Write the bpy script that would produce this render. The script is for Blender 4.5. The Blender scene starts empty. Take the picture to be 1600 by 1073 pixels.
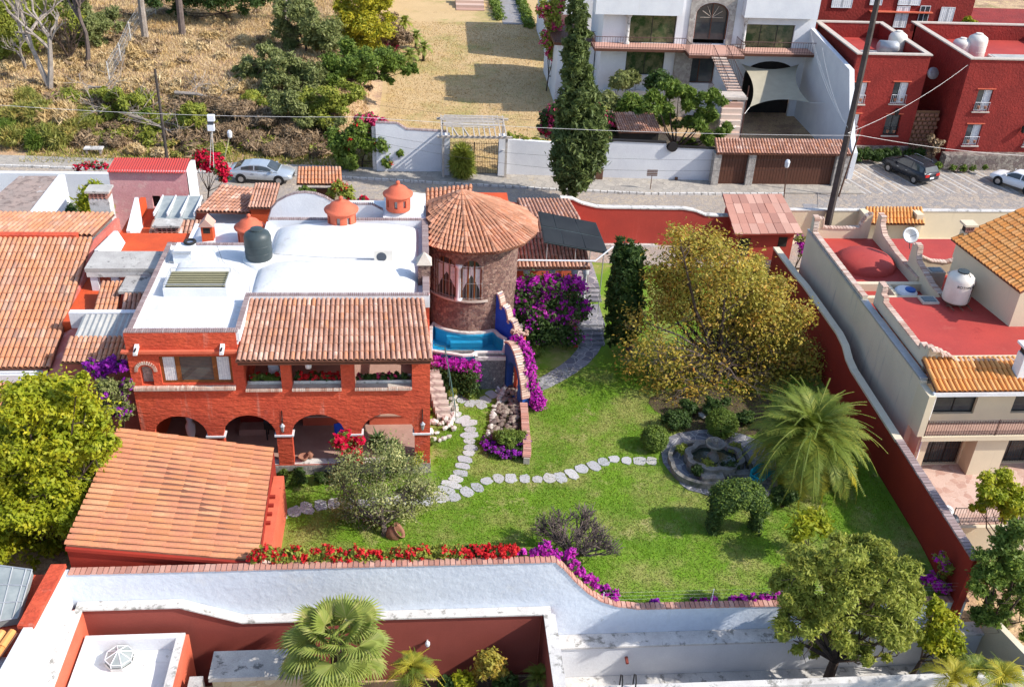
import bpy, bmesh, math, random
import numpy as np
from mathutils import Vector, Matrix
random.seed(7); RNG = np.random.default_rng(7)
scn = bpy.context.scene
col = scn.collection
rad = math.radians

# ------------------------------------------------------------------ camera
FPX, HC = 1570.0, 31.0
PI_, YA_, RO_ = rad(31.83), rad(6.09), rad(2.88)
_F = Vector((math.sin(YA_)*math.cos(PI_), math.cos(YA_)*math.cos(PI_), -math.sin(PI_)))
_R = Vector((math.cos(YA_), -math.sin(YA_), 0)); _U = _R.cross(_F)
_r = math.cos(RO_)*_R + math.sin(RO_)*_U; _u = -math.sin(RO_)*_R + math.cos(RO_)*_U
cam_d = bpy.data.cameras.new('camera'); cam = bpy.data.objects.new('camera', cam_d); col.objects.link(cam)
cam_d.sensor_width = 36; cam_d.lens = FPX/1600*36; cam_d.clip_end = 1500
cam.matrix_world = Matrix(((_r.x, _u.x, -_F.x, 0), (_r.y, _u.y, -_F.y, 0), (_r.z, _u.z, -_F.z, HC), (0, 0, 0, 1)))
scn.camera = cam
# ------------------------------------------------------------------ world, sun, exposure
SUN = Vector((1.0, -0.31, 0.86)).normalized()          # towards the sun
world = bpy.data.worlds.new('World'); scn.world = world; world.use_nodes = True
wn = world.node_tree.nodes; wl = world.node_tree.links
bg = wn['Background']; sky = wn.new('ShaderNodeTexSky'); sky.sky_type = 'NISHITA'; sky.sun_disc = False
sky.sun_elevation = math.asin(SUN.z); sky.sun_rotation = math.atan2(SUN.x, SUN.y)
wl.new(sky.outputs[0], bg.inputs[0]); bg.inputs[1].default_value = 0.15
sd = bpy.data.lights.new('sun', 'SUN'); sd.energy = 3.4; sd.angle = rad(0.6); sd.color = (1, .94, .85)
so = bpy.data.objects.new('sun', sd); col.objects.link(so); so.rotation_euler = SUN.to_track_quat('Z', 'Y').to_euler()
scn.view_settings.view_transform = 'Standard'; scn.view_settings.look = 'None'
scn.view_settings.exposure = 0.86; scn.view_settings.gamma = 1; scn.view_settings.use_curve_mapping = False

# ------------------------------------------------------------------ pixel -> place
CAM = Vector((0, 0, HC))
def ray(u, v): return _r*((u-800)/FPX) + _u*(-(v-536.5)/FPX) + _F
def P(u, v, z=0.0):
    r = ray(u, v); t = (z-HC)/r.z; return CAM + r*t
def PY(u, v, y):
    r = ray(u, v); return CAM + r*(y/r.y)
def PX(u, v, x):
    r = ray(u, v); return CAM + r*(x/r.x)
def sm(a, b, t):
    t = max(0., min(1., (t-a)/(b-a))); return t*t*(3-2*t)
def T(x, y):
    """height of the open ground"""
    if y < 29.1: return -3.4
    if y < 63: 
        if x > 22.7: return -1.8 if y < 33.4 else 1.0*sm(50, 60, y)
        return 1.0*sm(49.6, 55, y)*sm(6, 9, x)+(1.0*sm(50, 56, y)*(1-sm(6, 9, x)) if x > -8 else 0)-.3*(1-sm(29, 33, y))*sm(5, 8, x)
    z = 1.0
    if y > 73:
        left = 1-sm(-7, -4, x)
        z += left*(3.0*sm(76.5, 86, y) + .055*max(0, y-86))
        z += (1-left)*(.3*sm(74, 80, y)+.012*max(0, y-80))
        if x > 24: z = 1.0+.5*sm(76, 80, y)
    return z
def PT(u, v, dz=0):
    z = 1.0
    for _ in range(8):
        p = P(u, v, z+dz); z = .5*z+.5*T(p.x, p.y)
    return Vector((p.x, p.y, z+dz))

# ------------------------------------------------------------------ materials
def _n(nt, t, **k):
    n = nt.nodes.new(t)
    for a, b in k.items(): setattr(n, a, b)
    return n
def lin(h):
    if isinstance(h, str):
        h = h.lstrip('#'); c = [int(h[i:i+2], 16)/255 for i in (0, 2, 4)]
        return tuple((x/12.92 if x <= .04045 else ((x+.055)/1.055)**2.4) for x in c)+(1,)
    return tuple(h)+(1,) if len(h) == 3 else tuple(h)
def M(name, c1, c2=None, sc=3.0, rough=.8, bump=0, bsc=20, rnd=None, stain=None, metal=0, fine=.12, bdist=.03, trans=0, vert=False, spec=.35, brick=None, voro=None, streak=None, alpha=None, stroke=0):
    m = bpy.data.materials.new(name); m.use_nodes = True; nt = m.node_tree; L = nt.links
    b = nt.nodes['Principled BSDF']; b.inputs['Roughness'].default_value = rough; b.inputs['Metallic'].default_value = metal
    b.inputs['Specular IOR Level'].default_value = spec
    geo = _n(nt, 'ShaderNodeNewGeometry'); pos = geo.outputs['Position']
    def noise(s, d=4, vec=None, r=.6):
        n = _n(nt, 'ShaderNodeTexNoise'); n.inputs['Scale'].default_value = s; n.inputs['Detail'].default_value = d; n.inputs['Roughness'].default_value = r
        L.new(vec or pos, n.inputs['Vector']); return n.outputs['Fac']
    def ramp(f, stops):
        r = _n(nt, 'ShaderNodeValToRGB'); e = r.color_ramp.elements
        while len(e) < len(stops): e.new(.5)
        for i, (p, c) in enumerate(stops): e[i].position = p; e[i].color = lin(c) if not isinstance(c, float) else (c, c, c, 1)
        L.new(f, r.inputs[0]); return r.outputs[0]
    def mix(f, a, c, bt='MIX'):
        x = _n(nt, 'ShaderNodeMix', data_type='RGBA', blend_type=bt)
        for s, v in ((x.inputs[0], f), (x.inputs[6], a), (x.inputs[7], c)):
            if isinstance(v, (int, float)): s.default_value = v
            elif isinstance(v, tuple): s.default_value = v
            else: L.new(v, s)
        return x.outputs[2]
    if rnd:
        oi = _n(nt, 'ShaderNodeObjectInfo')
        a = _n(nt, 'ShaderNodeMath', operation='ADD'); L.new(oi.outputs['Random'], a.inputs[0]); L.new(geo.outputs['Random Per Island'], a.inputs[1])
        f = _n(nt, 'ShaderNodeMath', operation='FRACT'); L.new(a.outputs[0], f.inputs[0])
        c = ramp(f.outputs[0], [((i+.5)/len(rnd), x) for i, x in enumerate(rnd)])
        if c2 is not None: c = mix(ramp(noise(sc), [(.4, 0.), (.62, 1.)]), c, lin(c2))
    else:
        c = lin(c1)
        c = mix(ramp(noise(sc), [(.36, 0.), (.64, 1.)]), c, lin(c2 if c2 is not None else c1))
    if voro:   # (scale, joint colour, width, second stone colour) crazy paving / rubble
        v = _n(nt, 'ShaderNodeTexVoronoi', feature='DISTANCE_TO_EDGE'); v.inputs['Scale'].default_value = voro[0]; L.new(pos, v.inputs['Vector'])
        v2 = _n(nt, 'ShaderNodeTexVoronoi'); v2.inputs['Scale'].default_value = voro[0]; L.new(pos, v2.inputs['Vector'])
        bw = _n(nt, 'ShaderNodeRGBToBW'); L.new(v2.outputs['Color'], bw.inputs[0])
        c = mix(ramp(bw.outputs[0], [(.3, 0.), (.7, 1.)]), c, lin(voro[3]))
        edge = ramp(v.outputs['Distance'], [(0, 0.), (voro[2], 1.)])
        c = mix(edge, lin(voro[1]), c)
    if stain:
        for (sc_, s0, s1, cc) in (stain if isinstance(stain, list) else [stain]):
            c = mix(ramp(noise(sc_, 6, None, .7), [(s0, 0.), (s1, 1.)]), c, lin(cc))
    if streak:  # vertical runs of dirt
        mp = _n(nt, 'ShaderNodeMapping'); mp.inputs['Scale'].default_value = (2.2, 2.2, .22); L.new(pos, mp.inputs[0])
        c = mix(ramp(noise(1.0, 5, mp.outputs[0], .7), [(streak[0], 0.), (streak[1], 1.)]), c, lin(streak[2]))
    if fine:
        g = ramp(noise(bsc*1.7, 3), [(.25, 1-fine*1.6), (.75, 1+fine)])
        c = mix(1.0, c, g, 'MULTIPLY')
    if isinstance(c, tuple): b.inputs['Base Color'].default_value = c
    else: L.new(c, b.inputs['Base Color'])
    if bump:
        vec_ = None
        if stroke:
            mp2 = _n(nt, 'ShaderNodeMapping'); mp2.inputs['Scale'].default_value = (.55, .55, stroke*.55); L.new(pos, mp2.inputs[0]); vec_ = mp2.outputs[0]
        h = noise(bsc, 5, vec_)
        if voro:
            ad = _n(nt, 'ShaderNodeMath', operation='MULTIPLY_ADD'); L.new(edge, ad.inputs[0]); ad.inputs[1].default_value = .6; L.new(h, ad.inputs[2]); h = ad.outputs[0]
        bp = _n(nt, 'ShaderNodeBump'); bp.inputs['Strength'].default_value = bump; bp.inputs['Distance'].default_value = bdist
        L.new(h, bp.inputs['Height']); L.new(bp.outputs[0], b.inputs['Normal'])
    if trans:
        tr = _n(nt, 'ShaderNodeBsdfTranslucent'); ms = _n(nt, 'ShaderNodeMixShader'); ms.inputs[0].default_value = trans
        if isinstance(c, tuple): tr.inputs[0].default_value = c
        else: L.new(c, tr.inputs[0])
        out = nt.nodes['Material Output']; L.new(b.outputs[0], ms.inputs[1]); L.new(tr.outputs[0], ms.inputs[2]); L.new(ms.outputs[0], out.inputs[0])
    return m

MT = dict(
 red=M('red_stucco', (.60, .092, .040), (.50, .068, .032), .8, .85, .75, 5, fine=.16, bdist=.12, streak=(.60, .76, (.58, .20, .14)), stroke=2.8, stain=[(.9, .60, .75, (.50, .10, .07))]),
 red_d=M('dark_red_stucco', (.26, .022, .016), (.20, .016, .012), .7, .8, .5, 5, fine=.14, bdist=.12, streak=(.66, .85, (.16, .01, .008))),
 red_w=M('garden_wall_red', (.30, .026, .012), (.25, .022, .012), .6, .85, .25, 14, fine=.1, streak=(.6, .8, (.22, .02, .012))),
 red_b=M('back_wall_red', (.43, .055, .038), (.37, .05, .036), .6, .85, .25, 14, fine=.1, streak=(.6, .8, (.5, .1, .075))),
 brick_red=M('matt_brown_red', (.27, .062, .045), (.24, .055, .04), .5, .85, .2, 20, fine=.06, streak=(.6, .85, (.22, .045, .03))),
 red_roof=M('red_waterproofed_roof', (.42, .050, .038), (.35, .042, .034), .5, .7, .15, 10, stain=[(1.1, .58, .72, (.40, .075, .055)), (.7, .62, .7, (.26, .02, .02))], fine=.08),
 pinkred=M('sun_faded_red_wall', (.56, .17, .13), (.48, .12, .09), .9, .85, .4, 8, stain=[(1.2, .55, .68, (.62, .28, .24))], fine=.1),
 pink=M('faded_pink_plaster', (.70, .36, .36), (.62, .29, .30), 1.2, .9, .5, 9, stain=[(1.8, .55, .66, (.70, .45, .42)), (3.3, .62, .7, (.42, .15, .14))], fine=.1),
 orange=M('orange_plaster', (.60, .085, .022), (.5, .07, .02), 1, .8, .3, 10, fine=.1),
 coral=M('coral_plaster', (.62, .14, .075), (.54, .115, .06), 1.4, .8, .25, 14, fine=.1),
 white=M('white_paint', (.69, .70, .72), (.62, .63, .66), .7, .8, .3, 9, fine=.04, bdist=.04, streak=(.63, .8, (.6, .6, .58))),
 white_r=M('rough_white_plaster', (.60, .65, .72), (.54, .59, .67), .5, .85, .35, 3.2, stain=[(.5, .60, .72, (.60, .63, .67)), (2.2, .66, .74, (.42, .44, .47))], fine=.04, bdist=.10, streak=(.62, .82, (.50, .52, .55))),  # bluish base colour puts the wall's cool shade into the white
 white_roof=M('white_roof_coat', (.70, .70, .70), (.62, .63, .64), .6, .7, .25, 4, stain=[(1.5, .56, .70, (.52, .50, .47)), (.7, .58, .66, (.57, .57, .55)), (4, .64, .70, (.40, .38, .35))], fine=.04),
 cream=M('cream_plaster', (.66, .56, .40), (.6, .51, .37), .5, .85, .2, 18, fine=.05, streak=(.62, .85, (.5, .42, .3))),
 grey_pl=M('grey_plaster', (.68, .60, .46), (.62, .54, .41), .6, .9, .3, 16, fine=.07, streak=(.58, .8, (.36, .34, .30))),
 f_stone=M('dark_fountain_stone', (.20, .19, .17), (.13, .12, .11), 2, .9, .5, 12, stain=(2, .55, .65, (.08, .09, .06)), fine=.2),
 conc=M('stained_concrete', (.46, .44, .41), (.36, .34, .32), 1.1, .9, .4, 14, stain=[(1.6, .56, .64, (.13, .125, .12)), (.9, .58, .7, (.6, .58, .55))], fine=.14),
 conc_w=M('weathered_white_coping', (.62, .60, .57), (.5, .48, .46), 1.4, .9, .3, 14, stain=[(2.4, .54, .63, (.25, .24, .22))], fine=.1),
 conc_o=M('brown_stained_concrete', (.36, .27, .23), (.30, .24, .21), 1.4, .9, .3, 14, stain=[(2, .5, .6, (.20, .15, .13)), (1.3, .6, .7, (.45, .42, .4))], fine=.1),
 stone=M('rubble_stone', (.24, .20, .17), (.34, .30, .26), 2, .9, .9, 10, voro=(3.2, (.16, .13, .11), .05, (.17, .13, .12)), fine=.15, bdist=.08),
 stone_p=M('purple_rubble_stone', (.27, .15, .115), (.38, .25, .20), 2, .9, 1, 12, voro=(6.5, (.34, .26, .21), .05, (.17, .09, .08)), fine=.2, bdist=.08),
 stone_g=M('grey_slate_wall', (.12, .12, .13), (.2, .2, .2), 4, .8, .9, 20, voro=(7, (.05, .05, .05), .05, (.22, .22, .22)), fine=.2),
 stone_l=M('light_rubble', (.47, .44, .40), (.36, .33, .3), 2, .9, .8, 12, voro=(4.5, (.3, .28, .25), .05, (.3, .27, .25)), fine=.12),
 flag=M('grey_flagstone', (.30, .30, .32), (.2, .2, .225), 2, .8, .6, 8, voro=(1.9, (.48, .46, .44), .045, (.15, .15, .18)), fine=.14, bdist=.04),
 pave=M('grey_paving_stone', (.30, .29, .30), (.24, .23, .24), 2, .85, .5, 9, voro=(1.3, (.16, .15, .15), .02, (.27, .25, .24)), fine=.15),
 step_s=M('stepping_stone', 0, None, rnd=[(.40, .40, .42), (.48, .47, .46), (.33, .34, .37), (.44, .42, .40)], rough=.85, bump=.5, bsc=12, fine=.12),
 rock=M('pale_rock', 0, None, rnd=[(.52, .48, .42), (.42, .38, .33), (.60, .57, .52)], rough=.9, bump=.8, bsc=9, fine=.15, bdist=.06),
 rock_d=M('dark_rock', 0, None, rnd=[(.2, .15, .12), (.12, .09, .08), (.30, .25, .20)], rough=.8, bump=.8, bsc=9, fine=.2, bdist=.06),
 brick=M('pink_brick', 0, None, rnd=[(.50, .25, .19), (.42, .20, .15), (.56, .33, .26), (.36, .18, .14)], rough=.9, bump=.3, bsc=30, fine=.15),
 brick_o=M('pale_coping_brick', 0, None, rnd=[(.58, .42, .34), (.50, .34, .27), (.64, .52, .44), (.44, .27, .21)], rough=.9, bump=.3, bsc=30, fine=.15),
 brick_g=M('greyed_brick', 0, None, rnd=[(.30, .22, .21), (.25, .18, .18), (.36, .28, .27)], rough=.9, bump=.3, bsc=30, fine=.15),
 tile_p=M('pale_clay_tile', 0, (.36, .18, .12), 1.6, rnd=[(.50, .27, .19), (.58, .33, .24), (.45, .22, .15), (.62, .42, .33), (.52, .22, .11), (.42, .23, .17)], rough=.85, bump=.3, bsc=25, fine=.16),
 tile_t=M('tower_clay_tile', 0, (.36, .17, .10), 1.2, rnd=[(.50, .22, .13), (.56, .27, .17), (.44, .18, .10), (.60, .34, .23), (.50, .21, .11)], rough=.85, bump=.3, bsc=25, fine=.16),
 tile_o=M('orange_clay_tile', 0, (.52, .22, .11), .9, rnd=[(.54, .26, .15), (.60, .32, .19), (.48, .21, .12), (.56, .30, .20), (.32, .18, .13), (.60, .36, .25), (.42, .20, .13)], rough=.85, bump=.2, bsc=25, fine=.12),
 tile_g=M('garage_clay_tile', 0, (.50, .20, .11), 1.0, rnd=[(.54, .225, .10), (.58, .26, .125), (.48, .19, .085), (.55, .24, .11), (.60, .29, .15)], rough=.85, bump=.3, bsc=12, fine=.14),
 tile_y=M('yellow_orange_tile', 0, (.60, .27, .08), 1.5, rnd=[(.66, .26, .06), (.70, .32, .10), (.58, .21, .05), (.68, .36, .14)], rough=.8, bump=.2, bsc=25, fine=.1),
 deck=M('tile_bed', (.20, .085, .05), (.15, .06, .04), 3, .95, .3, 20),
 floor_t=M('clay_floor', (.42, .27, .22), (.36, .22, .18), 1.5, .6, .1, 10, fine=.08),
 floor_p=M('patio_flag', (.50, .32, .25), (.42, .25, .2), 2, .8, .3, 9, voro=(2.6, (.6, .46, .38), .03, (.56, .40, .33)), fine=.1),
 sand=M('dusty_road', (.46, .37, .27), (.40, .33, .26), .5, .95, .6, 9, stain=[(.6, .52, .7, (.36, .30, .25))], fine=.25, bdist=.05),
 cobble=M('cobbled_street', (.36, .30, .25), (.46, .38, .29), .35, .9, .7, 8, voro=(5, (.28, .23, .18), .06, (.33, .29, .26)), fine=.15),
 side=M('stone_sidewalk', (.36, .33, .29), (.3, .27, .24), .7, .9, .5, 9, voro=(2.2, (.22, .2, .18), .04, (.40, .36, .31)), stain=(1, .6, .7, (.48, .38, .25)), fine=.15),
 park=M('cobble_parking', (.36, .31, .27), (.44, .36, .28), .5, .9, .7, 9, voro=(3.6, (.22, .19, .17), .06, (.28, .26, .25)), fine=.15),
 park_l=M('pale_parking_line', (.50, .48, .45), (.42, .4, .38), 3, .9, .4, 9, fine=.1),
 dark=M('painted_interior_shade', (.02, .017, .015), (.03, .025, .02), 2, .9, fine=0),  # near-black colour carries the shade inside rooms and openings
 black=M('black_iron', (.015, .013, .013), None, rough=.5, fine=0),
 iron=M('brown_iron', (.07, .03, .025), None, rough=.6, fine=0),
 rust=M('rusty_iron', (.15, .07, .04), (.09, .045, .03), 6, .8, fine=.1),
 galv=M('galvanised_metal', (.45, .46, .47), (.38, .39, .4), 4, .45, metal=.4, fine=.05),
 glass=M('window_glass', (.035, .042, .05), (.06, .07, .07), 1.2, .06, spec=.6, fine=0),
 glass_g=M('window_glass_painted_reflection', (.05, .07, .03), (.16, .15, .08), 1.4, .08, spec=.6, fine=0, stain=(1.1, .5, .6, (.03, .06, .02))),  # green and ochre mottling paints a reflection into the glass
 glass_l=M('skylight_glass', (.25, .28, .28), (.33, .36, .35), 2, .12, spec=.6, fine=0),
 curtain=M('white_curtain', (.72, .72, .72), (.55, .56, .6), 7, .9, fine=.06),
 wood=M('varnished_wood', (.22, .075, .02), (.15, .05, .015), 6, .5, fine=.1),
 wood_d=M('brown_door_wood', (.115, .043, .025), (.09, .035, .02), 4, .7, .2, 20, fine=.12),
 wood_w=M('weathered_wood', (.42, .36, .30), (.5, .46, .42), 5, .9, .3, 20, fine=.15),
 pole=M('dark_pole_wood', (.075, .06, .055), (.05, .04, .035), 3, .8, .3, 20, fine=.2),
 pastel=M('white_sheet', (.72, .74, .78), None, rough=.8, fine=.03),
 blue=M('cobalt_paint', (.015, .09, .62), (.012, .07, .50), 1.5, .5, .1, 12, fine=.06),
 blue2=M('worn_blue_paint', (.02, .09, .34), (.03, .11, .36), 2, .6, .2, 12, fine=.1),
 pool_in=M('pool_plaster', (.04, .42, .64), (.03, .36, .58), 1, .6, fine=.04),
 turq=M('turquoise_bench_paint', (.0, .30, .42), (.01, .26, .36), 5, .6, .2, 20, fine=.1),
 tank=M('dark_grey_plastic', (.035, .05, .055), (.045, .06, .065), 2, .45, fine=.04),
 tank_w=M('cream_plastic', (.68, .64, .58), (.6, .56, .5), 2, .5, fine=.05),
 panel=M('solar_collector_black', (.012, .014, .017), (.018, .021, .024), 1, .55, .15, 3, spec=.25, fine=0),
 sail=M('khaki_shade_cloth', (.40, .36, .27), (.36, .325, .245), 1.5, .9, .1, 30, fine=.05),
 corr_r=M('red_corrugated_sheet', (.46, .045, .035), (.40, .05, .04), 1.5, .6, fine=.08),
 corr_g=M('grey_corrugated_sheet', (.42, .42, .40), (.34, .34, .33), 1.5, .6, fine=.1, stain=(2, .56, .68, (.5, .46, .4))),
 silver=M('silver_car_paint', (.50, .55, .60), None, rough=.25, metal=.5, fine=0),
 dgrey=M('graphite_car_paint', (.035, .04, .05), None, rough=.22, metal=.4, fine=0),
 wcar=M('white_car_paint', (.74, .76, .78), None, rough=.3, fine=0),
 tyre=M('tyre_rubber', (.018, .018, .018), None, rough=.8, fine=0),
 rim=M('alloy', (.4, .4, .4), None, rough=.3, metal=.7, fine=0),
 tail=M('red_tail_lamp', (.45, .015, .012), None, rough=.2, fine=0),
 lamp=M('clear_lamp', (.6, .62, .65), None, rough=.15, fine=0),
 plum=M('terracotta_pot', (.33, .15, .095), (.26, .12, .08), 5, .8, fine=.1),
 bark=M('brown_bark', (.085, .055, .04), (.05, .035, .028), 5, .95, .6, 14, fine=.2),
 bark_p=M('pale_bark', (.36, .31, .27), (.24, .20, .17), 2.5, .95, .5, 10, fine=.2),
 bark_g=M('grey_twig', (.17, .13, .115), (.11, .085, .075), 4, .95, fine=.2),
 dirt=M('garden_soil', (.10, .065, .04), (.07, .05, .03), 2, .95, .6, 10, fine=.2),
 wire=M('black_cable', (.03, .03, .03), None, rough=.6, fine=0),
 wire_l=M('pale_cable', (.62, .6, .58), None, rough=.6, fine=0),
 slat=M('yellowed_slat', (.46, .42, .24), (.4, .37, .22), 2, .6, fine=.06),
 mortar=M('pale_mortar', (.52, .46, .4), (.44, .38, .33), 3, .95, .3, 20, fine=.1),
 sign=M('dark_sign_face', (.06, .07, .09), None, rough=.5, fine=0),
 lime=M('clipped_top_hedge', (.16, .36, .03), (.12, .28, .02), 2, .95, fine=.2),
)
def leafmat(name, cols, big, sc=1.1, tr=.35):
    return M(name, 0, big, sc, rnd=cols, rough=.55, trans=tr, fine=0, spec=.25)
LM = dict(
 lime=leafmat('yellow_green_leaves', [(.34, .35, .015), (.46, .43, .02), (.22, .27, .015), (.55, .48, .025), (.38, .38, .018)], (.24, .29, .015)),
 dark=leafmat('dark_green_leaves', [(.05, .095, .022), (.075, .13, .028), (.035, .07, .018), (.10, .16, .035)], (.05, .09, .02)),
 mid=leafmat('mid_green_leaves', [(.13, .20, .03), (.19, .27, .035), (.09, .15, .022), (.24, .30, .05)], (.12, .18, .03)),
 olive=leafmat('olive_leaves', [(.24, .26, .04), (.33, .33, .05), (.16, .19, .03), (.44, .42, .07), (.24, .30, .04)], (.28, .32, .05)),
 grey=leafmat('grey_green_leaves', [(.22, .25, .08), (.29, .31, .11), (.15, .18, .05), (.33, .33, .14)], (.19, .22, .07)),
 gold=leafmat('golden_autumn_leaves', [(.56, .33, .04), (.62, .41, .06), (.42, .33, .04), (.48, .20, .04), (.60, .44, .10), (.24, .26, .04), (.44, .36, .05), (.30, .17, .05)], (.34, .30, .045), .8),
 yellow=leafmat('bright_yellow_leaves', [(.48, .40, .02), (.56, .46, .03), (.30, .32, .03), (.22, .27, .03)], (.40, .37, .03)),
 dry=leafmat('dry_brush', [(.30, .20, .11), (.22, .15, .09), (.38, .27, .16), (.18, .13, .08)], (.25, .17, .10), 1.1, .1),
 straw=leafmat('dry_straw', [(.58, .43, .22), (.66, .51, .29), (.44, .31, .16), (.56, .44, .26)], (.48, .33, .14), .5, .1),
 gstraw=leafmat('yellowing_grass_clump', [(.32, .30, .07), (.42, .33, .09), (.18, .22, .05), (.48, .32, .10)], (.22, .24, .05), .5, .2),
 red=leafmat('scarlet_bracts', [(.62, .02, .02), (.72, .03, .03), (.48, .015, .02)], (.60, .02, .03)),
 pinkf=leafmat('pink_bracts', [(.62, .04, .17), (.70, .08, .22), (.5, .03, .12)], (.60, .05, .16)),
 crims=leafmat('crimson_bracts', [(.62, .005, .05), (.74, .01, .07), (.5, .005, .035)], (.62, .006, .05)),
 mag=leafmat('magenta_bracts', [(.50, .02, .40), (.64, .03, .50), (.36, .012, .30), (.72, .12, .60), (.55, .03, .36)], (.46, .016, .40)),
 purp=leafmat('purple_bracts', [(.30, .02, .42), (.40, .04, .50), (.22, .012, .30)], (.30, .015, .38)),
 cream=leafmat('cream_blossom', [(.50, .48, .20), (.58, .56, .28), (.36, .36, .12)], (.42, .42, .16)),
 palm=leafmat('palm_leaflets', [(.13, .18, .025), (.21, .25, .03), (.07, .12, .018), (.32, .31, .05)], (.15, .20, .025), .8, .25),
 fan=leafmat('fan_leaves', [(.26, .32, .06), (.36, .38, .09), (.17, .24, .04), (.42, .40, .14)], (.24, .29, .06), .8, .35),
 goldp=leafmat('yellow_palm_leaflets', [(.42, .36, .03), (.52, .42, .03), (.25, .28, .03)], (.36, .32, .03), .8, .3),
 cyp=leafmat('cypress_sprays', [(.09, .13, .035), (.13, .17, .045), (.06, .09, .026), (.16, .20, .05)], (.09, .12, .035), .9, .25),
 blade=leafmat('grass_blades', [(.17, .31, .018), (.22, .35, .022), (.14, .27, .014), (.24, .33, .03)], (.31, .32, .09), .30, .3),
)

# ------------------------------------------------------------------ objects
ORG = {}
def _org(p): return ORG.get(p.name, Vector((0, 0, 0))) if p else Vector((0, 0, 0))
def tag(o, label=None, cat=None, group=None, kind=None):
    if label: o['label'] = label
    if cat: o['category'] = cat
    if group: o['group'] = group
    if kind: o['kind'] = kind
    return o
def thing(name, label, cat, loc=(0, 0, 0), group=None):
    o = bpy.data.objects.new(name, None); col.objects.link(o); o.location = loc; o.empty_display_size = .2
    ORG[o.name] = Vector(loc)
    return tag(o, label, cat, group)
def link(name, me, parent=None):
    o = bpy.data.objects.new(name, me); col.objects.link(o)
    if parent: o.parent = parent; ORG[o.name] = _org(parent)
    return o

class MB:
    def __init__(s, fr=None): s.v = []; s.f = []; s.mi = []; s.fr = fr; s.m = 0; s.sm = False
    def add(s, vs, fs):
        n = len(s.v)
        s.v += [tuple(s.fr(*p)) if s.fr else tuple(p) for p in vs]
        s.f += [tuple(n+i for i in f) for f in fs]; s.mi += [s.m]*len(fs)
        return s
    def box(s, a, b):
        x0, y0, z0 = a; x1, y1, z1 = b
        return s.add([(x0, y0, z0), (x1, y0, z0), (x1, y1, z0), (x0, y1, z0), (x0, y0, z1), (x1, y0, z1), (x1, y1, z1), (x0, y1, z1)],
              [(0, 3, 2, 1), (4, 5, 6, 7), (0, 1, 5, 4), (1, 2, 6, 5), (2, 3, 7, 6), (3, 0, 4, 7)])
    def hexa(s, b, t):
        return s.add(list(b)+list(t), [(3, 2, 1, 0), (4, 5, 6, 7), (0, 1, 5, 4), (1, 2, 6, 5), (2, 3, 7, 6), (3, 0, 4, 7)])
    def slab(s, pts, z0, z1=None):
        """polygon pts (x,y[,z]) extruded down by thickness (z0 = thickness if z1 None)"""
        n = len(pts)
        if z1 is None: top = [tuple(p) for p in pts]; bot = [(p[0], p[1], p[2]-z0) for p in pts]
        else: top = [(p[0], p[1], z1) for p in pts]; bot = [(p[0], p[1], z0) for p in pts]
        return s.add(bot+top, [tuple(range(n-1, -1, -1)), tuple(range(n, 2*n))]+[(i, (i+1) % n, n+(i+1) % n, n+i) for i in range(n)])
    def poly(s, pts): return s.add(pts, [tuple(range(len(pts)))])
    def tube(s, pts, r, n=6, cap=True):
        pts = [Vector(p) for p in pts]; k = len(pts); vs = []; up = Vector((0, 0, 1))
        for i, p in enumerate(pts):
            d = (pts[min(i+1, k-1)]-pts[max(i-1, 0)]); d = d.normalized() if d.length > 1e-9 else up
            a = d.cross(up if abs(d.z) < .95 else Vector((1, 0, 0))).normalized(); b = a.cross(d)
            rr = r[i] if isinstance(r, (list, tuple)) else r
            vs += [p+(a*math.cos(t*2*math.pi/n)+b*math.sin(t*2*math.pi/n))*rr for t in range(n)]
        fs = [(i*n+j, i*n+(j+1) % n, (i+1)*n+(j+1) % n, (i+1)*n+j) for i in range(k-1) for j in range(n)]
        if cap: fs += [tuple(range(n-1, -1, -1)), tuple((k-1)*n+j for j in range(n))]
        return s.add(vs, fs)
    def lathe(s, c, prof, n=24, a0=0, a1=2*math.pi, sx=1, sy=1):
        full = abs(a1-a0-2*math.pi) < 1e-6; m = n if full else n+1; vs = []
        for (r, z) in prof:
            for j in range(m):
                t = a0+(a1-a0)*j/n; vs.append((c[0]+r*math.cos(t)*sx, c[1]+r*math.sin(t)*sy, c[2]+z))
        fs = [(i*m+j, i*m+(j+1) % m, (i+1)*m+(j+1) % m, (i+1)*m+j) for i in range(len(prof)-1) for j in range(n)]
        return s.add(vs, fs)
    def build(s, name, mat, parent=None, smooth=None, **tg):
        me = bpy.data.meshes.new(name); og = _org(parent)
        me.from_pydata([(p[0]-og.x, p[1]-og.y, p[2]-og.z) for p in s.v], [], s.f)
        for k in (mat if isinstance(mat, (list, tuple)) else [mat]): me.materials.append(MT[k] if isinstance(k, str) and k in MT else LM[k] if isinstance(k, str) else k)
        if any(s.mi): me.polygons.foreach_set('material_index', s.mi)
        if smooth or s.sm: me.polygons.foreach_set('use_smooth', [True]*len(me.polygons))
        me.update(); o = link(name, me, parent)
        return tag(o, **tg) if tg else o
def FR(ox, oy, dx=1, dy=0):
    """wall frame: s along (dx,dy), n outwards (right-hand side), z up"""
    l = math.hypot(dx, dy); dx /= l; dy /= l
    return lambda s, n, z: (ox+s*dx+n*dy, oy+s*dy-n*dx, z)
def interp(prof, s):
    if not isinstance(prof, (list, tuple)): return prof
    if s <= prof[0][0]: return prof[0][1]
    for (a, b), (c, d) in zip(prof, prof[1:]):
        if s <= c: return b+(d-b)*(s-a)/(c-a) if c > a else d
    return prof[-1][1]
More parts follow.
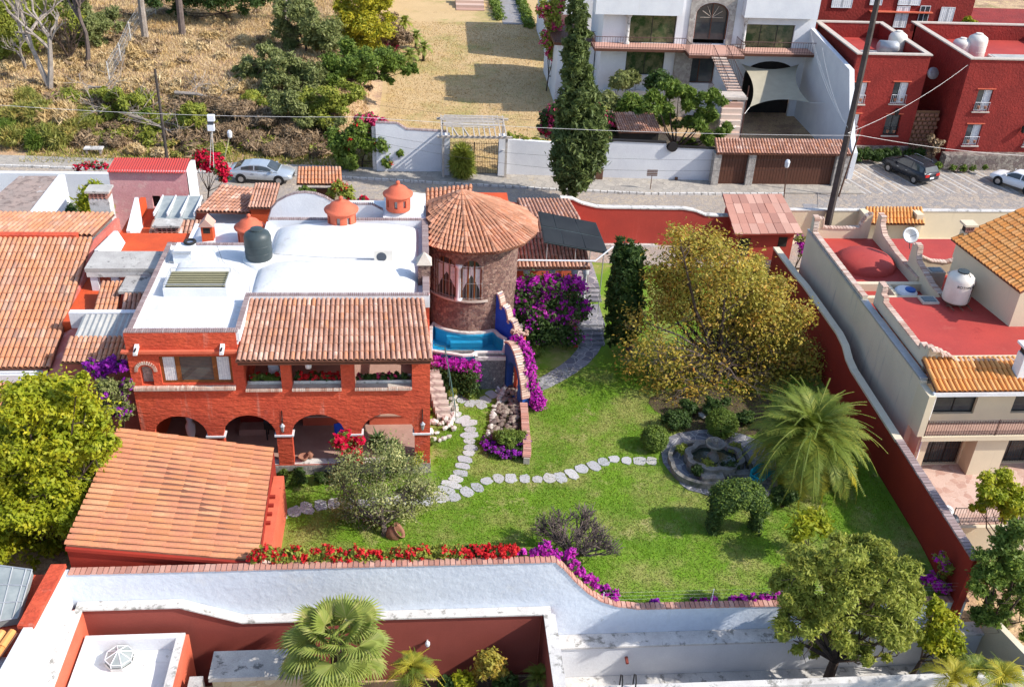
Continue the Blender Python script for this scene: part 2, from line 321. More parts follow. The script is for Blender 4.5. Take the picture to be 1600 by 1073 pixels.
def wall(mb, L, th, zb, zt, holes=(), s0=0.0):
    """slab s0..L, n 0..-th, with holes (a,b,z0,z1[,rise]); rise>0 = elliptical arch above z1"""
    xs = {s0, L}
    for pr in (zb, zt):
        if isinstance(pr, (list, tuple)): xs |= {p[0] for p in pr if s0 < p[0] < L}
    H = []
    for h in holes:
        a, b, z0, z1 = h[:4]; rise = h[4] if len(h) > 4 else 0
        H.append((a, b, z0, z1, rise)); xs |= {a, b}
        if rise: xs |= {a+(b-a)*(1-math.cos(math.pi*k/12))/2 for k in range(1, 12)}
    xs = sorted(x for x in xs if s0 <= x <= L)
    def top(h, s):
        a, b, z0, z1, r = h
        if not r: return z1
        t = (s-(a+b)/2)/((b-a)/2); return z1+r*math.sqrt(max(0, 1-t*t))
    for a, b in zip(xs, xs[1:]):
        if b-a < 1e-5: continue
        mid = (a+b)/2; cur = (interp(zb, a), interp(zb, b)); hs = sorted([h for h in H if h[0] <= mid <= h[1]], key=lambda h: h[2])
        segs = []
        for h in hs:
            segs.append((cur, (h[2], h[2]))); cur = (top(h, a), top(h, b))
        segs.append((cur, (interp(zt, a+1e-6), interp(zt, b-1e-6))))
        for (p, q), (r, t) in segs:
            if r-p < 1e-4 and t-q < 1e-4: continue
            mb.add([(a, 0, p), (b, 0, q), (b, 0, t), (a, 0, r), (a, -th, p), (b, -th, q), (b, -th, t), (a, -th, r)],
                   [(0, 1, 2, 3), (5, 4, 7, 6), (3, 2, 6, 7), (4, 5, 1, 0)])
    for h in H:
        for x, fl in ((h[0], 1), (h[1], 0)):
            q = [(x, 0, h[2]), (x, -th, h[2]), (x, -th, h[3]), (x, 0, h[3])]; mb.poly(q if fl else q[::-1])
    for x, fl in ((s0, 0), (L, 1)):
        q = [(x, 0, interp(zb, x)), (x, -th, interp(zb, x)), (x, -th, interp(zt, x)), (x, 0, interp(zt, x))]; mb.poly(q if fl else q[::-1])
    return mb
def window(parent, fr, a, b, z0, z1, dep=.12, nm=2, frame='wood', glass='glass', fw=.07, curtains=False, sill=None, name='window', rows=1, arch=0):
    """a window set back by dep in a wall frame: frame, panes, mullions"""
    m = MB(fr); n0, n1 = -dep, -dep-.06
    m.box((a, n1, z0), (a+fw, n0, z1)); m.box((b-fw, n1, z0), (b, n0, z1)); m.box((a+fw, n1, z0), (b-fw, n0, z0+fw)); m.box((a+fw, n1, z1-fw), (b-fw, n0, z1))
    for i in range(1, nm):
        x = a+(b-a)*i/nm; m.box((x-fw/2, n1, z0+fw), (x+fw/2, n0-.003, z1-fw))
    for i in range(1, rows):
        z = z0+(z1-z0)*i/rows; m.box((a+fw, n1+.004, z-fw/3), (b-fw, n0-.006, z+fw/3))
    w = m.build(name, frame, parent)
    g = None
    for i in range(nm):
        x0 = a+(b-a)*i/nm+(fw if i == 0 else fw/2); x1 = a+(b-a)*(i+1)/nm-(fw if i == nm-1 else fw/2)
        MB(fr).box((x0, n0-.045, z0+fw), (x1, n0-.03, z1-fw)).build('pane', glass, w)
    if curtains:
        for i in range(nm):
            if curtains != 'all' and i % 2 == 0 and nm > 1: continue
            x0 = a+(b-a)*i/nm+.07; x1 = a+(b-a)*(i+1)/nm-.05; c = MB(fr); k = max(4, int((x1-x0)/.09))
            for j in range(k):
                p, q = x0+(x1-x0)*j/k, x0+(x1-x0)*(j+1)/k; o1, o2 = (.012 if j % 2 else 0), (0 if j % 2 else .012)
                c.poly([(p, n0-.028+o1, z0+fw), (q, n0-.028+o2, z0+fw), (q, n0-.028+o2, z1-fw), (p, n0-.028+o1, z1-fw)])
            c.build('curtain', 'curtain', w)
    if sill: MB(fr).box((a-.12, -dep, z0-.09), (b+.12, .14, z0-.005)).build('sill', sill, w)
    return w

# ------------------------------------------------------------------ repeated pieces: tiles, bricks
def mesh_of(name, vs, fs, mat, smooth=False):
    me = bpy.data.meshes.new(name); me.from_pydata(vs, [], fs); me.materials.append(MT[mat] if mat in MT else LM[mat])
    if smooth: me.polygons.foreach_set('use_smooth', [True]*len(fs))
    me.update(); return me
def barrel(n=5, h=.5, taper=.86, th=.05, lift=.10):
    """unit clay tile: x -.5...5, y 0..1 up-slope, half-round"""
    vs = []; fs = []
    for y, k, dz in ((0, 1, lift), (1.1, taper, 0)):
        for j in range(n+1):
            t = math.pi*j/n; vs.append((-.5*k*math.cos(t), y, h*k*math.sin(t)+dz))
    for j in range(n): fs.append((j, j+1, n+1+j+1, n+1+j))
    b = len(vs)
    for j in range(n+1):
        t = math.pi*j/n; vs.append((-.40*math.cos(t), 0, h*.78*math.sin(t)+lift-.05))
    for j in range(n): fs.append((b+j, b+j+1, j+1, j))
    c = len(vs)
    for j in range(n+1):
        t = math.pi*j/n; vs.append((-.38*math.cos(t), .45, h*.7*math.sin(t)))
    for j in range(n): fs.append((c+j, c+j+1, b+j+1, b+j))
    return vs, fs
TILE = barrel(); TILE_LOW = barrel(4, .34, .9, .04, .12)
def put(parent, name, me, mats, stuffname=None, cap=300, mat=None, tv=None, tf=None):
    """mats: world matrices. the first `cap` nearest become part objects, the rest one joined stuff part"""
    og = _org(parent); mats = sorted(mats, key=lambda m: (m.translation-CAM).length)
    for m in mats[:cap]:
        o = bpy.data.objects.new(name, me); col.objects.link(o); o.parent = parent
        o.matrix_basis = Matrix.Translation(-og) @ m
    rest = mats[cap:]
    if rest:
        n = len(me.vertices); base = np.empty(n*3); me.vertices.foreach_get('co', base); base = base.reshape(-1, 3)
        V = np.concatenate([base @ np.array(m.to_3x3()).T + np.array(m.translation-og) for m in rest])
        F = []; pf = [tuple(p.vertices) for p in me.polygons]
        for k in range(len(rest)): F += [tuple(i+k*n for i in f) for f in pf]
        me2 = bpy.data.meshes.new(stuffname or name+'_field'); me2.from_pydata(V.tolist(), [], F); me2.materials.append(me.materials[0]); me2.update()
        o = link(stuffname or name+'_field', me2, parent); o['kind'] = 'stuff'
def tilefield(parent, A, B, C, D, nc, nr, mat='tile_p', cap=300, hgt=None, src=None, deck=True, wf=.92, deckmat='deck', seed=0):
    """A eave-left, B eave-right, C ridge-right, D ridge-left"""
    A, B, C, D = map(Vector, (A, B, C, D)); rg = random.Random(seed+int(A.x*100)); out = []
    if deck:
        N = (B-A).cross(D-A).normalized(); m = MB(); lo = N*-.09
        m.hexa([A+lo, B+lo, C+lo, D+lo], [A, B, C, D]); m.build('roof_deck', deckmat, parent)
    def bl(s, t): return (A*(1-s)+B*s)*(1-t)+(D*(1-s)+C*s)*t
    for r in range(nr):
        for c in range(nc):
            s = (c+.5)/nc; p = bl(s, r/nr); q = bl(s, (r+1)/nr)
            w = (bl((c+1)/nc, (r+.5)/nr)-bl(c/nc, (r+.5)/nr)); Y = q-p; ln = Y.length
            X = w.normalized(); Z = X.cross(Y).normalized(); Yn = Z.cross(X).normalized() if False else Y.normalized()
            X = Yn.cross(Z); wl_ = w.length*wf; h = wl_ if hgt is None else hgt
            j = rg.uniform(-.02, .02); X2 = X*math.cos(j)+Yn*math.sin(j); Y2 = Yn*math.cos(j)-X*math.sin(j)
            off = Z*(.012+rg.uniform(0, .012))+Yn*rg.uniform(-.012, .012)
            mtx = Matrix(((X2.x*wl_, Y2.x*ln, Z.x*h, p.x+off.x), (X2.y*wl_, Y2.y*ln, Z.y*h, p.y+off.y), (X2.z*wl_, Y2.z*ln, Z.z*h, p.z+off.z), (0, 0, 0, 1)))
            out.append(mtx)
    vs, fs = src or TILE
    key = 'tile_'+mat+str(len(vs))+str(vs[2][2])
    me = _MC.get(key) or _MC.setdefault(key, mesh_of('tile', vs, fs, mat))
    put(parent, 'tile', me, out, 'tile_field', cap)
_MC = {}
BX = ([(-.5, -.5, 0), (.5, -.5, 0), (.5, .5, 0), (-.5, .5, 0), (-.46, -.46, 1), (.46, -.46, 1), (.46, .46, 1), (-.46, .46, 1)],
      [(0, 3, 2, 1), (4, 5, 6, 7), (0, 1, 5, 4), (1, 2, 6, 5), (2, 3, 7, 6), (3, 0, 4, 7)])
def bricks(parent, path, w, step, h, mat='brick', cap=300, gap=.12, name='brick', seed=1, stuff=False):
    """bricks laid side by side along a polyline; w = across, step = pitch"""
    rg = random.Random(seed); pts = [Vector(p) for p in path]; out = []; carry = step/2
    for a, b in zip(pts, pts[1:]):
        d = b-a; L = d.length
        if L < 1e-6: continue
        X = d/L; Yv = Vector((0, 0, 1)).cross(X).normalized(); Z = X.cross(Yv); t = carry
        while t < L:
            p = a+X*t; j = rg.uniform(-.04, .04); X2 = X*math.cos(j)+Yv*math.sin(j); Y2 = Yv*math.cos(j)-X*math.sin(j)
            sx, sy, sz = step*(1-gap), w*rg.uniform(.96, 1.02), h*rg.uniform(.9, 1.1)
            out.append(Matrix(((X2.x*sx, Y2.x*sy, Z.x*sz, p.x), (X2.y*sx, Y2.y*sy, Z.y*sz, p.y), (X2.z*sx, Y2.z*sy, Z.z*sz, p.z), (0, 0, 0, 1))))
            t += step
        carry = t-L
    me = _MC.get('bx'+mat) or _MC.setdefault('bx'+mat, mesh_of('brick', *BX, mat))
    put(parent, name, me, out, name+'_course', 0 if stuff else cap)

# ------------------------------------------------------------------ vegetation
def leaves(name, lobes, n, size, mat, parent=None, clump=10, spread=.16, surf=.45, asp=2.0, droop=0.0, seed=0, flat=.6, subl=0, **tg):
    """lobes (cx,cy,cz,rx,ry,rz): leaf-sized faces gathered in clumps through the crown's volume"""
    rg = np.random.default_rng(seed+17); lb = np.array(lobes, float)
    if subl:
        S_ = []
        for l in lb:
            for _ in range(subl):
                d_ = rg.normal(size=3); d_[2] = abs(d_[2])*.9-.25; d_ /= np.linalg.norm(d_); q_ = rg.uniform(.55, .95); k_ = rg.uniform(.26, .44)
                S_.append([l[0]+d_[0]*l[3]*q_, l[1]+d_[1]*l[4]*q_, l[2]+d_[2]*l[5]*q_, l[3]*k_, l[4]*k_, l[5]*k_*.8])
        lb = np.array(S_)
    og = np.array(_org(parent))
    w = (lb[:, 3]*lb[:, 4]*lb[:, 5])**.66; w /= w.sum(); nc = max(6, n//clump)
    k = rg.choice(len(lb), nc, p=w); d = rg.normal(size=(nc, 3)); d /= np.linalg.norm(d, axis=1)[:, None]
    r = rg.random(nc)**surf * rg.uniform(.82, 1.06, nc); cc = lb[k, :3]+d*r[:, None]*lb[k, 3:6]
    cs = spread*lb[k, 3:6].mean(1)
    i = rg.integers(0, nc, n); p = cc[i]+rg.normal(size=(n, 3))*cs[i][:, None]*np.array([1, 1, .75])
    out = d[i]*.7+rg.normal(size=(n, 3))*.6+np.array([0, 0, flat]); out /= np.linalg.norm(out, axis=1)[:, None]
    a = np.cross(out, rg.normal(size=(n, 3))); a /= np.linalg.norm(a, axis=1)[:, None]+1e-9
    if droop: a = a*(1-droop)+np.array([0, 0, -1.])*droop; a /= np.linalg.norm(a, axis=1)[:, None]
    b = np.cross(out, a); s = size*rg.uniform(.55, 1.35, n)[:, None]; L = s*asp/2; W = s/2
    V = np.stack([p-a*L, p-b*W+out*s*.08, p+a*L, p+b*W+out*s*.08], 1).reshape(-1, 3)-og
    return quads(name, V, mat, parent, **tg)
def quads(name, V, mat, parent=None, **tg):
    nq = len(V)//4; me = bpy.data.meshes.new(name); me.vertices.add(nq*4); me.vertices.foreach_set('co', V.astype(np.float32).ravel())
    me.loops.add(nq*4); me.loops.foreach_set('vertex_index', np.arange(nq*4, dtype=np.int32)); me.polygons.add(nq)
    me.polygons.foreach_set('loop_start', np.arange(0, nq*4, 4, dtype=np.int32))
    me.materials.append(LM[mat] if mat in LM else MT[mat]); me.update(calc_edges=True)
    o = link(name, me, parent); return tag(o, **tg) if tg else o
def limbs(mb, p, d, L, r, depth, rg, spread=.7, kids=3, up=.15, minr=.008, shrink=.72, tips=None, nseg=3):
    pts = [Vector(p)]; rr = [r]; d = Vector(d).normalized()
    for k in range(nseg):
        d = (d+Vector((rg.gauss(0, .13), rg.gauss(0, .13), rg.gauss(0, .08)+up*.2))).normalized()
        pts.append(pts[-1]+d*L/nseg); rr.append(r*(1-.4*(k+1)/nseg))
    mb.tube(pts, rr, 6 if r > .05 else 4 if r > .02 else 3, False)
    if tips is not None and depth <= 1: tips.append(pts[-1])
    if depth <= 0: return
    for k in range(kids):
        t = rg.uniform(.45, 1) if k else 1; i = min(int(t*nseg), nseg-1); f = t*nseg-i; q = pts[i].lerp(pts[i+1], min(1, f))
        nd = (d+Vector((rg.gauss(0, spread), rg.gauss(0, spread), rg.gauss(0, spread*.6)+up))).normalized()
        limbs(mb, q, nd, L*shrink*rg.uniform(.8, 1.15), max(minr, r*.6), depth-1, rg, spread, kids, up, minr, shrink, tips, nseg)
def crown(c, R, H, k, seed, sc=.45):
    """irregular set of lobes filling an ellipsoid crown centred at c"""
    rg = random.Random(seed); out = [(c[0], c[1], c[2], R*.62, R*.62, H*.62)]
    for i in range(k):
        a = rg.uniform(0, 2*math.pi); e = rg.uniform(-.5, 1.1); rr = rg.uniform(.5, .8)
        s = sc*rg.uniform(.7, 1.25)
        out.append((c[0]+math.cos(a)*math.cos(e)*R*rr, c[1]+math.sin(a)*math.cos(e)*R*rr, c[2]+math.sin(e)*H*rr, R*s, R*s, H*s*.9))
    return out
def tree(name, label, cat, base, R, H, zc, n, size, leaf, bark='bark', lobes=None, k=9, seed=0, depth=3, tr=.16, group=None, lean=(0, 0), sc=.45, lname='foliage', **kw):
    b = Vector(base); t = thing(name, label, cat, b, group); rg = random.Random(seed); m = MB()
    c = (b.x+lean[0], b.y+lean[1], b.z+zc); lb = lobes or crown(c, R, H, k, seed, sc)
    h0 = zc-H*.55; fork = Vector((b.x+lean[0]*.4, b.y+lean[1]*.4, b.z+max(.3, h0)))
    m.tube([b-Vector((0, 0, .1)), b.lerp(fork, .5)+Vector((rg.uniform(-.08, .08), rg.uniform(-.08, .08), 0)), fork], [tr*1.25, tr, tr*.85], 8)
    for l in lb[1:]:
        e = Vector(l[:3]); mid = fork.lerp(e, .5)+Vector((rg.gauss(0, .15), rg.gauss(0, .15), -.1*H))
        m.tube([fork, mid, e], [tr*.6, tr*.4, tr*.15], 5)
        for q in range(depth):
            limbs(m, mid.lerp(e, rg.uniform(.2, 1)), Vector((rg.gauss(0, 1), rg.gauss(0, 1), rg.gauss(.3, .7))), R*.32, tr*.16, 1, rg, kids=2)
    m.build('trunk', bark, t)
    o = leaves(lname, lb, n, size, leaf, t, seed=seed, **kw)
    return t
def bush(name, label, cat, base, R, H, n, size, leaf, group=None, k=6, seed=0, stems='bark', flowers=None, lobes=None, **kw):
    b = Vector(base); t = thing(name, label, cat, b, group); rg = random.Random(seed); m = MB()
    lb = lobes or crown((b.x, b.y, b.z+H*.5), R, H*.5, k, seed, .45)
    for i in range(7):
        l = rg.choice(lb); m.tube([b+Vector((rg.uniform(-.1, .1)*R, rg.uniform(-.1, .1)*R, -.05)), (b+Vector(l[:3]))/2, l[:3]], [.05, .035, .015], 4)
    m.build('stem', stems, t)
    leaves('foliage', lb, n, size, leaf, t, seed=seed, **kw)
    if flowers:
        fm, fn, fs = flowers[:3]; up = flowers[3] if len(flowers) > 3 else lb
        leaves('blossom', [(l[0], l[1], l[2]+.05, l[3]*1.05, l[4]*1.05, l[5]*1.07) for l in up], fn, fs, fm, t, seed=seed+5, surf=.18, clump=flowers[4] if len(flowers) > 4 else 26, spread=.13, asp=1.2)
    return t
def ribbon(pts, w, z=None):
    """left/right edges of a strip along 2-D pixel-derived points"""
    P2 = [Vector((p[0], p[1], 0)) for p in pts]; Lf = []; Rt = []
    for i, p in enumerate(P2):
        d = (P2[min(i+1, len(P2)-1)]-P2[max(i-1, 0)]).normalized(); n = Vector((-d.y, d.x, 0)); ww = w[i] if isinstance(w, list) else w
        Lf.append(p+n*ww/2); Rt.append(p-n*ww/2)
    return Lf, Rt
# ================================================================== SETTING
def grid(name, x0, x1, y0, y1, fx, mat, nx=60, ny=60, xs=None, ys=None, **tg):
    xs = xs or [x0+(x1-x0)*i/nx for i in range(nx+1)]; ys = ys or [y0+(y1-y0)*i/ny for i in range(ny+1)]
    m = MB(); n = len(xs)
    m.add([(x, y, fx(x, y)) for y in ys for x in xs], [(j*n+i, j*n+i+1, (j+1)*n+i+1, (j+1)*n+i) for j in range(len(ys)-1) for i in range(n-1)])
    return m.build(name, mat, None, True, **tg)
def rng(a, b, s): return [a+(b-a)*i/max(1, round((b-a)/s)) for i in range(max(1, round((b-a)/s))+1)]
GR = M('hillside_ground', (.56, .40, .23), (.48, .31, .18), .25, .95, .8, 5, stain=[(.35, .50, .62, (.30, .19, .12)), (1.4, .55, .62, (.40, .25, .17)), (2.5, .6, .66, (.24, .16, .09)), (.8, .58, .68, (.58, .42, .20)), (.22, .60, .7, (.24, .22, .07))], fine=.3, bdist=.12)
gx = rng(-300, -45, 40)+rng(-43, 22.6, 1.6)+rng(22.75, 60, 2)+rng(70, 350, 40)
gy = rng(-60, 20, 20)+[28.9, 29.15]+rng(30.5, 33.3, 1.4)+[33.45]+rng(35, 73, 1.5)+rng(74, 130, 1.5)+rng(140, 500, 40)
grid('ground', 0, 0, 0, 0, lambda x, y: T(x, y)-.06, GR, xs=gx, ys=gy, kind='structure')
# garden lawn: lush in front, thin and yellow at the back and by the flower bed
LAWN = M('garden_lawn', (.155, .285, .014), (.115, .22, .013), .38, .95, .7, 22, stain=[(.30, .47, .64, (.29, .30, .08)), (.55, .56, .68, (.37, .33, .13)), (1.3, .64, .74, (.12, .19, .02))], fine=.35, bdist=.05)
grid('lawn', -13.0, 22.55, 29.2, 60.6, lambda x, y: T(x, y)-.004, LAWN, 90, 80, kind='structure')
DRY = M('dried_lawn', (.55, .39, .20), (.49, .34, .17), .25, .95, .6, 10, stain=[(.16, .50, .62, (.36, .30, .11)), (.3, .62, .72, (.24, .27, .06)), (.9, .62, .72, (.38, .25, .12)), (.25, .56, .68, (.58, .41, .17))], fine=.2, bdist=.05)
grid('dry_lawn', -4.4, 17.5, 72.9, 132, lambda x, y: T(x, y)+.02, DRY, 40, 60, kind='structure')
# street
RW = [(-60, 73.5, 67.5), (-32, 73.6, 67.3), (-6, 71.9, 65.5), (2, 70.9, 64.5), (10, 69.9, 63.2), (17, 69.2, 62.3), (28, 69.4, 62.3), (60, 69.6, 62.3)]
m = MB(); m.add([(x, a, 1.0) for x, a, b in RW]+[(x, b-5, 1.0) for x, a, b in RW], [(i+8, i+9, i+1, i) for i in range(7)]); m.build('road', 'cobble', None, kind='structure')
m = MB(); RW2 = RW[:7]+[(34, 69.4, 0)]
NB = [(-60, 75.6), (-32, 75.4), (-6, 73.8), (2, 72.9), (10, 72.4), (17, 72.2), (28, 71.2), (34, 71.2)]
for i in range(7):
    (x0, a0), (x1, a1) = NB[i], NB[i+1]; k0, k1 = RW2[i][1], RW2[i+1][1]
    m.hexa([(x0, k0, .9), (x1, k1, .9), (x1, a1, .9), (x0, a0, .9)], [(x0, k0, 1.12), (x1, k1, 1.12), (x1, a1, 1.14), (x0, a0, 1.14)])
m.build('sidewalk', 'side', None, kind='structure')
kb = thing('kerb', 'worn pale kerb stones edging the sidewalk across the street', 'kerb', (0, 70.9, 1))
bricks(kb, [(x, k-.11, .98) for x, k, _ in RW[:7]], .2, .55, .17, 'conc_w', 160, .06, 'kerb_stone')
# parking court in front of the red houses
m = MB(); m.poly([(29.3, 66.3, 1.03), (60, 66.3, 1.03), (60, 76.5, 1.03), (33, 76.5, 1.03)]); m.build('parking_court', 'park', None, kind='structure')
for i in range(9):
    a = P(1318+i*33, 303, 1.034); d = Vector((-2.6, 8.6, 0)).normalized(); n = Vector((d.y, -d.x, 0)); m = MB()
    for o in (0, .55): m.poly([a+n*o, a+n*(o+.17), a+n*(o+.17)+d*8.6, a+n*o+d*8.6])
    m.build('parking_stripe', 'park_l', None, kind='structure')
m = MB(); m.poly([(27.8, 62.6, 1.012), (60, 62.6, 1.012), (60, 66.6, 1.012), (28.6, 67.6, 1.012)]); m.build('pavement', 'pave', None, kind='structure')

# ================================================================== MAIN HOUSE
F0 = 38.0; X0 = -12.75
H = thing('house', 'two-storey red stucco house with arches, white vaulted roof and tiled porch', 'house', (-6, F0, 0))
fr = FR(X0, F0); S = lambda x: x-X0
m = MB(fr)
arches = [(-12.2, -9.8), (-9.1, -6.7), (-6.0, -3.55), (-2.8, -.33)]
holes = [(S(a), S(b), .6, 2.35, 1.15) for a, b in arches]
holes += [(S(-11.45), S(-8.35), 5.25, 6.72), (S(-12.32), S(-11.8), 5.2, 5.98, .24)]
holes += [(S(-7.85), S(-6.25), 4.95, 6.5), (S(-5.8), S(-3.6), 4.95, 6.5), (S(-3.0), S(-.42), 4.95, 6.5)]
wall(m, 13.15, .36, [(0, .55), (4.4, .55), (13.15, .55)], [(0, 7.93), (4.74, 7.93), (4.75, 6.62), (13.15, 6.62)], holes)
m.build('facade', 'red', H)
m = MB(fr)     # stone plinth under the arcade
m.box((0, -.38, -.1), (13.17, .03, .548)); m.build('stone_plinth', 'stone_l', H)
m = MB(); m.box((X0+.02, F0+.36, .35), (.36, 41.9, .58)); m.box((X0+.02, F0+.37, 3.85), (.38, 41.9, 4.02)); m.build('floor_slab', 'floor_t', H)
# floor tile joints stay real: a course of edge tiles on the terrace lip
m = MB(); m.box((X0+.1, F0+.01, .552), (.3, F0+.42, .61)); m.build('terrace_edge', 'conc_w', H)
# side and rear walls
m = MB(FR(X0, 47.3, 0, -1)); wall(m, 8.93, .3, 0, 7.44); m.build('side_wall', 'orange', H)
m = MB(FR(.4, F0+.36, 0, 1)); wall(m, 11.3, .3, [(0, 0), (3.5, 0), (3.51, 0)], [(0, 6.62), (2.9, 6.62), (2.91, 7.96), (11.3, 7.96)], [(.55, 2.6, 4.95, 6.5), (.6, 2.7, .6, 2.35, 1.0)]); m.build('side_wall', 'red', H)
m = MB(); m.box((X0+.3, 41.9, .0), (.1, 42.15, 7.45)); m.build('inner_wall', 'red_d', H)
m = MB(); m.box((X0, 47.0, 0), (-8, 47.3, 7.62)); m.box((-8, 49.35, 0), (.4, 49.65, 7.96)); m.build('rear_wall', 'white', H)
m = MB(); m.box((-8.1, F0+.36, 3.9), (-7.95, 41.9, 7.6)); m.build('partition', 'red', H)
m = MB(); m.box((-7.9, 41.74, 4.05), (.1, 41.9, 6.9)); m.build('porch_back_wall', 'coral', H)
# impost mouldings and pier caps
for a, b in [(-9.8, -9.1), (-6.7, -6.0), (-3.55, -2.8), (-.33, .4)]:
    m = MB(fr); m.box((S(a)-.09, -.4, 2.28), (S(b)+.09 if b < .4 else S(b)+.05, .06, 2.36)); m.build('impost', 'white', H)
for a, b in [(-6.25, -5.8), (-3.6, -3.0), (-.42, .4)]:
    m = MB(fr); m.box((S(a)-.1, -.42, 6.5), (S(b)+.1, .08, 6.72)); m.build('capital', 'conc_w', H)
# brick sills
m = MB(fr); m.box((S(-12.68), 0, 4.98), (S(-8.28), .16, 5.17)); m.build('sill', 'mortar', H)
bricks(H, [(-12.68, F0-.09, 5.06), (-8.28, F0-.09, 5.06)], .26, .085, .12, 'brick_o', 0, .15, 'sill_brick', 3)
for a, b in [(-7.85, -6.25), (-5.8, -3.6), (-3.0, -.42)]:
    m = MB(fr); m.box((S(a), -.36, 4.86), (S(b), .05, 4.952)); m.build('sill', 'mortar', H)
    bricks(H, [(a, F0-.03, 4.87), (b, F0-.03, 4.87)], .2, .085, .1, 'brick_o', 0, .15, 'sill_brick', 4)
    m = MB(fr); z = 4.955
    m.box((S(a)+.03, -.9, 4.5), (S(b)-.03, -.38, 4.62)); m.box((S(a)+.03, -.42, 4.62), (S(b)-.03, -.38, z+.14)); m.box((S(a)+.03, -.9, 4.62), (S(b)-.03, -.86, z+.14)); m.build('planter', 'conc_w', H)
    m = MB(fr); m.box((S(a)+.05, -.85, 4.7), (S(b)-.05, -.43, z+.06)); m.build('planter_soil', 'dirt', H)
# cornice and rain spouts
m = MB(fr); m.box((S(-12.78), 0, 6.93), (S(-8.02), .16, 7.06)); m.box((S(-12.95), -.1, 6.96), (S(-12.78), .16, 7.06)); m.build('cornice', 'coral', H)
for x in (-12.25, -8.62):
    m = MB(fr); s = S(x); m.hexa([(s-.09, 0, 7.2), (s+.09, 0, 7.2), (s+.09, .5, 7.08), (s-.09, .5, 7.08)][::-1], [(s-.09, 0, 7.36), (s+.09, 0, 7.36), (s+.07, .5, 7.22), (s-.07, .5, 7.22)][::-1])
    sp = m.build('rain_spout', 'white', H); m = MB(fr); m.box((s-.035, .2, 7.27), (s+.035, .502, 7.30)); m.build('spout_channel', 'black', sp)
# window band and niche
w = window(H, fr, S(-11.45), S(-8.35), 5.25, 6.72, .14, 1, 'wood', 'glass', .12)
for a, b in ((-10.75, -10.65), (-9.15, -9.05)):
    MB(fr).box((S(a)-.05, -.21, 5.33), (S(b)+.05, -.13, 6.63)).build('mullion', 'wood', w)
for a, b in ((-11.32, -10.82), (-9.0, -8.48)):
    c = MB(fr)
    for j in range(10): 
        x = a+(b-a)*j/10; c.box((S(x)+.004, -.165-.012*(j % 2), 5.36), (S(x)+.05, -.155-.012*(j % 2), 6.6))
    c.build('curtain', 'curtain', w)
m = MB(fr); m.box((S(-12.32), -.35, 5.2), (S(-11.8), -.33, 6.25)); m.build('niche_back', 'stone_l', H)
rg = random.Random(5)
mats = []
for k in range(15):
    t = math.pi*k/14; x = -12.06+math.cos(t)*.34; z = 5.98+math.sin(t)*.34; a = t-math.pi/2
    mats.append(Matrix.Translation((x, F0-.02, z)) @ Matrix.Rotation(-a, 4, 'Y') @ Matrix.Diagonal((.065, .06, .15, 1)))
put(H, 'brick', _MC.get('bxbrick_o') or _MC.setdefault('bxbrick_o', mesh_of('brick', *BX, 'brick_o')), mats)
# flat roofs
m = MB(); m.box((X0+.02, F0+.02, 7.3), (-7.96, 47.0, 7.5)); m.box((-7.96, 41.4, 7.3), (.12, 49.4, 7.5)); m.build('flat_roof', 'white_roof', H)
# parapets
m = MB(); m.box((-8.06, F0+.02, 7.45), (-7.86, 41.32, 7.9)); m.box((-8.06, 41.2, 7.3), (.42, 41.42, 7.95)); m.box((-8.1, 47.3, 7.45), (-7.9, 49.4, 7.86)); m.build('parapet', 'white', H)
m = MB(); m.box((X0, F0+.36, 7.45), (X0+.22, 47.0, 7.72)); m.build('kerb_wall', 'white', H)
m = MB(); m.box((X0+.25, F0+.05, 7.5), (-8.07, F0+.3, 7.93)); m.build('front_parapet', 'white', H)
for pth, w_ in (([(X0-.0, F0+.16, 7.93), (-7.92, F0+.16, 7.93)], .34), ([(-7.96, F0+.3, 7.9), (-7.96, 41.3, 7.9)], .24), ([(-8.06, 41.31, 7.95), (.42, 41.31, 7.95)], .26),
               ([(X0+.11, F0+.36, 7.72), (X0+.11, 47.1, 7.72)], .24), ([(.25, 41.4, 7.96), (.25, 49.6, 7.96)], .34), ([(-8, 49.5, 7.96), (.1, 49.5, 7.96)], .3), ([(X0+.2, 47.15, 7.62), (-8, 47.15, 7.62)], .26)):
    bricks(H, pth, w_, .095, .05, 'brick_g', 0, .2, 'coping_brick', 8)
# white vaults
def pillow(x0, x1, y0, y1, z, h, p=2.6, n=22):
    m = MB(); N = n
    def f(i, j):
        a = -1+2*i/N; b = -1+2*j/N; a = math.copysign(1-(1-abs(a))**1.6, a); b = math.copysign(1-(1-abs(b))**1.6, b)
        q = abs(a)**p+abs(b)**p; return ((x0+x1)/2+a*(x1-x0)/2, (y0+y1)/2+b*(y1-y0)/2, z+h*max(0, 1-abs(a)**p)**.5*max(0, 1-abs(b)**p)**.5)
    m.add([f(i, j) for j in range(N+1) for i in range(N+1)], [(j*(N+1)+i, j*(N+1)+i+1, (j+1)*(N+1)+i+1, (j+1)*(N+1)+i) for j in range(N) for i in range(N)])
    return m
pillow(-7.9, -.1, 41.6, 45.3, 7.48, .62).build('vault', 'white_roof', H, True)
pillow(-7.5, -.1, 45.5, 49.3, 7.48, .85).build('vault', 'white_roof', H, True)
pillow(-11.9, -8.1, 42.6, 46.8, 7.45, .34).build('vault', 'white_roof', H, True)
pillow(-12.4, -8.3, 38.5, 41.4, 7.45, .14).build('vault', 'white_roof', H, True)
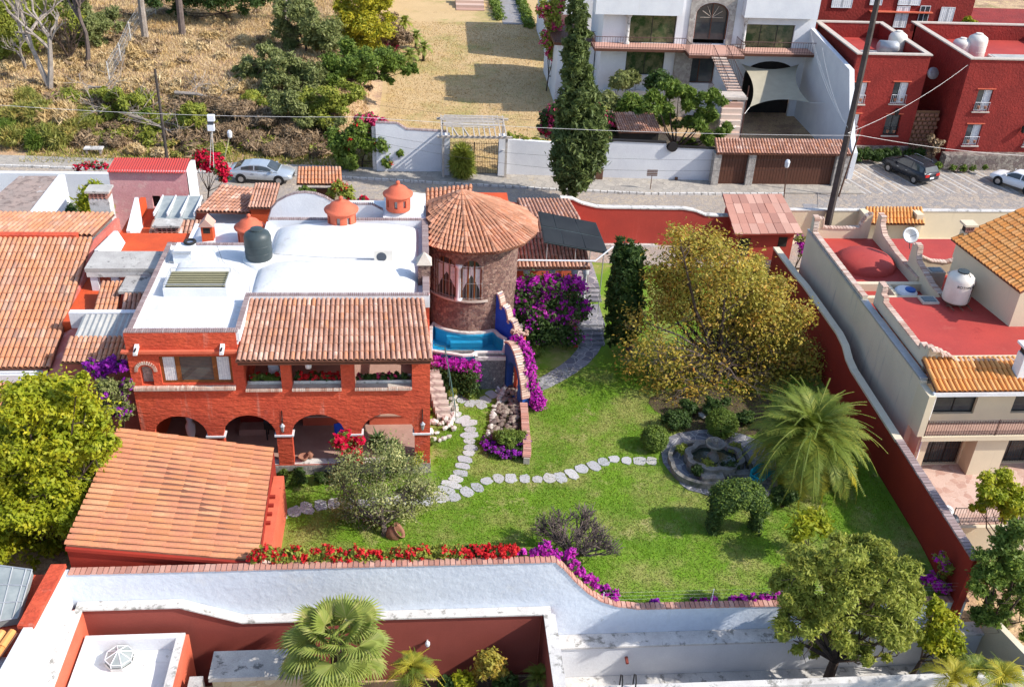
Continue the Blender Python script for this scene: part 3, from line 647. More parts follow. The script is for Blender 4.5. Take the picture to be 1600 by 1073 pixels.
# rear block, gable parapet
m = MB(); m.box((-8, 49.66, 0), (.3, 53.2, 7.42)); m.box((-12.6, 47.3, 0), (-8.02, 52.6, 6.2)); m.build('rear_block', 'white', H)
m = MB(FR(-8.2, 50.5)); prof = [(0, 7.4), (.25, 8.1), (.6, 8.5), (1.1, 8.8), (1.6, 8.97), (2.1, 9.02), (2.6, 8.95), (3.1, 8.75), (3.5, 8.48), (3.8, 8.36), (5.6, 8.36), (6.2, 8.0)]
wall(m, 6.2, .22, 7.3, prof); m.build('curved_parapet', 'white', H)
bricks(H, [(-8.2+a, 50.61, b) for a, b in prof], .26, .1, .05, 'brick_g', 0, .2, 'coping_brick', 9)
m = MB(); m.box((-2.0, 49.7, 7.4), (.3, 53, 7.95)); m.build('cupola_base', 'white', H)
pillow(-1.95, .25, 49.9, 52.9, 7.94, .4).build('vault', 'white_roof', H, True)
pillow(-12.3, -8.2, 47.6, 52.3, 6.19, .5).build('vault', 'white_roof', H, True)
# cupolas
def cupola(cx, cy, z, r, h):
    m = MB(); n = 8
    for k in range(n):
        a0 = 2*math.pi*k/n+.2; 
        for (f0, f1, z0, z1) in ((0, .32, 0, h), (.68, 1, 0, h), (.32, .68, 0, h*.28), (.32, .68, h*.80, h)):
            b0 = a0+2*math.pi/n*f0; b1 = a0+2*math.pi/n*f1; st = 3 if f1-f0 < .34 else 2
            for q in range(st):
                c0 = b0+(b1-b0)*q/st; c1 = b0+(b1-b0)*(q+1)/st
                o = [(cx+rr*math.cos(c), cy+rr*math.sin(c)) for rr, c in ((r, c0), (r, c1), (r-.12, c1), (r-.12, c0))]
                m.slab(o, z+z0, z+z1)
    d = m.build('cupola_drum', 'coral', H)
    MB().lathe((cx, cy, z), [(r-.13, .0), (r-.13, h)], 20).build('cupola_glass', 'glass_l', d)
    m = MB(); m.lathe((cx, cy, z), [(r-.03, h-.02), (r+.14, h), (r+.16, h+.07), (r+.05, h+.10), (r*.92, h+.2), (r*.72, h+.38), (r*.42, h+.5), (.1, h+.56), (.07, h+.62), (.12, h+.68), (.09, h+.76), (0, h+.8)], 28)
    m.build('cupola_dome', 'coral', H, True)
p = P(533, 357, 8.15); cupola(p.x, p.y+.7, 8.05, .74, .82)
p = P(622, 333, 8.2); cupola(p.x, p.y+.6, 8.2, .66, .82)
cupola(-9.0, 49.3, 6.6, .66, .95)
# skylight curb with slats
m = MB(); m.box((-11.9, 41.9, 7.45), (-9.0, 43.6, 7.95)); cb = m.build('skylight_curb', 'white', H); m = MB(); m.box((-11.8, 42.0, 7.951), (-9.1, 43.5, 7.96)); m.build('skylight_shade_sheet', 'dark', cb)  # dark sheet on the solid curb paints the shade between the slats
mats = [Matrix.Translation((-10.45, 42.05+.175*k, 8.0)) @ Matrix.Rotation(-.25, 4, 'X') @ Matrix.Diagonal((2.75, .085, .02, 1)) for k in range(9)]
put(H, 'slat', _MC.setdefault('bxslat', mesh_of('slat', *BX, 'slat')), mats)
m = MB()
for a, b in (((-11.85, 41.95), (-9.05, 41.95)), ((-9.05, 41.95), (-9.05, 43.55)), ((-9.05, 43.55), (-11.85, 43.55)), ((-11.85, 43.55), (-11.85, 41.95))):
    m.tube([(a[0], a[1], 8.14), (b[0], b[1], 8.14)], .022, 4); m.tube([(a[0], a[1], 7.95), (a[0], a[1], 8.14)], .022, 4)
m.build('skylight_rail', 'galv', H)
# small sheds and vents on the left back of the roof
m = MB(); m.box((-12.1, 45.2, 7.45), (-11.2, 46.4, 8.1)); m.build('roof_vent_box', 'white', H)
m = MB(); m.box((-12.35, 45.3, 7.5), (-12.15, 46.8, 7.6)); m.box((-12.1, 45.1, 8.1), (-11.2, 45.3, 8.16)); m.build('vent_cover', 'galv', H)
# brick chimney with pyramid cap by the east parapet
m = MB(); m.box((-.12, 43.0, 7.4), (.46, 43.7, 8.62)); ch = m.build('chimney', 'stone_p', H)
m = MB(); m.add([(-.2, 42.92, 8.62), (.54, 42.92, 8.62), (.54, 43.78, 8.62), (-.2, 43.78, 8.62), (.17, 43.35, 9.15)], [(0, 1, 4), (1, 2, 4), (2, 3, 4), (3, 0, 4), (3, 2, 1, 0)]); m.build('chimney_cap', 'mortar', ch)
m = MB(); m.box((-11.6, 49.5, 6.2), (-11.0, 50.1, 7.5)); ch = m.build('chimney', 'orange', H)
m = MB(); m.add([(-11.7, 49.4, 7.5), (-10.9, 49.4, 7.5), (-10.9, 50.2, 7.5), (-11.7, 50.2, 7.5), (-11.3, 49.4, 7.95), (-11.3, 50.2, 7.95)], [(0, 1, 4), (3, 5, 2), (1, 2, 5, 4), (0, 4, 5, 3), (0, 3, 2, 1)]); m.build('chimney_cap', 'brick', ch)
m = MB(); m.box((-11.6+.12, 49.49, 7.1), (-11.12, 49.495, 7.42)); m.build('chimney_flue', 'dark', ch)
# porch tile roof (pickable tiles)
tilefield(H, (-8.02, 37.32, 6.86), (.52, 37.32, 6.86), (.16, 41.2, 7.74), (-7.86, 41.2, 7.74), 37, 8, 'tile_p', 300, None, seed=1)
m = MB(); m.box((-7.95, F0-.62, 6.62), (.42, F0+.3, 6.72)); m.build('eave_board', 'wood_d', H)
# arcade furnishings built in: benches along the back wall
for a, b in ((-8.9, -6.6), (-5.9, -3.8), (-2.6, -.4)):
    m = MB(); m.box((a, 41.1, .58), (b, 41.88, 1.1)); m.box((a, 41.6, 1.1), (b, 41.89, 1.7)); m.build('bench', 'coral', H)
    m = MB(); m.box((a-.02, 41.05, 1.1), (b+.02, 41.6, 1.17)); m.build('bench_top', 'brick_o', H)
# wall lanterns
for x in (-6.36, .05):
    t = thing('wall_lantern', 'black iron wall lantern on the '+('pier between the second and third arch' if x < -2 else 'right-hand corner pier of the arcade'), 'lantern', (x, F0-.02, 3.1), 'lanterns on the arcade')
    m = MB(); m.tube([(x, F0-.02, 3.0), (x, F0-.22, 3.1), (x, F0-.25, 3.35), (x, F0-.05, 3.5)], .015, 4); m.tube([(x, F0-.02, 3.75), (x, F0-.04, 2.5)], .02, 4); m.build('bracket', 'black', t)
    m = MB(); m.lathe((x, F0-.25, 2.75), [(0, -.08), (.05, 0), (.11, .3), (.13, .31), (.0, .46)], 6); m.build('lamp_shade', 'galv', t)
# flowers in planters
def pot_row(nm, lab, a, b, leaf, fl, z=5.12, n=900, g='porch planters', seed=1):
    t = thing(nm, lab, 'plant', ((a+b)/2, F0+.6, z-.1), g); k = max(3, int((b-a)/.3)); rg = random.Random(seed)
    lb = [(a+(b-a)*(i+.5)/k, F0+.6, z+rg.uniform(0, .12), .2, .2, rg.uniform(.13, .24)) for i in range(k)]
    m = MB()
    for l in lb: m.tube([(l[0], l[1], z-.15), l[:3]], .012, 3)
    m.build('stem', 'bark', t)
    leaves('foliage', lb, n, .09, leaf, t, seed=seed)
    if fl: leaves('blossom', [(l[0], l[1], l[2]+.05, .19, .19, .2) for l in lb], int(n*fl[1]), .085, fl[0], t, seed=seed+3, surf=.2)
pot_row('green_plants', 'leafy green plants in the left porch planter', -7.7, -6.4, 'mid', ('red', .12), seed=1)
pot_row('geraniums', 'red geraniums filling the middle porch planter', -5.7, -3.7, 'dark', ('red', .9), seed=2)
pot_row('green_plants', 'low green plants with few pink flowers in the right porch planter', -2.9, -.6, 'dark', ('pinkf', .12), n=1300, seed=3)
# ================================================================== ROUND TOWER
TC = Vector((2.8, 50.05, 0)); TR = 2.6
W = thing('round_tower', 'round purple stone tower with conical clay-tiled roof and barred arched windows', 'tower', (TC.x, TC.y, 0))
def cwall(m, c, r, th, z0, z1, holes, n=72, a0=0, a1=2*math.pi):
    """ring wall with holes (angle0, angle1, z0, z1, rise)"""
    A = sorted({a0+(a1-a0)*i/n for i in range(n+1)} | {h[0] for h in holes} | {h[1] for h in holes})
    def top(h, t):
        q = (t-(h[0]+h[1])/2)/((h[1]-h[0])/2); return h[3]+h[4]*math.sqrt(max(0, 1-q*q))
    for s, e in zip(A, A[1:]):
        if e-s < 1e-5: continue
        mid = (s+e)/2; cur = (z0, z0); segs = []
        for h in holes:
            if h[0] < mid < h[1]: segs.append((cur, (h[2], h[2]))); cur = (top(h, s), top(h, e))
        segs.append((cur, (z1, z1)))
        for (p, q), (u, w) in segs:
            pt = lambda rr, t, z: (c[0]+rr*math.cos(t), c[1]+rr*math.sin(t), z)
            m.add([pt(r, s, p), pt(r, e, q), pt(r, e, w), pt(r, s, u), pt(r-th, s, p), pt(r-th, e, q), pt(r-th, e, w), pt(r-th, s, u)],
                  [(0, 1, 2, 3), (5, 4, 7, 6), (3, 2, 6, 7), (4, 5, 1, 0)])
    for h in holes:
        for t in h[:2]:
            pt = lambda rr, z: (c[0]+rr*math.cos(t), c[1]+rr*math.sin(t), z)
            m.poly([pt(r, h[2]), pt(r-th, h[2]), pt(r-th, h[3]), pt(r, h[3])])
hA = (rad(-139), rad(-111), 4.15, 6.0, .55); hB = (rad(-104), rad(-80), 4.15, 6.0, .55)
m = MB(); cwall(m, TC, TR, .35, 0, 7.6, [hA, hB], 72, -math.pi, math.pi); m.build('tower_wall', 'stone_p', W)
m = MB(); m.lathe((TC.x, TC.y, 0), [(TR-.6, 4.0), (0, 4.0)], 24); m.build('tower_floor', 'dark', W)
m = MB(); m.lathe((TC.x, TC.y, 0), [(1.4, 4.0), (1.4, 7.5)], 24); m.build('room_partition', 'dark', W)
m = MB(); m.lathe((TC.x, TC.y, 0), [(TR, 4.02), (TR+.1, 4.03), (TR+.1, 4.12), (TR-.36, 4.13)], 24, rad(-149), rad(-72)); m.build('window_sill', 'mortar', W)
for h in (hA, hB):
    m = MB(); g = MB(); cu = MB()
    pt = lambda rr, t, z: (TC.x+rr*math.cos(t), TC.y+rr*math.sin(t), z)
    a, b = h[0], h[1]
    arc = [(a+(b-a)*i/10, h[3]+h[4]*math.sqrt(max(0, 1-(2*i/10-1)**2))) for i in range(11)]
    m.tube([pt(TR-.1, a, h[2])]+[pt(TR-.1, t, z) for t, z in arc]+[pt(TR-.1, b, h[2])], .05, 4)
    for f in (.33, .66): m.tube([pt(TR-.14, a+(b-a)*f, h[2]), pt(TR-.14, a+(b-a)*f, h[3]+.45)], .045, 4)
    m.tube([pt(TR-.14, a, h[3]), pt(TR-.14, b, h[3])], .04, 4)
    wd = m.build('window', 'wood', W)
    for i in range(8): g.poly([pt(TR-.2, arc[i+1][0], h[2]), pt(TR-.2, arc[i+2][0], h[2]), pt(TR-.2, *arc[i+2]), pt(TR-.2, *arc[i+1])] if i < 8 else [])
    g.build('pane', 'glass', wd)
    for sd_ in (0, 1):
        cu = MB()
        for i in range(6):
            f0, f1 = i/12, (i+1)/12; zz = lambda f: h[2]+.35+1.1*(f*2)**.8
            e0, e1 = (a+(b-a)*f0, a+(b-a)*f1) if not sd_ else (b-(b-a)*f0, b-(b-a)*f1)
            cu.poly([pt(TR-.155-.02*(i % 2), e0, zz(f0)), pt(TR-.155-.02*((i+1) % 2), e1, zz(f1)), pt(TR-.155-.02*((i+1) % 2), e1, 6.1), pt(TR-.155-.02*(i % 2), e0, 6.1)])
        cu.build('curtain', 'curtain', wd)
    m = MB()
    for i in range(8):
        t = a-.02+(b-a+.04)*i/7; m.tube([pt(TR+.07, t, h[2]-.02), pt(TR+.07, t, 6.3)], .008, 3)
    for z in (4.3, 5.2, 6.2): m.tube([pt(TR+.07, a-.03+(b-a+.06)*i/6, z) for i in range(7)], .008, 3)
    m.build('window_grille', 'galv', W)
t = rad(-107.5); m = MB(); m.lathe((TC.x+(TR-.05)*math.cos(t), TC.y+(TR-.05)*math.sin(t), 0), [(.22, 4.12), (.22, 4.2), (.14, 4.28), (.15, 4.9), (.12, 6.0), (.19, 6.08), (.21, 6.25), (.0, 6.26)], 14); m.build('column', 'white', W, True)
# conical roof of wedge fields of tiles
AP = Vector((2.25, 50.3, 9.25)); RE = 3.66; EZ = 7.45
allm = []; dk = MB(); NS = 14
def eave(t, ext=0): return Vector((TC.x+(RE+ext)*math.cos(t), TC.y+(RE+ext)*math.sin(t), EZ))
for k in range(NS):
    a0 = rad(-225)+2*math.pi*k/NS; a1 = a0+2*math.pi/NS; A = eave(a0); B = eave(a1)
    N = (B-A).cross(AP-A).normalized()
    def cl(q):
        return q if q.x > .3 else q.lerp(AP, (.3-q.x)/(AP.x-q.x))
    A0, B0 = A, B; A, B = cl(A), cl(B)
    dk.poly([A, B, AP]); dk.poly([A-N*.1, AP-N*.1, B-N*.1]); dk.poly([A-N*.1, B-N*.1, B, A])
    A, B = A0, B0
    w0 = (B-A).length; X = (B-A).normalized(); mid = (A+B)/2; up = AP-mid; L = up.length; Y = up.normalized(); Z = X.cross(Y)
    nc = max(1, int(w0/.215)); rows = 12
    for c in range(nc):
        off = (c+.5-nc/2)*.215; maxL = L*(1-abs(off)/(w0/2)*.96)
        for r in range(rows):
            y0 = L*r/rows
            if y0 > maxL-.08: break
            ln = min(L/rows, maxL-y0); j = random.uniform(-.03, .03); X2 = X+Y*j; Y2 = Y-X*j
            p = mid+X*off+Y*y0+Z*(.015+random.uniform(0, .012))
            allm.append(Matrix(((X2.x*.2, Y2.x*ln, Z.x*.2, p.x), (X2.y*.2, Y2.y*ln, Z.y*.2, p.y), (X2.z*.2, Y2.z*ln, Z.z*.2, p.z), (0, 0, 0, 1))))
    e = AP-A; n_ = 12   # hip row
    for r in range(n_):
        p = A+e*(r/n_)+Vector((0, 0, .05)); Yh = e.normalized(); Xh = Vector((0, 0, 1)).cross(Yh)*-1; Xh.normalize(); Zh = Xh.cross(Yh); 
        allm.append(Matrix(((Xh.x*.22, Yh.x*L/n_, Zh.x*.2, p.x), (Xh.y*.22, Yh.y*L/n_, Zh.y*.2, p.y), (Xh.z*.22, Yh.z*L/n_, Zh.z*.2, p.z), (0, 0, 0, 1))))
dk.build('roof_deck', 'deck', W)
tm = _MC.get('tile_t') or _MC.setdefault('tile_t', mesh_of('tile', *TILE, 'tile_t'))
allm = [q for q in allm if q.translation.x > .34]
put(W, 'tile', tm, allm, 'tile_field')
m = MB(); m.lathe((AP.x, AP.y, AP.z-.12), [(.3, 0), (.22, .12), (.08, .2), (0, .22)], 12); m.build('roof_peak', 'mortar', W)
# tiled back slope between tower and house
Lk = thing('link_roof', 'clay-tiled slope behind the round tower next to the right-hand cupola', 'roof', (.8, 52.5, 5))
tilefield(Lk, (.35, 50.6, 7.3), (2.6, 50.9, 7.6), (3.0, 53.6, 8.2), (.3, 53.4, 8.0), 11, 8, 'tile_t')
m = MB(); m.box((.45, 51.2, 0), (5.0, 53.8, 7.7)); m.build('wall', 'orange', Lk)

# ================================================================== EAST PORCH, SOLAR PANEL, BOUGAINVILLEA
E1 = thing('garden_porch', 'low tiled garden porch on white columns east of the round tower', 'porch', (7.4, 55, 1))
tilefield(E1, (5.1, 50.8, 4.35), (9.75, 50.8, 4.35), (9.75, 55.6, 5.25), (5.1, 55.6, 5.25), 21, 9, 'tile_p', 300, seed=3)
tilefield(E1, (9.75, 60.4, 4.35), (6.3, 60.4, 4.35), (6.3, 55.62, 5.25), (9.75, 55.62, 5.25), 15, 8, 'tile_p', 90, seed=4)
m = MB(); m.box((5.3, 54.0, .3), (9.5, 60.1, 4.3)); m.build('wall', 'coral', E1)
for x in (6.1, 7.6, 8.9, 9.55):
    m = MB(); m.lathe((x, 51.2, .2), [(.2, 0), (.2, .15), (.13, .2), (.12, 3.5), (.2, 3.6), (.2, 3.9)], 10); m.build('column', 'white', E1, True)
m = MB(); m.box((5.3, 51.05, 4.06), (9.7, 51.35, 4.25)); m.build('beam', 'conc_w', E1)
m = MB(); m.box((5.3, 50.9, .0), (9.6, 54, 1.05)); m.build('porch_floor', 'floor_t', E1)
m = MB(); m.tube([(5.35, 49.6, 2.2), (5.35, 50.3, 5.0), (5.5, 50.45, 5.05), (9.9, 50.45, 5.0), (11.0, 51.1, 5.6)], .05, 6); m.build('water_pipe', 'white', E1)
SP = thing('solar_panel', 'black solar water panel raised on a frame above the porch tiles', 'solar panel', (8.8, 53, 5))
c0, c1, c2, c3 = P(850, 378, 5.6), P(951, 397, 5.5), P(930, 347, 6.7), P(842, 329, 6.9)
c0 = PY(850, 378, 51.0); c1 = PY(951, 396, 51.2); c2 = PY(931, 348, 53.6); c3 = PY(841, 330, 53.6)
N = (c1-c0).cross(c3-c0).normalized()
def q4(s, t): return (c0*(1-s)+c1*s)*(1-t)+(c3*(1-s)+c2*s)*t
m = MB(); m.hexa([q4(0, 0)-N*.08, q4(1, 0)-N*.08, q4(1, 1)-N*.08, q4(0, 1)-N*.08], [q4(0, 0), q4(1, 0), q4(1, 1), q4(0, 1)]); m.build('panel_frame', 'tank', SP)
for (s0, s1, t0, t1) in ((.01, .24, .52, .985), (.25, .62, .52, .985), (.63, .99, .52, .985), (.01, .30, .015, .49), (.31, .64, .015, .49), (.65, .99, .015, .49)):
    m = MB(); m.hexa([q4(s0, t0)+N*.004, q4(s1, t0)+N*.004, q4(s1, t1)+N*.004, q4(s0, t1)+N*.004], [q4(s0, t0)+N*.03, q4(s1, t0)+N*.03, q4(s1, t1)+N*.03, q4(s0, t1)+N*.03]); m.build('collector_mat', 'panel', SP)
for s_ in (.06, .5, .94):
    for t_ in (.05, .95):
        p = q4(s_, t_); zz = 4.4+max(0, (p.y-50.8))*.19 if p.x < 9.7 else 4.4; m = MB(); m.tube([p-N*.05, (p.x, p.y, max(4.3, zz) if p.x < 9.75 else 1.0)], .03, 5); m.build('leg', 'galv', SP)
# garden side wall of the porch and the purple bougainvillea in front
lb = []
rg = random.Random(3)
for i in range(60):
    u = rg.uniform(796, 908); f = rg.random(); v = 440+f*86; lb.append(tuple(PY(u, v, 49.9-1.0*f))+(.6, .55, .5))
lb = [l for l in lb if .1 < l[2] < 4.2]
upper = [l for l in lb if l[2] > 2.2]
BG = bush('bougainvillea', 'huge purple bougainvillea hedge hanging below the solar panel and porch eave', 'bougainvillea', (7.2, 49.6, 0), 2, 3, 15000, .12, 'dark', lobes=lb, flowers=('mag', 9500, .14, [l for l in lb if l[2] > 1.9], 30), seed=3, spread=.35)
leaves('top_blossom', [tuple(PY(800+6.4*i, 441+(i % 3)*6, 49.7))+(.42, .35, .32) for i in range(18)], 4200, .13, 'mag', BG, seed=19, surf=.3, clump=40, spread=.3, asp=1.2)
leaves('low_blossom', [l for l in lb if l[2] <= 2.4], 700, .13, 'mag', BG, seed=9, surf=.1, clump=20, spread=.3, asp=1.2)

# ================================================================== POOL
PO = thing('swimming_pool', 'raised swimming pool with bright blue water below the round tower', 'pool', (2.6, 46.4, 0))
zr = 2.2
rim = [(.45, 47.9), (.45, 45.5), (1.2, 45.25), (2.2, 44.95), (2.75, 45.0), (3.0, 45.25), (4.45, 45.25), (4.65, 46.0), (4.7, 46.7), (4.35, 47.15), (4.15, 47.6)]
arc = [(TC.x+(TR+.02)*math.cos(rad(a)), TC.y+(TR+.02)*math.sin(rad(a))) for a in range(-64, -151, -8)]
outer = rim+[a for a in arc if a[1] < 48.7]
def inset(pts, d):
    n = len(pts); o = []
    for i in range(n):
        a, b, c = Vector(pts[i-1]), Vector(pts[i]), Vector(pts[(i+1) % n]); e1 = (b-a).normalized(); e2 = (c-b).normalized()
        nn = (Vector((-e1.y, e1.x))+Vector((-e2.y, e2.x))); nn = nn.normalized() if nn.length > 1e-3 else Vector((-e1.y, e1.x)); o.append(tuple(b+nn*d))
    return o
ar = sum(outer[i-1][0]*outer[i][1]-outer[i][0]*outer[i-1][1] for i in range(len(outer)))
sg = 1 if ar > 0 else -1
inn = inset(outer, .2*sg)
n = len(outer)
m = MB(); m.add([(x, y, zr) for x, y in outer]+[(x, y, zr) for x, y in inn]+[(x, y, zr-.1) for x, y in inn]+[(x, y, zr-.1) for x, y in outer],
    [(i, (i+1) % n, n+(i+1) % n, n+i) for i in range(n)]+[(n+i, n+(i+1) % n, 2*n+(i+1) % n, 2*n+i) for i in range(n)]+[(3*n+i, 3*n+(i+1) % n, (i+1) % n, i) for i in range(n)])
m.build('coping', 'conc_w', PO)
m = MB(); m.add([(x, y, zr-.1) for x, y in inn]+[(x, y, .9) for x, y in inn], [(i, (i+1) % n, n+(i+1) % n, n+i) for i in range(n)]+[tuple(range(n, 2*n))]); m.build('basin', 'pool_in', PO)
m = MB(); m.box((1.6, 47.0, 1.0), (3.4, 47.6, 1.55)); m.box((1.4, 47.3, 1.0), (3.7, 47.9, 1.9)); m.build('pool_step', 'pool_in', PO)
WM = bpy.data.materials.new('pool_water'); WM.use_nodes = True; nt = WM.node_tree; b = nt.nodes['Principled BSDF']
b.inputs['Base Color'].default_value = (.55, .90, 1, 1); b.inputs['Roughness'].default_value = .03; b.inputs['IOR'].default_value = 1.2; b.inputs['Transmission Weight'].default_value = 1
nz = nt.nodes.new('ShaderNodeTexNoise'); nz.inputs['Scale'].default_value = 2.2; bp = nt.nodes.new('ShaderNodeBump'); bp.inputs['Strength'].default_value = .12; nt.links.new(nz.outputs[0], bp.inputs['Height']); nt.links.new(bp.outputs[0], b.inputs['Normal'])
MT['water'] = WM
m = MB(); m.poly([(x, y, zr-.22) for x, y in inset(outer, .19*sg)]); m.build('pool_water', 'water', PO)
# pool retaining wall faces
m = MB(); m.box((3.0, 45.0, -.05), (4.5, 45.24, 2.08)); m.build('slate_front', 'stone_g', PO)
m = MB(); m.box((2.86, 44.92, -.05), (3.0, 45.24, 2.1)); m.box((2.86, 44.9, 1.9), (4.5, 45.0, 2.1)); m.build('pale_trim', 'conc_w', PO)
m = MB(); m.box((.45, 45.5, -.05), (2.86, 45.7, 2.08)); m.build('side_front', 'stone_g', PO)
# hedge with magenta top against the pool
p0, p1 = Vector((.7, 45.0, 0)), Vector((2.75, 44.5, 0))
lb = []
for i in range(7):
    c = p0.lerp(p1, i/6)
    for z in (.35, .9, 1.45): lb.append((c.x, c.y-.1, z, .42, .5, .45))
top = [(l[0], l[1]+.1, l[2]+.32, .38, .42, .3) for l in lb if l[2] > 1.2]+[(2.95, 44.5, 1.2, .25, .35, .5)]
bush('hedge', 'rounded dark green hedge topped with magenta flowers below the pool', 'hedge', (1.7, 44.8, 0), 1.2, 2, 9000, .07, 'dark', lobes=lb, flowers=('mag', 2600, .08, top, 6), seed=11)
# scalloped blue wall
B1 = thing('scalloped_wall', 'scalloped blue wall with brick top curving down beside the pool', 'wall', (4.7, 47.8, 2))
A_, B_ = Vector((3.98, 47.95)), Vector((5.15, 46.6)); L = (B_-A_).length
prof = []
for k in range(3):
    s0 = L*k/3; s1 = L*(k+1)/3; zt0 = 4.3-.62*k
    for j in range(8):
        f = j/7; prof.append((s0+(s1-s0)*min(f, .999), zt0-.12*f-.62*(f**3.2)+.18*math.sin(f*math.pi)))
bfr = FR(A_.x, A_.y, (B_-A_).x, (B_-A_).y)
m = MB(bfr); wall(m, L, .3, 0, prof); m.build('blue_face', 'blue', B1)
bricks(B1, [bfr(s, -.15, z) for s, z in prof], .42, .12, .1, 'brick_o', 200)
m = MB(bfr); m.box((L-.02, -.45, 0), (L+.35, .1, 2.35)); m.build('end_pier', 'coral', B1)
m = MB(); 
for i in range(26):
    pass
mats = []
for i in range(46):
    s = rg.uniform(L-.25, L+.5); nn = rg.uniform(-.55, .2); z = 2.35+rg.uniform(0, .35); q = Vector(bfr(s, nn, z)); k = rg.uniform(.14, .28)
    mats.append(Matrix.Translation(q) @ Matrix.Rotation(rg.uniform(0, 3), 4, 'Z') @ Matrix.Rotation(rg.uniform(-.5, .5), 4, 'X') @ Matrix.Diagonal((k, k*.7, k*.5, 1)))
put(B1, 'stone', _MC.setdefault('bxrock', mesh_of('stone', *BX, 'brick_o')), mats)
# blue arch wall
B2 = thing('blue_arch_wall', 'blue garden arch with curved brick top beside the pool, spilling water channel at its foot', 'arch wall', (4.9, 44.3, 0))
A_, B_ = Vector((4.45, 45.3)), Vector((5.3, 43.05)); L = (B_-A_).length; bfr = FR(A_.x, A_.y, (B_-A_).x, (B_-A_).y)
prof = [(0, 2.75), (.3, 2.95), (.6, 3.0), (.95, 2.92), (1.3, 2.68), (1.6, 2.35), (1.9, 1.9), (2.15, 1.35), (2.405, .62)]
m = MB(bfr); wall(m, L, .38, -.05, prof, [(.42, 1.75, .12, 1.25, .85)]); m.build('arch_face', 'blue2', B2)
bricks(B2, [bfr(s, -.19, z) for s, z in prof], .5, .13, .1, 'brick_o', 200)
m = MB(bfr); m.box((.5, -.8, 0), (.85, -.4, 2.1)); m.build('pillar', 'coral', B2)
m = MB(bfr); m.tube([(.95, -.3, .25), (1.25, -.3, .8), (1.3, -.3, 1.5), (1.45, -.5, 1.75)], .05, 6); m.tube([(-.2, .25, .9), (.0, .35, .5), (.1, .4, .15), (.4, .35, .05)], .06, 6); m.build('white_pipe', 'white', B2)
lb = [tuple(bfr(s, -.62+.1*math.sin(s*4), z-.1))+(.3, .3, .35) for s, z in prof]+[tuple(bfr(s, -.8, z))+(.38, .38, .4) for s, z in ((1.5, 1.7), (1.8, 1.2), (2.1, .8), (2.4, .5), (2.75, .4), (1.9, .6), (2.3, .3))]
bush('bougainvillea', 'magenta bougainvillea cascading over the back of the blue arch', 'bougainvillea', (5.9, 43.6, 0), 1, 2, 2500, .08, 'dark', lobes=lb, flowers=('mag', 6500, .10, lb, 5), seed=13)
# low curved brick-topped wall of the rill bed
B3 = thing('rill_wall', 'low brick-topped wall along the right side of the rill bed', 'wall', (5.3, 41, 0))
pth = [(5.36, 43.0, .42), (5.33, 42, .42), (5.27, 41, .4), (5.24, 40, .4), (5.2, 39.2, .38), (5.1, 38.5, .36)]
for a, b in zip(pth, pth[1:]):
    m = MB(FR(a[0]-.14, a[1], b[0]-a[0], b[1]-a[1])); wall(m, math.hypot(b[0]-a[0], b[1]-a[1])+.01, .3, -.35, a[2]-.01); m.build('wall_section', 'mortar', B3)
bricks(B3, pth, .42, .15, .08, 'brick', 200)
# rill bed, rocks, purple edging and fern
rb = MB(); bed = [P(u, v, .02) for u, v in ((812, 598), (818, 640), (822, 690), (824, 712), (800, 712), (765, 705), (760, 690), (770, 660), (778, 625), (790, 598))]
rb.slab([(p.x, p.y) for p in bed], -.1, .03); rb.build('flower_bed', 'dirt', None, kind='structure')
def stones(nm, lab, cat, pts, s, mat, parent=None, seed=0, hh=.5, cap=300, pn='stone', group=None, jit=.12):
    rg = random.Random(seed); t = parent or thing(nm, lab, cat, tuple(pts[0][:2])+(0,), group); mats = []
    for p in pts:
        k = s*rg.uniform(.7, 1.3); mats.append(Matrix.Translation((p[0]+rg.uniform(-jit, jit), p[1]+rg.uniform(-jit, jit), p[2] if len(p) > 2 else 0)) @ Matrix.Rotation(rg.uniform(0, 6), 4, 'Z') @ Matrix.Rotation(rg.uniform(-.2, .2), 4, 'X') @ Matrix.Diagonal((k*rg.uniform(.8, 1.3), k*.8, k*hh, 1)))
    put(t, pn, rockmesh(mat), mats, 'stone_pile', cap); return t
def rockmesh(mat):
    if 'rk'+mat in _MC: return _MC['rk'+mat]
    bm = bmesh.new(); bmesh.ops.create_icosphere(bm, subdivisions=1, radius=.6); rg = random.Random(4)
    for v in bm.verts: v.co *= rg.uniform(.8, 1.12); v.co.z += .25
    me = bpy.data.meshes.new('stone'); bm.to_mesh(me); bm.free(); me.materials.append(MT[mat]); _MC['rk'+mat] = me; return me
def along(pts, step):
    out = []; c = 0
    for a, b in zip(pts, pts[1:]):
        a, b = Vector(a), Vector(b); L = (b-a).length; t = c
        while t < L: out.append(tuple(a.lerp(b, t/L))); t += step
        c = t-L
    return out
pl = [P(u, v, .05) for u, v in ((797, 585), (785, 615), (774, 640), (768, 662), (763, 680), (758, 695))]
stones('rill_rocks', 'dark wet rocks lining the rill bed below the blue arch', 'rocks', [(a.x+o, a.y, .08) for a in map(Vector, along([tuple(p) for p in pl], .22)) for o in (.25, .55, .9, 1.2)], .32, 'rock_d', seed=2, hh=.7)
stones('rill_edging', 'pale stones edging the left side of the rill bed', 'stone edging', [tuple(Vector(a)) for a in along([tuple(p) for p in pl], .26)], .3, 'rock', seed=3, hh=.8, jit=.06)
lb = [tuple(P(u, v, .2))+(.4, .38, .25) for u, v in ((762, 690), (766, 700), (776, 706), (788, 709), (800, 709), (812, 706), (818, 696), (815, 685))]
bush('flower_edging', 'low purple flowering border round the end of the rill bed', 'flowers', tuple(P(790, 705, 0)), .5, .3, 2600, .06, 'dark', lobes=lb, flowers=('purp', 3000, .06), seed=4)
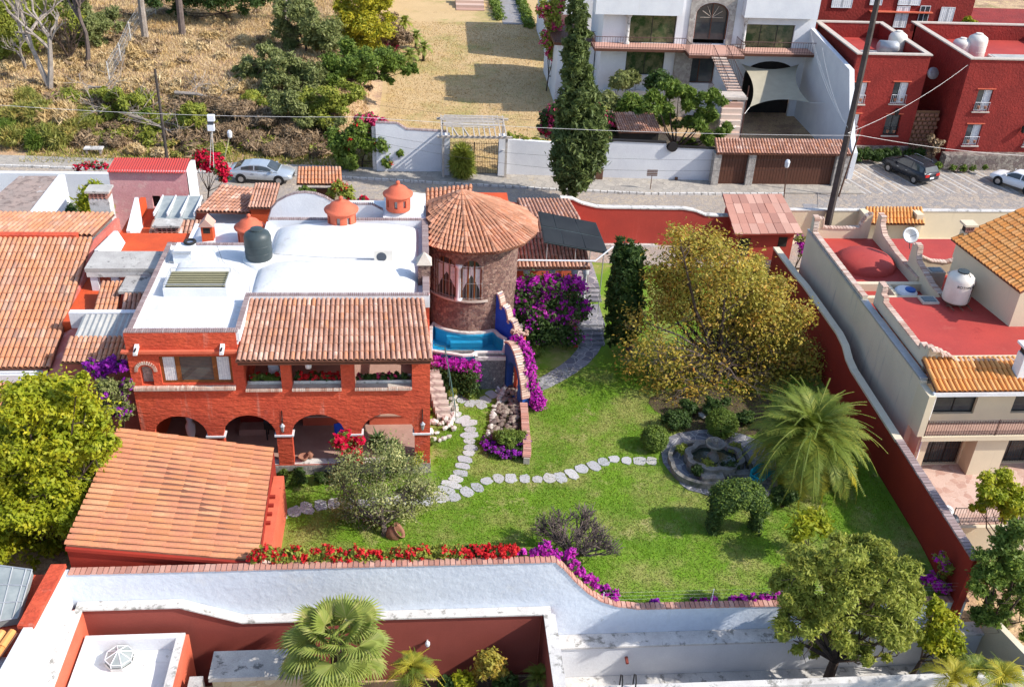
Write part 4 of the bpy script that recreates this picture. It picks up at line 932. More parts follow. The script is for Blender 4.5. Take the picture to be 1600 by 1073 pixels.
c = P(796, 682, .4); bush('fern', 'feathery bright green fern in the rill bed', 'fern', (c.x, c.y, 0), .8, .9, 6000, .05, 'mid', seed=5, asp=4)

# ================================================================== GARAGE ROOF AND BOUNDARY WALLS
G = thing('garage', 'outbuilding with pale orange tiled sloping roof beside the house arches', 'outbuilding', (-10, 33, 0))
ga = PY(187, 668, 36.5); gb = PY(428, 700, 36.5); gc = PY(403, 877, 29.55); gd = PY(103, 852, 29.6)
# tile rows run along x: eave on the east side
tilefield(G, gc, gb, ga, gd, 22, 8, 'tile_g', 300, .20, TILE_LOW, deckmat='deck', seed=5, wf=.86)
m = MB(); m.add([(gd.x, 29.58, 0), (gc.x, 29.55, 0), (gc.x, 29.55, gc.z-.1), (gd.x, 29.58, gd.z-.1), (ga.x, 36.4, 0), (gb.x, 36.4, 0), (gb.x, 36.4, gb.z-.1), (ga.x, 36.4, ga.z-.1)], [(0, 1, 2, 3), (1, 5, 6, 2), (5, 4, 7, 6), (4, 0, 3, 7)]); m.build('wall', 'red_w', G)
m = MB(); m.hexa([(gd.x, 29.46, gd.z-.16), (gc.x, 29.43, gc.z-.16), (gc.x, 29.56, gc.z-.16), (gd.x, 29.58, gd.z-.16)], [(gd.x, 29.46, gd.z-.02), (gc.x, 29.43, gc.z-.02), (gc.x, 29.56, gc.z-.02), (gd.x, 29.58, gd.z-.02)]); m.build('fascia', 'red_w', G)
m = MB(); m.box((-6.55, 31.0, 0), (-6.1, 35.4, 2.05)); m.build('east_wall', 'coral', G)
for k in range(4):
    m = MB(); m.box((-6.56, 32.2+.55*k, 2.06), (-6.3, 32.33+.55*k, 2.18)); m.build('beam_end', 'red_w', G)
m = MB(); m.box((-7.0, 29.7, 0), (-6.2, 30.9, 1.6)); m.build('low_annex', 'brick_o', G)
m = MB(); m.box((-6.9, 29.9, 1.603), (-6.42, 30.8, 1.65)); m.build('glass_roof', 'glass_l', G)

# south boundary wall
SW = thing('south_wall', 'white boundary wall with brick coping that sweeps down along the south of the garden', 'wall', (0, 29.1, -3))
prof = [(-13.4, 2.72), (5.25, 2.72), (5.6, 2.35), (6.1, 1.65), (6.7, .95), (7.3, .45), (8.0, .12), (8.9, -.06), (10, -.08), (23.2, -.2)]
L = 36.6; sw = FR(-13.4, 28.95)
m = MB(sw); wall(m, L, .26, -3.4, [(a+13.4, b) for a, b in prof], (), -.22); m.build('wall_face', 'white_r', SW)
bricks(SW, [(a, 29.08, b) for a, b in prof], .36, .21, .06, 'brick', 300, .1)
# electric fence on it
EF = thing('electric_fence', 'thin electric fence wires on a white post above the south wall', 'fence', (11.9, 29.06, 0))
for x in (7.4, 12.0, 17.5):
    m = MB(); m.tube([(x, 29.06, -.1), (x, 29.06, .85)], .02, 5); m.build('post', 'white', EF)
m = MB()
for z in (.4, .6, .8): m.tube([(7.4, 29.06, z), (12, 29.06, z-.01), (17.5, 29.06, z), (22.6, 29.06, z)], .002, 3)
m.build('wire', 'wire_l', EF)
# east boundary wall of the garden
EW = thing('east_wall', 'deep red boundary wall with brick coping along the east side of the garden', 'wall', (22.7, 45, 0))
ep = [(28.7, 2.4), (36.6, 2.5), (42.6, 2.6), (43.4, 2.75), (44.2, 3.15), (45.2, 3.3), (50.8, 3.2), (52.5, 3.05), (56.4, 2.9)]
er = FR(22.58, 28.7, 0, 1)      # outward = +x ; the garden face is the inner side
m = MB(FR(22.55, 28.7, 0, 1)); m.fr = (lambda f: (lambda s, n, z: f(s, n+.34, z)))(m.fr)
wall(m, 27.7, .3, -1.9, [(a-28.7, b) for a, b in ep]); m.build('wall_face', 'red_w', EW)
bricks(EW, [(22.74, a, b) for a, b in ep if a < 37], .42, .2, .08, 'brick_g', 300, .1)
m = MB(); 
for (a, b), (c, d) in zip(ep[1:], ep[2:]): m.hexa([(22.54, a, b-.05), (22.94, a, b-.05), (22.94, c, d-.05), (22.54, c, d-.05)], [(22.54, a, b+.07), (22.94, a, b+.07), (22.94, c, d+.07), (22.54, c, d+.07)])
m.build('plaster_coping', 'grey_pl', EW)
# north garden wall
NW = thing('north_wall', 'long red garden wall with scalloped plaster top facing the street', 'wall', (15, 60.6, 1))
np_ = [(9.2, 4.35), (10.0, 4.3), (10.6, 4.0), (11.6, 3.75), (12.2, 3.7), (17.6, 3.65), (18.4, 3.5), (19.1, 3.2), (20.0, 3.15), (21.2, 3.15)]
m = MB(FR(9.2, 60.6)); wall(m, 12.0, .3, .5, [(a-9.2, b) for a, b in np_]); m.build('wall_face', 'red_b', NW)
m = MB()
for (a, b), (c, d) in zip(np_, np_[1:]): m.hexa([(a, 60.55, b-.02), (c, 60.55, d-.02), (c, 60.98, d-.02), (a, 60.98, b-.02)], [(a, 60.55, b+.07), (c, 60.55, d+.07), (c, 60.98, d+.07), (a, 60.98, b+.07)])
m.build('plaster_coping', 'conc_w', NW)
m = MB(); m.box((9.6, 60.3, .9), (16.0, 60.595, 1.12)); m.build('pale_plinth', 'conc_w', NW)
# tool shed in the corner
SH = thing('garden_shed', 'red plastered shed with a sloping pinkish tiled roof in the garden corner', 'shed', (22.5, 59, 1))
m = MB(); m.box((20.9, 58.4, .5), (24.6, 62.2, 3.1)); m.build('wall', 'red_b', SH)
a, b, c, d = Vector((20.4, 57.9, 3.1)), Vector((25.0, 58.0, 3.15)), Vector((24.8, 62.4, 4.0)), Vector((20.6, 62.3, 4.0))
tilefield(SH, a, b, c, d, 8, 4, 'brick', 300, .06, (BX[0], BX[1]) if False else ([(-.5, 0, 0), (.5, 0, 0), (.5, 1, 0), (-.5, 1, 0), (-.49, .01, .6), (.49, .01, .6), (.49, .99, .6), (-.49, .99, .6)], BX[1]), deckmat='red_b', wf=.97)
m = MB(); m.box((20.96, 58.39, .9), (21.7, 58.398, 2.6)); m.build('door_opening', 'dark', SH)
m = MB(); m.box((23.6, 58.385, 2.0), (24.2, 58.398, 2.7)); m.build('window_opening', 'dark', SH)
# steps and landing right of the bougainvillea
ST = thing('garden_steps', 'grey stone garden steps and landing between bougainvillea and small cypress', 'steps', (10, 50.5, 0))
for k in range(4):
    m = MB(); m.box((9.15, 49.35+.3*k, -.05+.0*k), (10.75, 49.66+.3*k, .14+.14*k)); m.build('step', 'flag', ST)
m = MB(); m.box((9.2, 50.56, 0), (10.9, 53.2, .70)); m.build('landing', 'flag', ST)
for k in range(4):
    m = MB(); m.box((9.7, 53.21+.36*k, .3), (11.1, 53.57+.36*k, .84+.12*k)); m.build('step', 'flag', ST)
m = MB(); m.box((9.7, 54.66, .3), (11.1, 57.6, 1.22)); m.build('upper_landing', 'flag', ST)
m = MB(); m.box((8.8, 49.2, 0), (9.12, 50.0, .95)); m.build('red_pier', 'red_b', ST)
# blue-grey curved flagstone path
cp = [(926, 533), (918, 548), (905, 563), (888, 576), (868, 588), (850, 598), (832, 606)]
g = [P(u, v, .03) for u, v in cp]; Lf, Rt = ribbon(g, [1.25, 1.2, 1.15, 1.1, 1.05, 1.0, .9]); m = MB()
for i in range(len(g)-1): m.hexa([(Lf[i].x, Lf[i].y, -.05), (Rt[i].x, Rt[i].y, -.05), (Rt[i+1].x, Rt[i+1].y, -.05), (Lf[i+1].x, Lf[i+1].y, -.05)][::-1], [(Lf[i].x, Lf[i].y, .03), (Rt[i].x, Rt[i].y, .03), (Rt[i+1].x, Rt[i+1].y, .03), (Lf[i+1].x, Lf[i+1].y, .03)][::-1])
m.build('flagstone_path', 'flag', None, kind='structure')
# stepping-stone paths, each stone its own piece
def stepping(lab, pts, w, step, seed, zz=.0):
    g = [tuple(P(u, v, .03)) for u, v in pts]; rg = random.Random(seed); c = along(g, step); t = thing('stepping_stones', lab, 'path', (c[0][0], c[0][1], 0), 'stepping stone paths'); 
    for i, p in enumerate(c):
        q = c[min(i+1, len(c)-1)]; r = c[max(i-1, 0)]; d = Vector((q[0]-r[0], q[1]-r[1], 0)).normalized(); nn = Vector((-d.y, d.x, 0)); k = rg.randint(5, 7); pts2 = []
        ww = w*rg.uniform(.65, 1.2); p = tuple(Vector(p)+nn*rg.uniform(-.1, .1)+d*rg.uniform(-.05, .05)); sl = rg.uniform(.45, .54)
        for j in range(k*2):
            a = 2*math.pi*j/(k*2); ex = 3.2; ca, sa = math.cos(a), math.sin(a); rr = (abs(ca)**ex+abs(sa)**ex)**(-1/ex)*rg.uniform(.8, 1.06)
            v = Vector(p)+d*ca*rr*step*sl+nn*sa*rr*ww/2*(1+.15*ca*rg.uniform(-1, 1)); pts2.append((v.x, v.y))
        m = MB(); m.slab(pts2, -.05, .022+rg.uniform(0, .02)+T(p[0], p[1])); m.build('stone', 'step_s', t)
stepping('pale stepping stones winding from the rill bed down past the house to the long path', ((705, 640), (731, 660), (736, 690), (728, 720), (714, 745), (700, 765), (690, 776)), .95, .5, 1)
stepping('pale stepping stones curving across the lawn from flowering shrub to fountain paving', ((690, 778), (720, 772), (755, 755), (790, 745), (830, 747), (868, 748), (900, 738), (935, 723), (965, 717), (1000, 719), (1032, 721)), .74, .62, 2)
stepping('grey square stepping stones between the garage and the flowering shrub', ((436, 803), (465, 798), (495, 792), (520, 786), (600, 782), (650, 780), (685, 778)), .8, .62, 3)
stepping('grey stone slabs leading from the house stairs to the blue arch', ((716, 616), (730, 630), (745, 632), (765, 618), (784, 612)), .9, .55, 4)
# rockery beds beside the house
rk = []
for row in (((668, 612), (690, 604), (706, 615), (712, 640), (706, 660), (695, 672)), ((668, 640), (690, 635), (700, 640)), ((666, 625), (684, 618)), ((668, 660), (685, 665), (700, 655)), ((675, 675), (690, 678)), ((668, 688), (690, 688), (708, 680)), ((700, 660), (708, 672))):
    rk += along([tuple(P(u, v, .05)) for u, v in row], .3)
stones('rockery', 'pale boulders laid in terraces beside the right end of the house', 'rockery', rk, .34, 'rock', seed=6, hh=.8, jit=.07)
# stairs with green rail up to the pool
SR = thing('house_stairs', 'narrow brick stairs with green handrail between the house and the flowered hedge', 'stairs', (1.0, 43.6, 0))
for k in range(9):
    m = MB(); y = 42.2+.32*k; x = 1.35-.09*k
    m.box((x-.55, y, 0), (x+.25, y+.33, .2+.2*k)); m.build('step', 'mortar', SR)
m = MB(); m.tube([(1.75, 42.1, .8), (1.25, 44.9, 2.8), (.7, 45.0, 2.85)], .025, 5)
for k in range(8): m.tube([(1.75-.07*k, 42.1+.4*k, .1+.26*k), (1.75-.07*k, 42.1+.4*k, .8+.285*k)], .015, 4)
m.build('handrail', M('green_rail', (.05, .12, .11), None, rough=.6, fine=0), SR)
# ================================================================== LEFT NEIGHBOURS
NBL = thing('neighbour_house', 'long neighbouring house with weathered orange tiled roof at the left edge', 'house', (-20, 44, 0))
tilefield(NBL, (-24.9, 39.6, 5.1), (-16.75, 39.6, 5.1), (-17.1, 49.1, 6.95), (-25.6, 49.1, 6.95), 34, 15, 'tile_o', 300, seed=6)
tilefield(NBL, (-17.2, 53.6, 6.3), (-25.6, 53.6, 6.3), (-25.6, 49.5, 6.95), (-17.2, 49.5, 6.95), 32, 6, 'tile_o', 0, seed=7)
tilefield(NBL, (-24.9, 37.7, 3.9), (-16.7, 37.7, 3.9), (-16.8, 39.5, 4.4), (-24.9, 39.5, 4.4), 34, 4, 'tile_o', 0, seed=8)
m = MB(); m.box((-25.6, 49.1, 6.8), (-17.9, 49.5, 7.15)); m.build('ridge_beam', 'red', NBL)
m = MB(); m.box((-25.6, 38.0, 0), (-16.85, 39.5, 3.75)); m.box((-25.6, 39.5, 0), (-16.95, 53.3, 4.95)); m.build('wall', 'white', NBL)
m = MB(); m.add([(-16.9, 39.52, 0), (-16.9, 53.3, 0), (-16.9, 53.3, 6.2), (-16.9, 49.3, 6.85), (-16.9, 39.52, 5.0), (-17.1, 39.52, 0), (-17.1, 53.3, 0), (-17.1, 53.3, 6.2), (-17.1, 49.3, 6.85), (-17.1, 39.52, 5.0)],
      [(0, 1, 2, 3, 4), (9, 8, 7, 6, 5), (4, 3, 8, 9), (3, 2, 7, 8), (2, 1, 6, 7), (0, 4, 9, 5)]); m.build('east_wall', 'pinkred', NBL)
m = MB(); m.box((-24.9, 39.42, 4.45), (-16.72, 39.6, 4.85)); m.box((-17.0, 37.9, 3.7), (-16.62, 41.0, 4.3)); m.build('white_band', 'white', NBL)
# service yard between the houses
YD = thing('service_yard', 'narrow service wing of orange walls and small tiled roofs left of the white flat roof', 'annex', (-15, 45, 0))
m = MB(); m.box((-15.9, 38.8, 0), (-12.8, 39.1, 6.0)); m.build('wall', 'pinkred', YD)
m = MB(); m.box((-15.9, 39.11, 0), (-12.79, 42.3, 6.0)); m.box((-16.88, 42.31, 0), (-12.79, 52.0, 5.9)); m.build('wing_block', 'orange', YD)
tilefield(YD, (-15.78, 38.45, 6.12), (-12.85, 38.45, 6.12), (-12.85, 39.95, 6.5), (-15.78, 39.95, 6.5), 14, 4, 'tile_o', 300, seed=9)
m = MB()
for i in range(22):
    x = -15.6+2.75*i/22; z = .06*(i % 2); w_ = 2.75/22
    m.hexa([(x, 40.0, 6.42+z), (x+w_, 40.0, 6.48-z), (x+w_, 41.75, 6.68-z), (x, 41.75, 6.62+z)], [(x, 40.0, 6.45+z), (x+w_, 40.0, 6.51-z), (x+w_, 41.75, 6.71-z), (x, 41.75, 6.65+z)])
m.build('corrugated_roof', 'corr_g', YD)
m = MB(); m.box((-16.3, 41.8, 5.9), (-12.82, 42.1, 6.72)); m.build('beam', 'white', YD)
m = MB(); m.hexa([(-16.85, 38.6, 4.6), (-15.95, 38.6, 4.6), (-15.95, 42.2, 5.2), (-16.85, 42.2, 5.2)], [(-16.85, 38.6, 4.75), (-15.95, 38.6, 5.2), (-15.95, 42.2, 5.9), (-16.85, 42.2, 5.4)]); m.build('gutter_wall', 'pinkred', YD)
tilefield(YD, (-15.5, 42.75, 6.25), (-14.45, 42.75, 6.25), (-14.5, 44.7, 6.75), (-15.55, 44.7, 6.75), 5, 5, 'tile_o', 300, seed=10)
tilefield(YD, (-14.2, 42.75, 6.3), (-12.95, 42.75, 6.3), (-12.95, 43.5, 6.75), (-14.2, 43.5, 6.75), 6, 2, 'tile_p', 300, seed=11)
m = MB(); m.box((-14.35, 43.6, 5.9), (-12.85, 45.0, 6.75)); m.build('wall', 'red_b', YD)
m = MB(); m.box((-14.45, 43.52, 6.76), (-12.83, 45.1, 6.9)); m.build('concrete_slab', 'conc', YD)
m = MB(); m.box((-16.45, 45.3, 7.0), (-12.82, 47.2, 7.2)); m.build('concrete_slab', 'conc', YD)
m = MB(); m.box((-16.4, 45.31, 6.72), (-12.85, 45.55, 6.99)); m.build('slab_beam', 'conc_w', YD)
for x_ in (-16.3, -15.3): m = MB(); m.box((x_, 45.4, 5.9), (x_+.35, 45.75, 6.71)); m.build('slab_post', 'white', YD)
m = MB(); m.hexa([(-16.5, 47.3, 5.9), (-16.0, 47.3, 5.9), (-16.0, 50.8, 5.9), (-16.5, 50.8, 5.9)], [(-16.5, 47.3, 7.2), (-16.3, 47.3, 7.2), (-16.3, 50.8, 6.6), (-16.5, 50.8, 6.6)]); m.build('low_wall', 'white', YD)
m = MB(); m.box((-16.8, 52.0, 2.0), (-12.9, 52.2, 4.9)); m.build('wall', 'orange', YD)
m = MB(); m.box((-16.9, 52.9, 2.0), (-16.6, 58.0, 5.4)); m.build('wall', 'orange', YD)
m = MB(); m.box((-16.6, 52.8, 2.0), (-12.4, 58.1, 4.6)); m.build('wall', 'orange', YD)
tilefield(YD, (-15.6, 53.0, 4.7), (-12.7, 53.0, 4.7), (-12.7, 55.0, 5.2), (-15.6, 55.0, 5.2), 12, 4, 'tile_p', 300, seed=12)
m = MB(); m.hexa([(-15.5, 55.2, 5.2), (-13.2, 55.2, 5.2), (-13.2, 57.8, 5.5), (-15.5, 57.8, 5.5)], [(-15.5, 55.2, 5.3), (-13.2, 55.2, 5.3), (-13.2, 57.8, 5.6), (-15.5, 57.8, 5.6)]); sk = m.build('roof_light', 'glass_l', YD)
m = MB()
for i in range(4): x = -15.5+.766*i; m.box((x-.03, 55.2, 5.44), (x+.03, 57.8, 5.66))
m.build('glazing_bar', 'white', sk)
def chimney(parent, x, y, z0, z1, w, d, cap='conc', body='conc_w'):
    m = MB(); m.box((x-w/2, y-d/2, z0), (x+w/2, y+d/2, z1)); c = m.build('chimney', body, parent)
    m = MB(); m.box((x-w/2-.12, y-d/2-.12, z1+.38), (x+w/2+.12, y+d/2+.12, z1+.5)); m.build('chimney_cap', cap, c)
    m = MB(); m.box((x-w/2+.05, y-d/2+.05, z1), (x+w/2-.05, y+d/2-.05, z1+.38)); m.build('vent_core', 'dark', c)
    mats = []
    for r in range(3):
        for k in range(5): mats.append(Matrix.Translation((x-w/2+w*(k+.5)/5, y-d/2+.02, z1+.12*r)) @ Matrix.Diagonal((w/5*.35, .1, .1, 1)))
        mats.append(Matrix.Translation((x, y-d/2+.02, z1+.12*r+.09)) @ Matrix.Diagonal((w, .1, .035, 1)))
        mats.append(Matrix.Translation((x+w/2-.02, y, z1+.12*r+.09)) @ Matrix.Diagonal((.1, d, .035, 1)))
    put(c, 'brick', _MC.get('bxbrick') or _MC.setdefault('bxbrick', mesh_of('brick', *BX, 'brick')), mats, 'vent_bricks', 0)
chimney(YD, -14.3, 53.4, 4.7, 5.4, 1.3, .8)
p = PY(163, 350, 54.5); chimney(YD, p.x, 54.7, 4.0, 6.9, 1.1, .8)
m = MB(); m.add([(-16.5, 52.9, 4.6), (-16.5, 55.5, 4.6), (-16.5, 55.5, 6.5), (-16.3, 52.9, 4.6), (-16.3, 55.5, 4.6), (-16.3, 55.5, 6.5), (-16.5, 52.9, 5.6), (-16.3, 52.9, 5.6)], [(0, 1, 2, 6), (3, 7, 5, 4), (6, 2, 5, 7), (0, 6, 7, 3), (1, 4, 5, 2)]); m.build('stepped_wall', 'white', YD)
# pink building
PK = thing('pink_outbuilding', 'faded pink plastered outbuilding with red corrugated roof and one small dark window', 'outbuilding', (-17, 60, 1))
a, b = PY(168, 268, 59.6), PY(290, 270, 59.6); c, d = PY(298, 248, 62.6), PY(180, 247, 62.6)
m = MB(FR(a.x, 59.7)); wall(m, b.x-a.x, .25, 1, a.z-.03, [(2.38, 2.88, 3.95, 4.75)]); m.build('wall', 'pink', PK)
m = MB(); m.box((a.x+2.3, 59.98, 3.9), (a.x+3.0, 60.0, 4.8)); m.build('window_void', 'dark', PK)
m = MB(); m.add([(b.x, 59.72, 1), (b.x, 62.5, 1), (b.x, 62.5, c.z-.05), (b.x, 59.72, b.z-.05), (b.x-.25, 59.98, 1), (b.x-.25, 62.5, 1), (b.x-.25, 62.5, c.z-.05), (b.x-.25, 59.98, b.z-.05)], [(0, 1, 2, 3), (7, 6, 5, 4), (3, 2, 6, 7), (1, 5, 6, 2)]); m.build('wall', 'white', PK)
m = MB(); n_ = 60
for i in range(n_):
    f0, f1 = i/n_, (i+1)/n_; o0, o1 = (.0, .06) if i % 2 else (.06, .0); L0 = a.lerp(b, f0); L1 = a.lerp(b, f1); U0 = d.lerp(c, f0); U1 = d.lerp(c, f1); z = Vector((0, 0, 1)); y = Vector((0, -.12, 0))
    m.hexa([L0+y+z*(o0-.03), L1+y+z*(o1-.03), U1+z*(o1-.03), U0+z*(o0-.03)], [L0+y+z*o0, L1+y+z*o1, U1+z*o1, U0+z*o0])
m.build('corrugated_roof', 'corr_r', PK)
# white house far left
WL = thing('white_annex', 'white walled yard and stained concrete roof at the far left by the street', 'house', (-24, 62, 1))
m = MB(); m.box((-36, 66.6, .8), (-19.3, 67.0, 3.3)); m.build('street_wall', 'white', WL)
s0, s1, s2, s3 = P(-40, 335, 4), P(40, 342, 4), P(92, 275, 4.0), P(30, 275, 4.0)
m = MB(); m.slab([tuple(s0), tuple(s1), tuple(s2), tuple(s3)], .2); m.build('concrete_roof', 'conc_o', WL)
m = MB()
for p_, q_ in ((s1, s2),):
    d_ = (q_-p_).normalized(); n_ = Vector((d_.y, -d_.x, 0))
    m.hexa([(p_.x, p_.y, 1), (p_.x+n_.x*.4, p_.y+n_.y*.4, 1), (q_.x+n_.x*.4, q_.y+n_.y*.4, 1), (q_.x, q_.y, 1)], [(p_.x, p_.y, 4.1), (p_.x+n_.x*.4, p_.y+n_.y*.4, 4.1), (q_.x+n_.x*.4, q_.y+n_.y*.4, 4.1), (q_.x, q_.y, 4.1)])
m.build('diagonal_wall', 'white', WL)
m = MB(); m.box((-29, 57.6, .8), (-19.2, 57.9, 3.4)); m.box((-19.4, 57.9, .8), (-19.2, 66.6, 3.9)); m.build('yard_wall', 'white', WL)
m = MB(); m.box((-33, 57.9, .8), (-19.4, 66.6, 1.2)); m.build('yard_floor', 'conc', WL)
# small tiled roof behind the house, with an orange dormer
TL = thing('tiled_annex', 'small annex with faded tiled roof behind the left cupola', 'annex', (-11, 57, 1))
a, b, c, d = PY(306, 331, 55.2), PY(390, 333, 55.2), PY(434, 300, 58.4), PY(345, 290, 58.8)
tilefield(TL, a, b, c, d, 14, 8, 'tile_p', 300, seed=14)
m = MB(); m.slab([(a.x, a.y+.1), (b.x, b.y+.1), (c.x-.1, c.y), (d.x, d.y)], 1, 4.9); m.build('wall', 'white', TL)
p = PY(392, 335, 55.1); q = PY(430, 320, 56.2)
m = MB(); m.box((p.x, 55.1, 4), (p.x+1.15, 57.2, 6.1)); m.build('dormer_wall', 'orange', TL)
tilefield(TL, (p.x-.15, 54.95, 6.1), (p.x+1.35, 54.95, 6.1), (p.x+1.5, 57.3, 6.6), (p.x, 57.3, 6.6), 8, 4, 'tile_p', 300, seed=15)
# street wall and little tiled gate on this side of the road
SG = thing('tiled_gateway', 'small tiled gateway roof over a dark door, beside the parked silver sedan', 'gateway', (-7, 65.5, 1))
a, b, c, d = PY(463, 288, 64.9), PY(535, 289, 64.9), PY(533, 262, 66.3), PY(465, 262, 66.3)
tilefield(SG, a, b, c, d, 13, 4, 'tile_o', 300, seed=16)
m = MB(); m.box((a.x+.6, 65.3, 1), (b.x-.6, 65.5, 2.9)); m.build('door', 'wood_d', SG)
m = MB(); m.box((a.x+.3, 65.2, .8), (a.x+.6, 65.9, 3.1)); m.box((b.x-.6, 65.2, .8), (b.x-.3, 65.9, 3.1)); m.build('gate_pier', 'cream', SG)
m = MB(); m.box((-12.6, 64.2, .9), (a.x+.3, 64.5, 2.5)); m.box((b.x-.3, 64.5, .9), (1.5, 64.8, 2.4)); m.build('street_wall', 'conc_o', SG)
m = MB(); m.box((1.5, 62.5, .9), (9.4, 62.8, 2.2)); m.build('street_wall', 'red_b', SG)

# ================================================================== CREAM HOUSE ON THE RIGHT
CH = thing('cream_house', 'cream and grey house with red roof terraces and stepped brick parapets on the right', 'house', (29, 45, 0))
m = MB(FR(23.7, 37.9, 0, 1)); m.fr = (lambda f: (lambda s, n, z: f(s, n, z)))(FR(24.0, 37.9, 0, 1))
wall(m, 16.5, .3, -.5, [(0, 5.1), (16.5, 5.15)]); m.build('west_wall', 'grey_pl', CH)
m = MB(); m.box((23.66, 38.0, 5.1), (24.06, 54.4, 5.2)); m.build('coping', 'galv', CH)
m = MB(); m.box((24.0, 45.3, 4.2), (36, 54.3, 4.6)); m.build('roof_terrace', 'red_roof', CH)
m = MB(); m.box((24.3, 39.2, 5.0), (36, 45.3, 5.5)); m.build('roof_terrace', 'red_roof', CH)
# upper parapet, stepped
pw = [(0, 6.25), (.25, 6.25), (.26, 6.05), (.8, 6.05), (.81, 5.75), (5.3, 5.75), (5.31, 6.0), (5.7, 6.0), (5.71, 6.45), (6.3, 6.45)]
m = MB(FR(24.5, 39.0, 0, 1)); wall(m, 6.3, .25, 5.1, pw); m.build('parapet', 'grey_pl', CH)
bricks(CH, [(24.38, 39.0+s, z) for s, z in pw], .34, .2, .06, 'brick_o', 120)
m = MB(FR(24.3, 38.95)); pf = [(0, 6.25), (.5, 6.2), (.55, 6.0), (1.0, 5.95), (1.3, 5.7), (9.5, 5.7)]
wall(m, 9.5, .25, 4.8, pf); m.build('parapet', 'cream', CH)
bricks(CH, [(24.3+s, 38.83, z) for s, z in pf], .34, .2, .06, 'brick_o', 120)
# north section parapets with steps and arches
def par(x0, y0, x1, y1, prof, base, mat='cream', cap=100):
    L = math.hypot(x1-x0, y1-y0); pr = [(s*L, z) for s, z in prof]; f = FR(x0, y0, x1-x0, y1-y0)
    m = MB(f); wall(m, L, .25, base, pr); m.build('parapet', mat, CH); bricks(CH, [f(s, -.125, z) for s, z in pr], .36, .2, .07, 'brick_o', cap)
par(24.25, 54.3, 27.6, 54.3, [(0, 5.9), (.08, 5.9), (.1, 5.3), (.45, 5.25), (.8, 5.3), (.84, 5.7), (.9, 6.1), (1, 6.3)], 4.2)
par(27.9, 54.3, 27.9, 48.0, [(0, 6.3), (.08, 6.3), (.1, 5.8), (.2, 5.4), (.5, 5.2), (.99, 5.2)][::1], 4.2)
par(28.0, 49.4, 32.5, 49.6, [(0, 6.5), (.06, 6.5), (.1, 5.9), (.3, 5.5), (.5, 5.4), (.7, 5.6), (.85, 6.0), (.9, 6.3), (1, 6.3)], 4.2)
par(28.0, 49.4, 28.0, 45.5, [(0, 6.7), (.1, 6.7), (.14, 6.1), (.2, 5.9), (.7, 5.5), (.99, 5.5)], 4.2)
par(24.0, 45.6, 24.0, 54.2, [(0, 5.35), (.3, 5.3), (.94, 5.3), (.95, 6.2), (1, 6.2)], 5.05, 'grey_pl')
m = MB(); m.box((24.3, 47.6, 4.3), (28.0, 47.9, 5.05)); m.box((24.3, 46.2, 4.3), (28.0, 46.5, 4.95)); m.box((26.0, 46.5, 4.3), (26.2, 47.6, 5.0)); m.build('terrace_wall', 'cream', CH)
m = MB(); m.lathe((26.1, 50.9, 4.6), [(1.75, 0), (1.7, .25), (1.4, .5), (.9, .68), (.4, .75), (0, .77)], 28); m.build('dome', 'red_roof', CH, True)
tk = MB(); tk.lathe((26.9, 47.05, 4.6), [(.62, 0), (.62, .3), (.5, .42), (.2, .48), (0, .48)], 20); t = thing('water_cistern', 'low white cistern with a blue lid behind the cream house parapet', 'cistern', (26.9, 47.05, 4.6)); tk.build('body', 'white', t)
tk = MB(); tk.lathe((27.05, 46.9, 5.05), [(.3, 0), (.28, .08), (.1, .12), (0, .12)], 16); tk.build('lid', 'blue2', t)
chimney(CH, 29.1, 45.9, 4.8, 6.0, .85, .7, 'mortar', 'cream')
for i, (u, v) in enumerate(((1462, 422), (1451, 468))):
    p = P(u, v, 5.6); m = MB(); m.box((p.x-.45, p.y-.35, 4.6), (p.x+.45, p.y+.35, 5.62)); k = m.build('skylight', 'mortar', CH); m = MB(); m.box((p.x-.33, p.y-.24, 5.622), (p.x+.33, p.y+.24, 5.65)); m.build('skylight_glass', 'glass', k)
# penthouse
PH = [P(1483, 470, 5.5), P(1553, 484, 5.5)]
x0 = 28.9; y0 = 42.3
m = MB(); m.add([(30.2, 42.2, 5.4), (36, 42.2, 5.4), (36, 42.2, 7.6), (30.2, 42.2, 7.6), (29.4, 47.6, 5.4), (36, 47.6, 5.4), (36, 47.6, 9.2), (29.4, 47.6, 7.6)], [(0, 1, 2, 3), (4, 0, 3, 7), (1, 5, 6, 2), (5, 4, 7, 6)]); m.build('penthouse_wall', 'cream', CH)
a, b, c, d = PY(1563, 437, 42.0), PY(1640, 400, 44.5), PY(1620, 372, 47.2), PY(1567, 348, 47.6)
e = PY(1500, 378, 47.6)
tilefield(CH, (29.1, 47.9, 7.7), (29.95, 41.9, 7.65), (33.4, 42.6, 9.5), (32.6, 47.9, 9.55), 22, 10, 'tile_y', 160, seed=17)
m = MB(); m.add([(33.4, 42.6, 9.45), (32.6, 47.9, 9.5), (36, 47.9, 7.7), (36, 41.9, 7.6)], [(0, 3, 2, 1)]); m.build('far_slope', 'tile_y', CH)
chimney(CH, 29.9, 47.9, 6.5, 8.2, .5, .5, 'cream', 'cream')
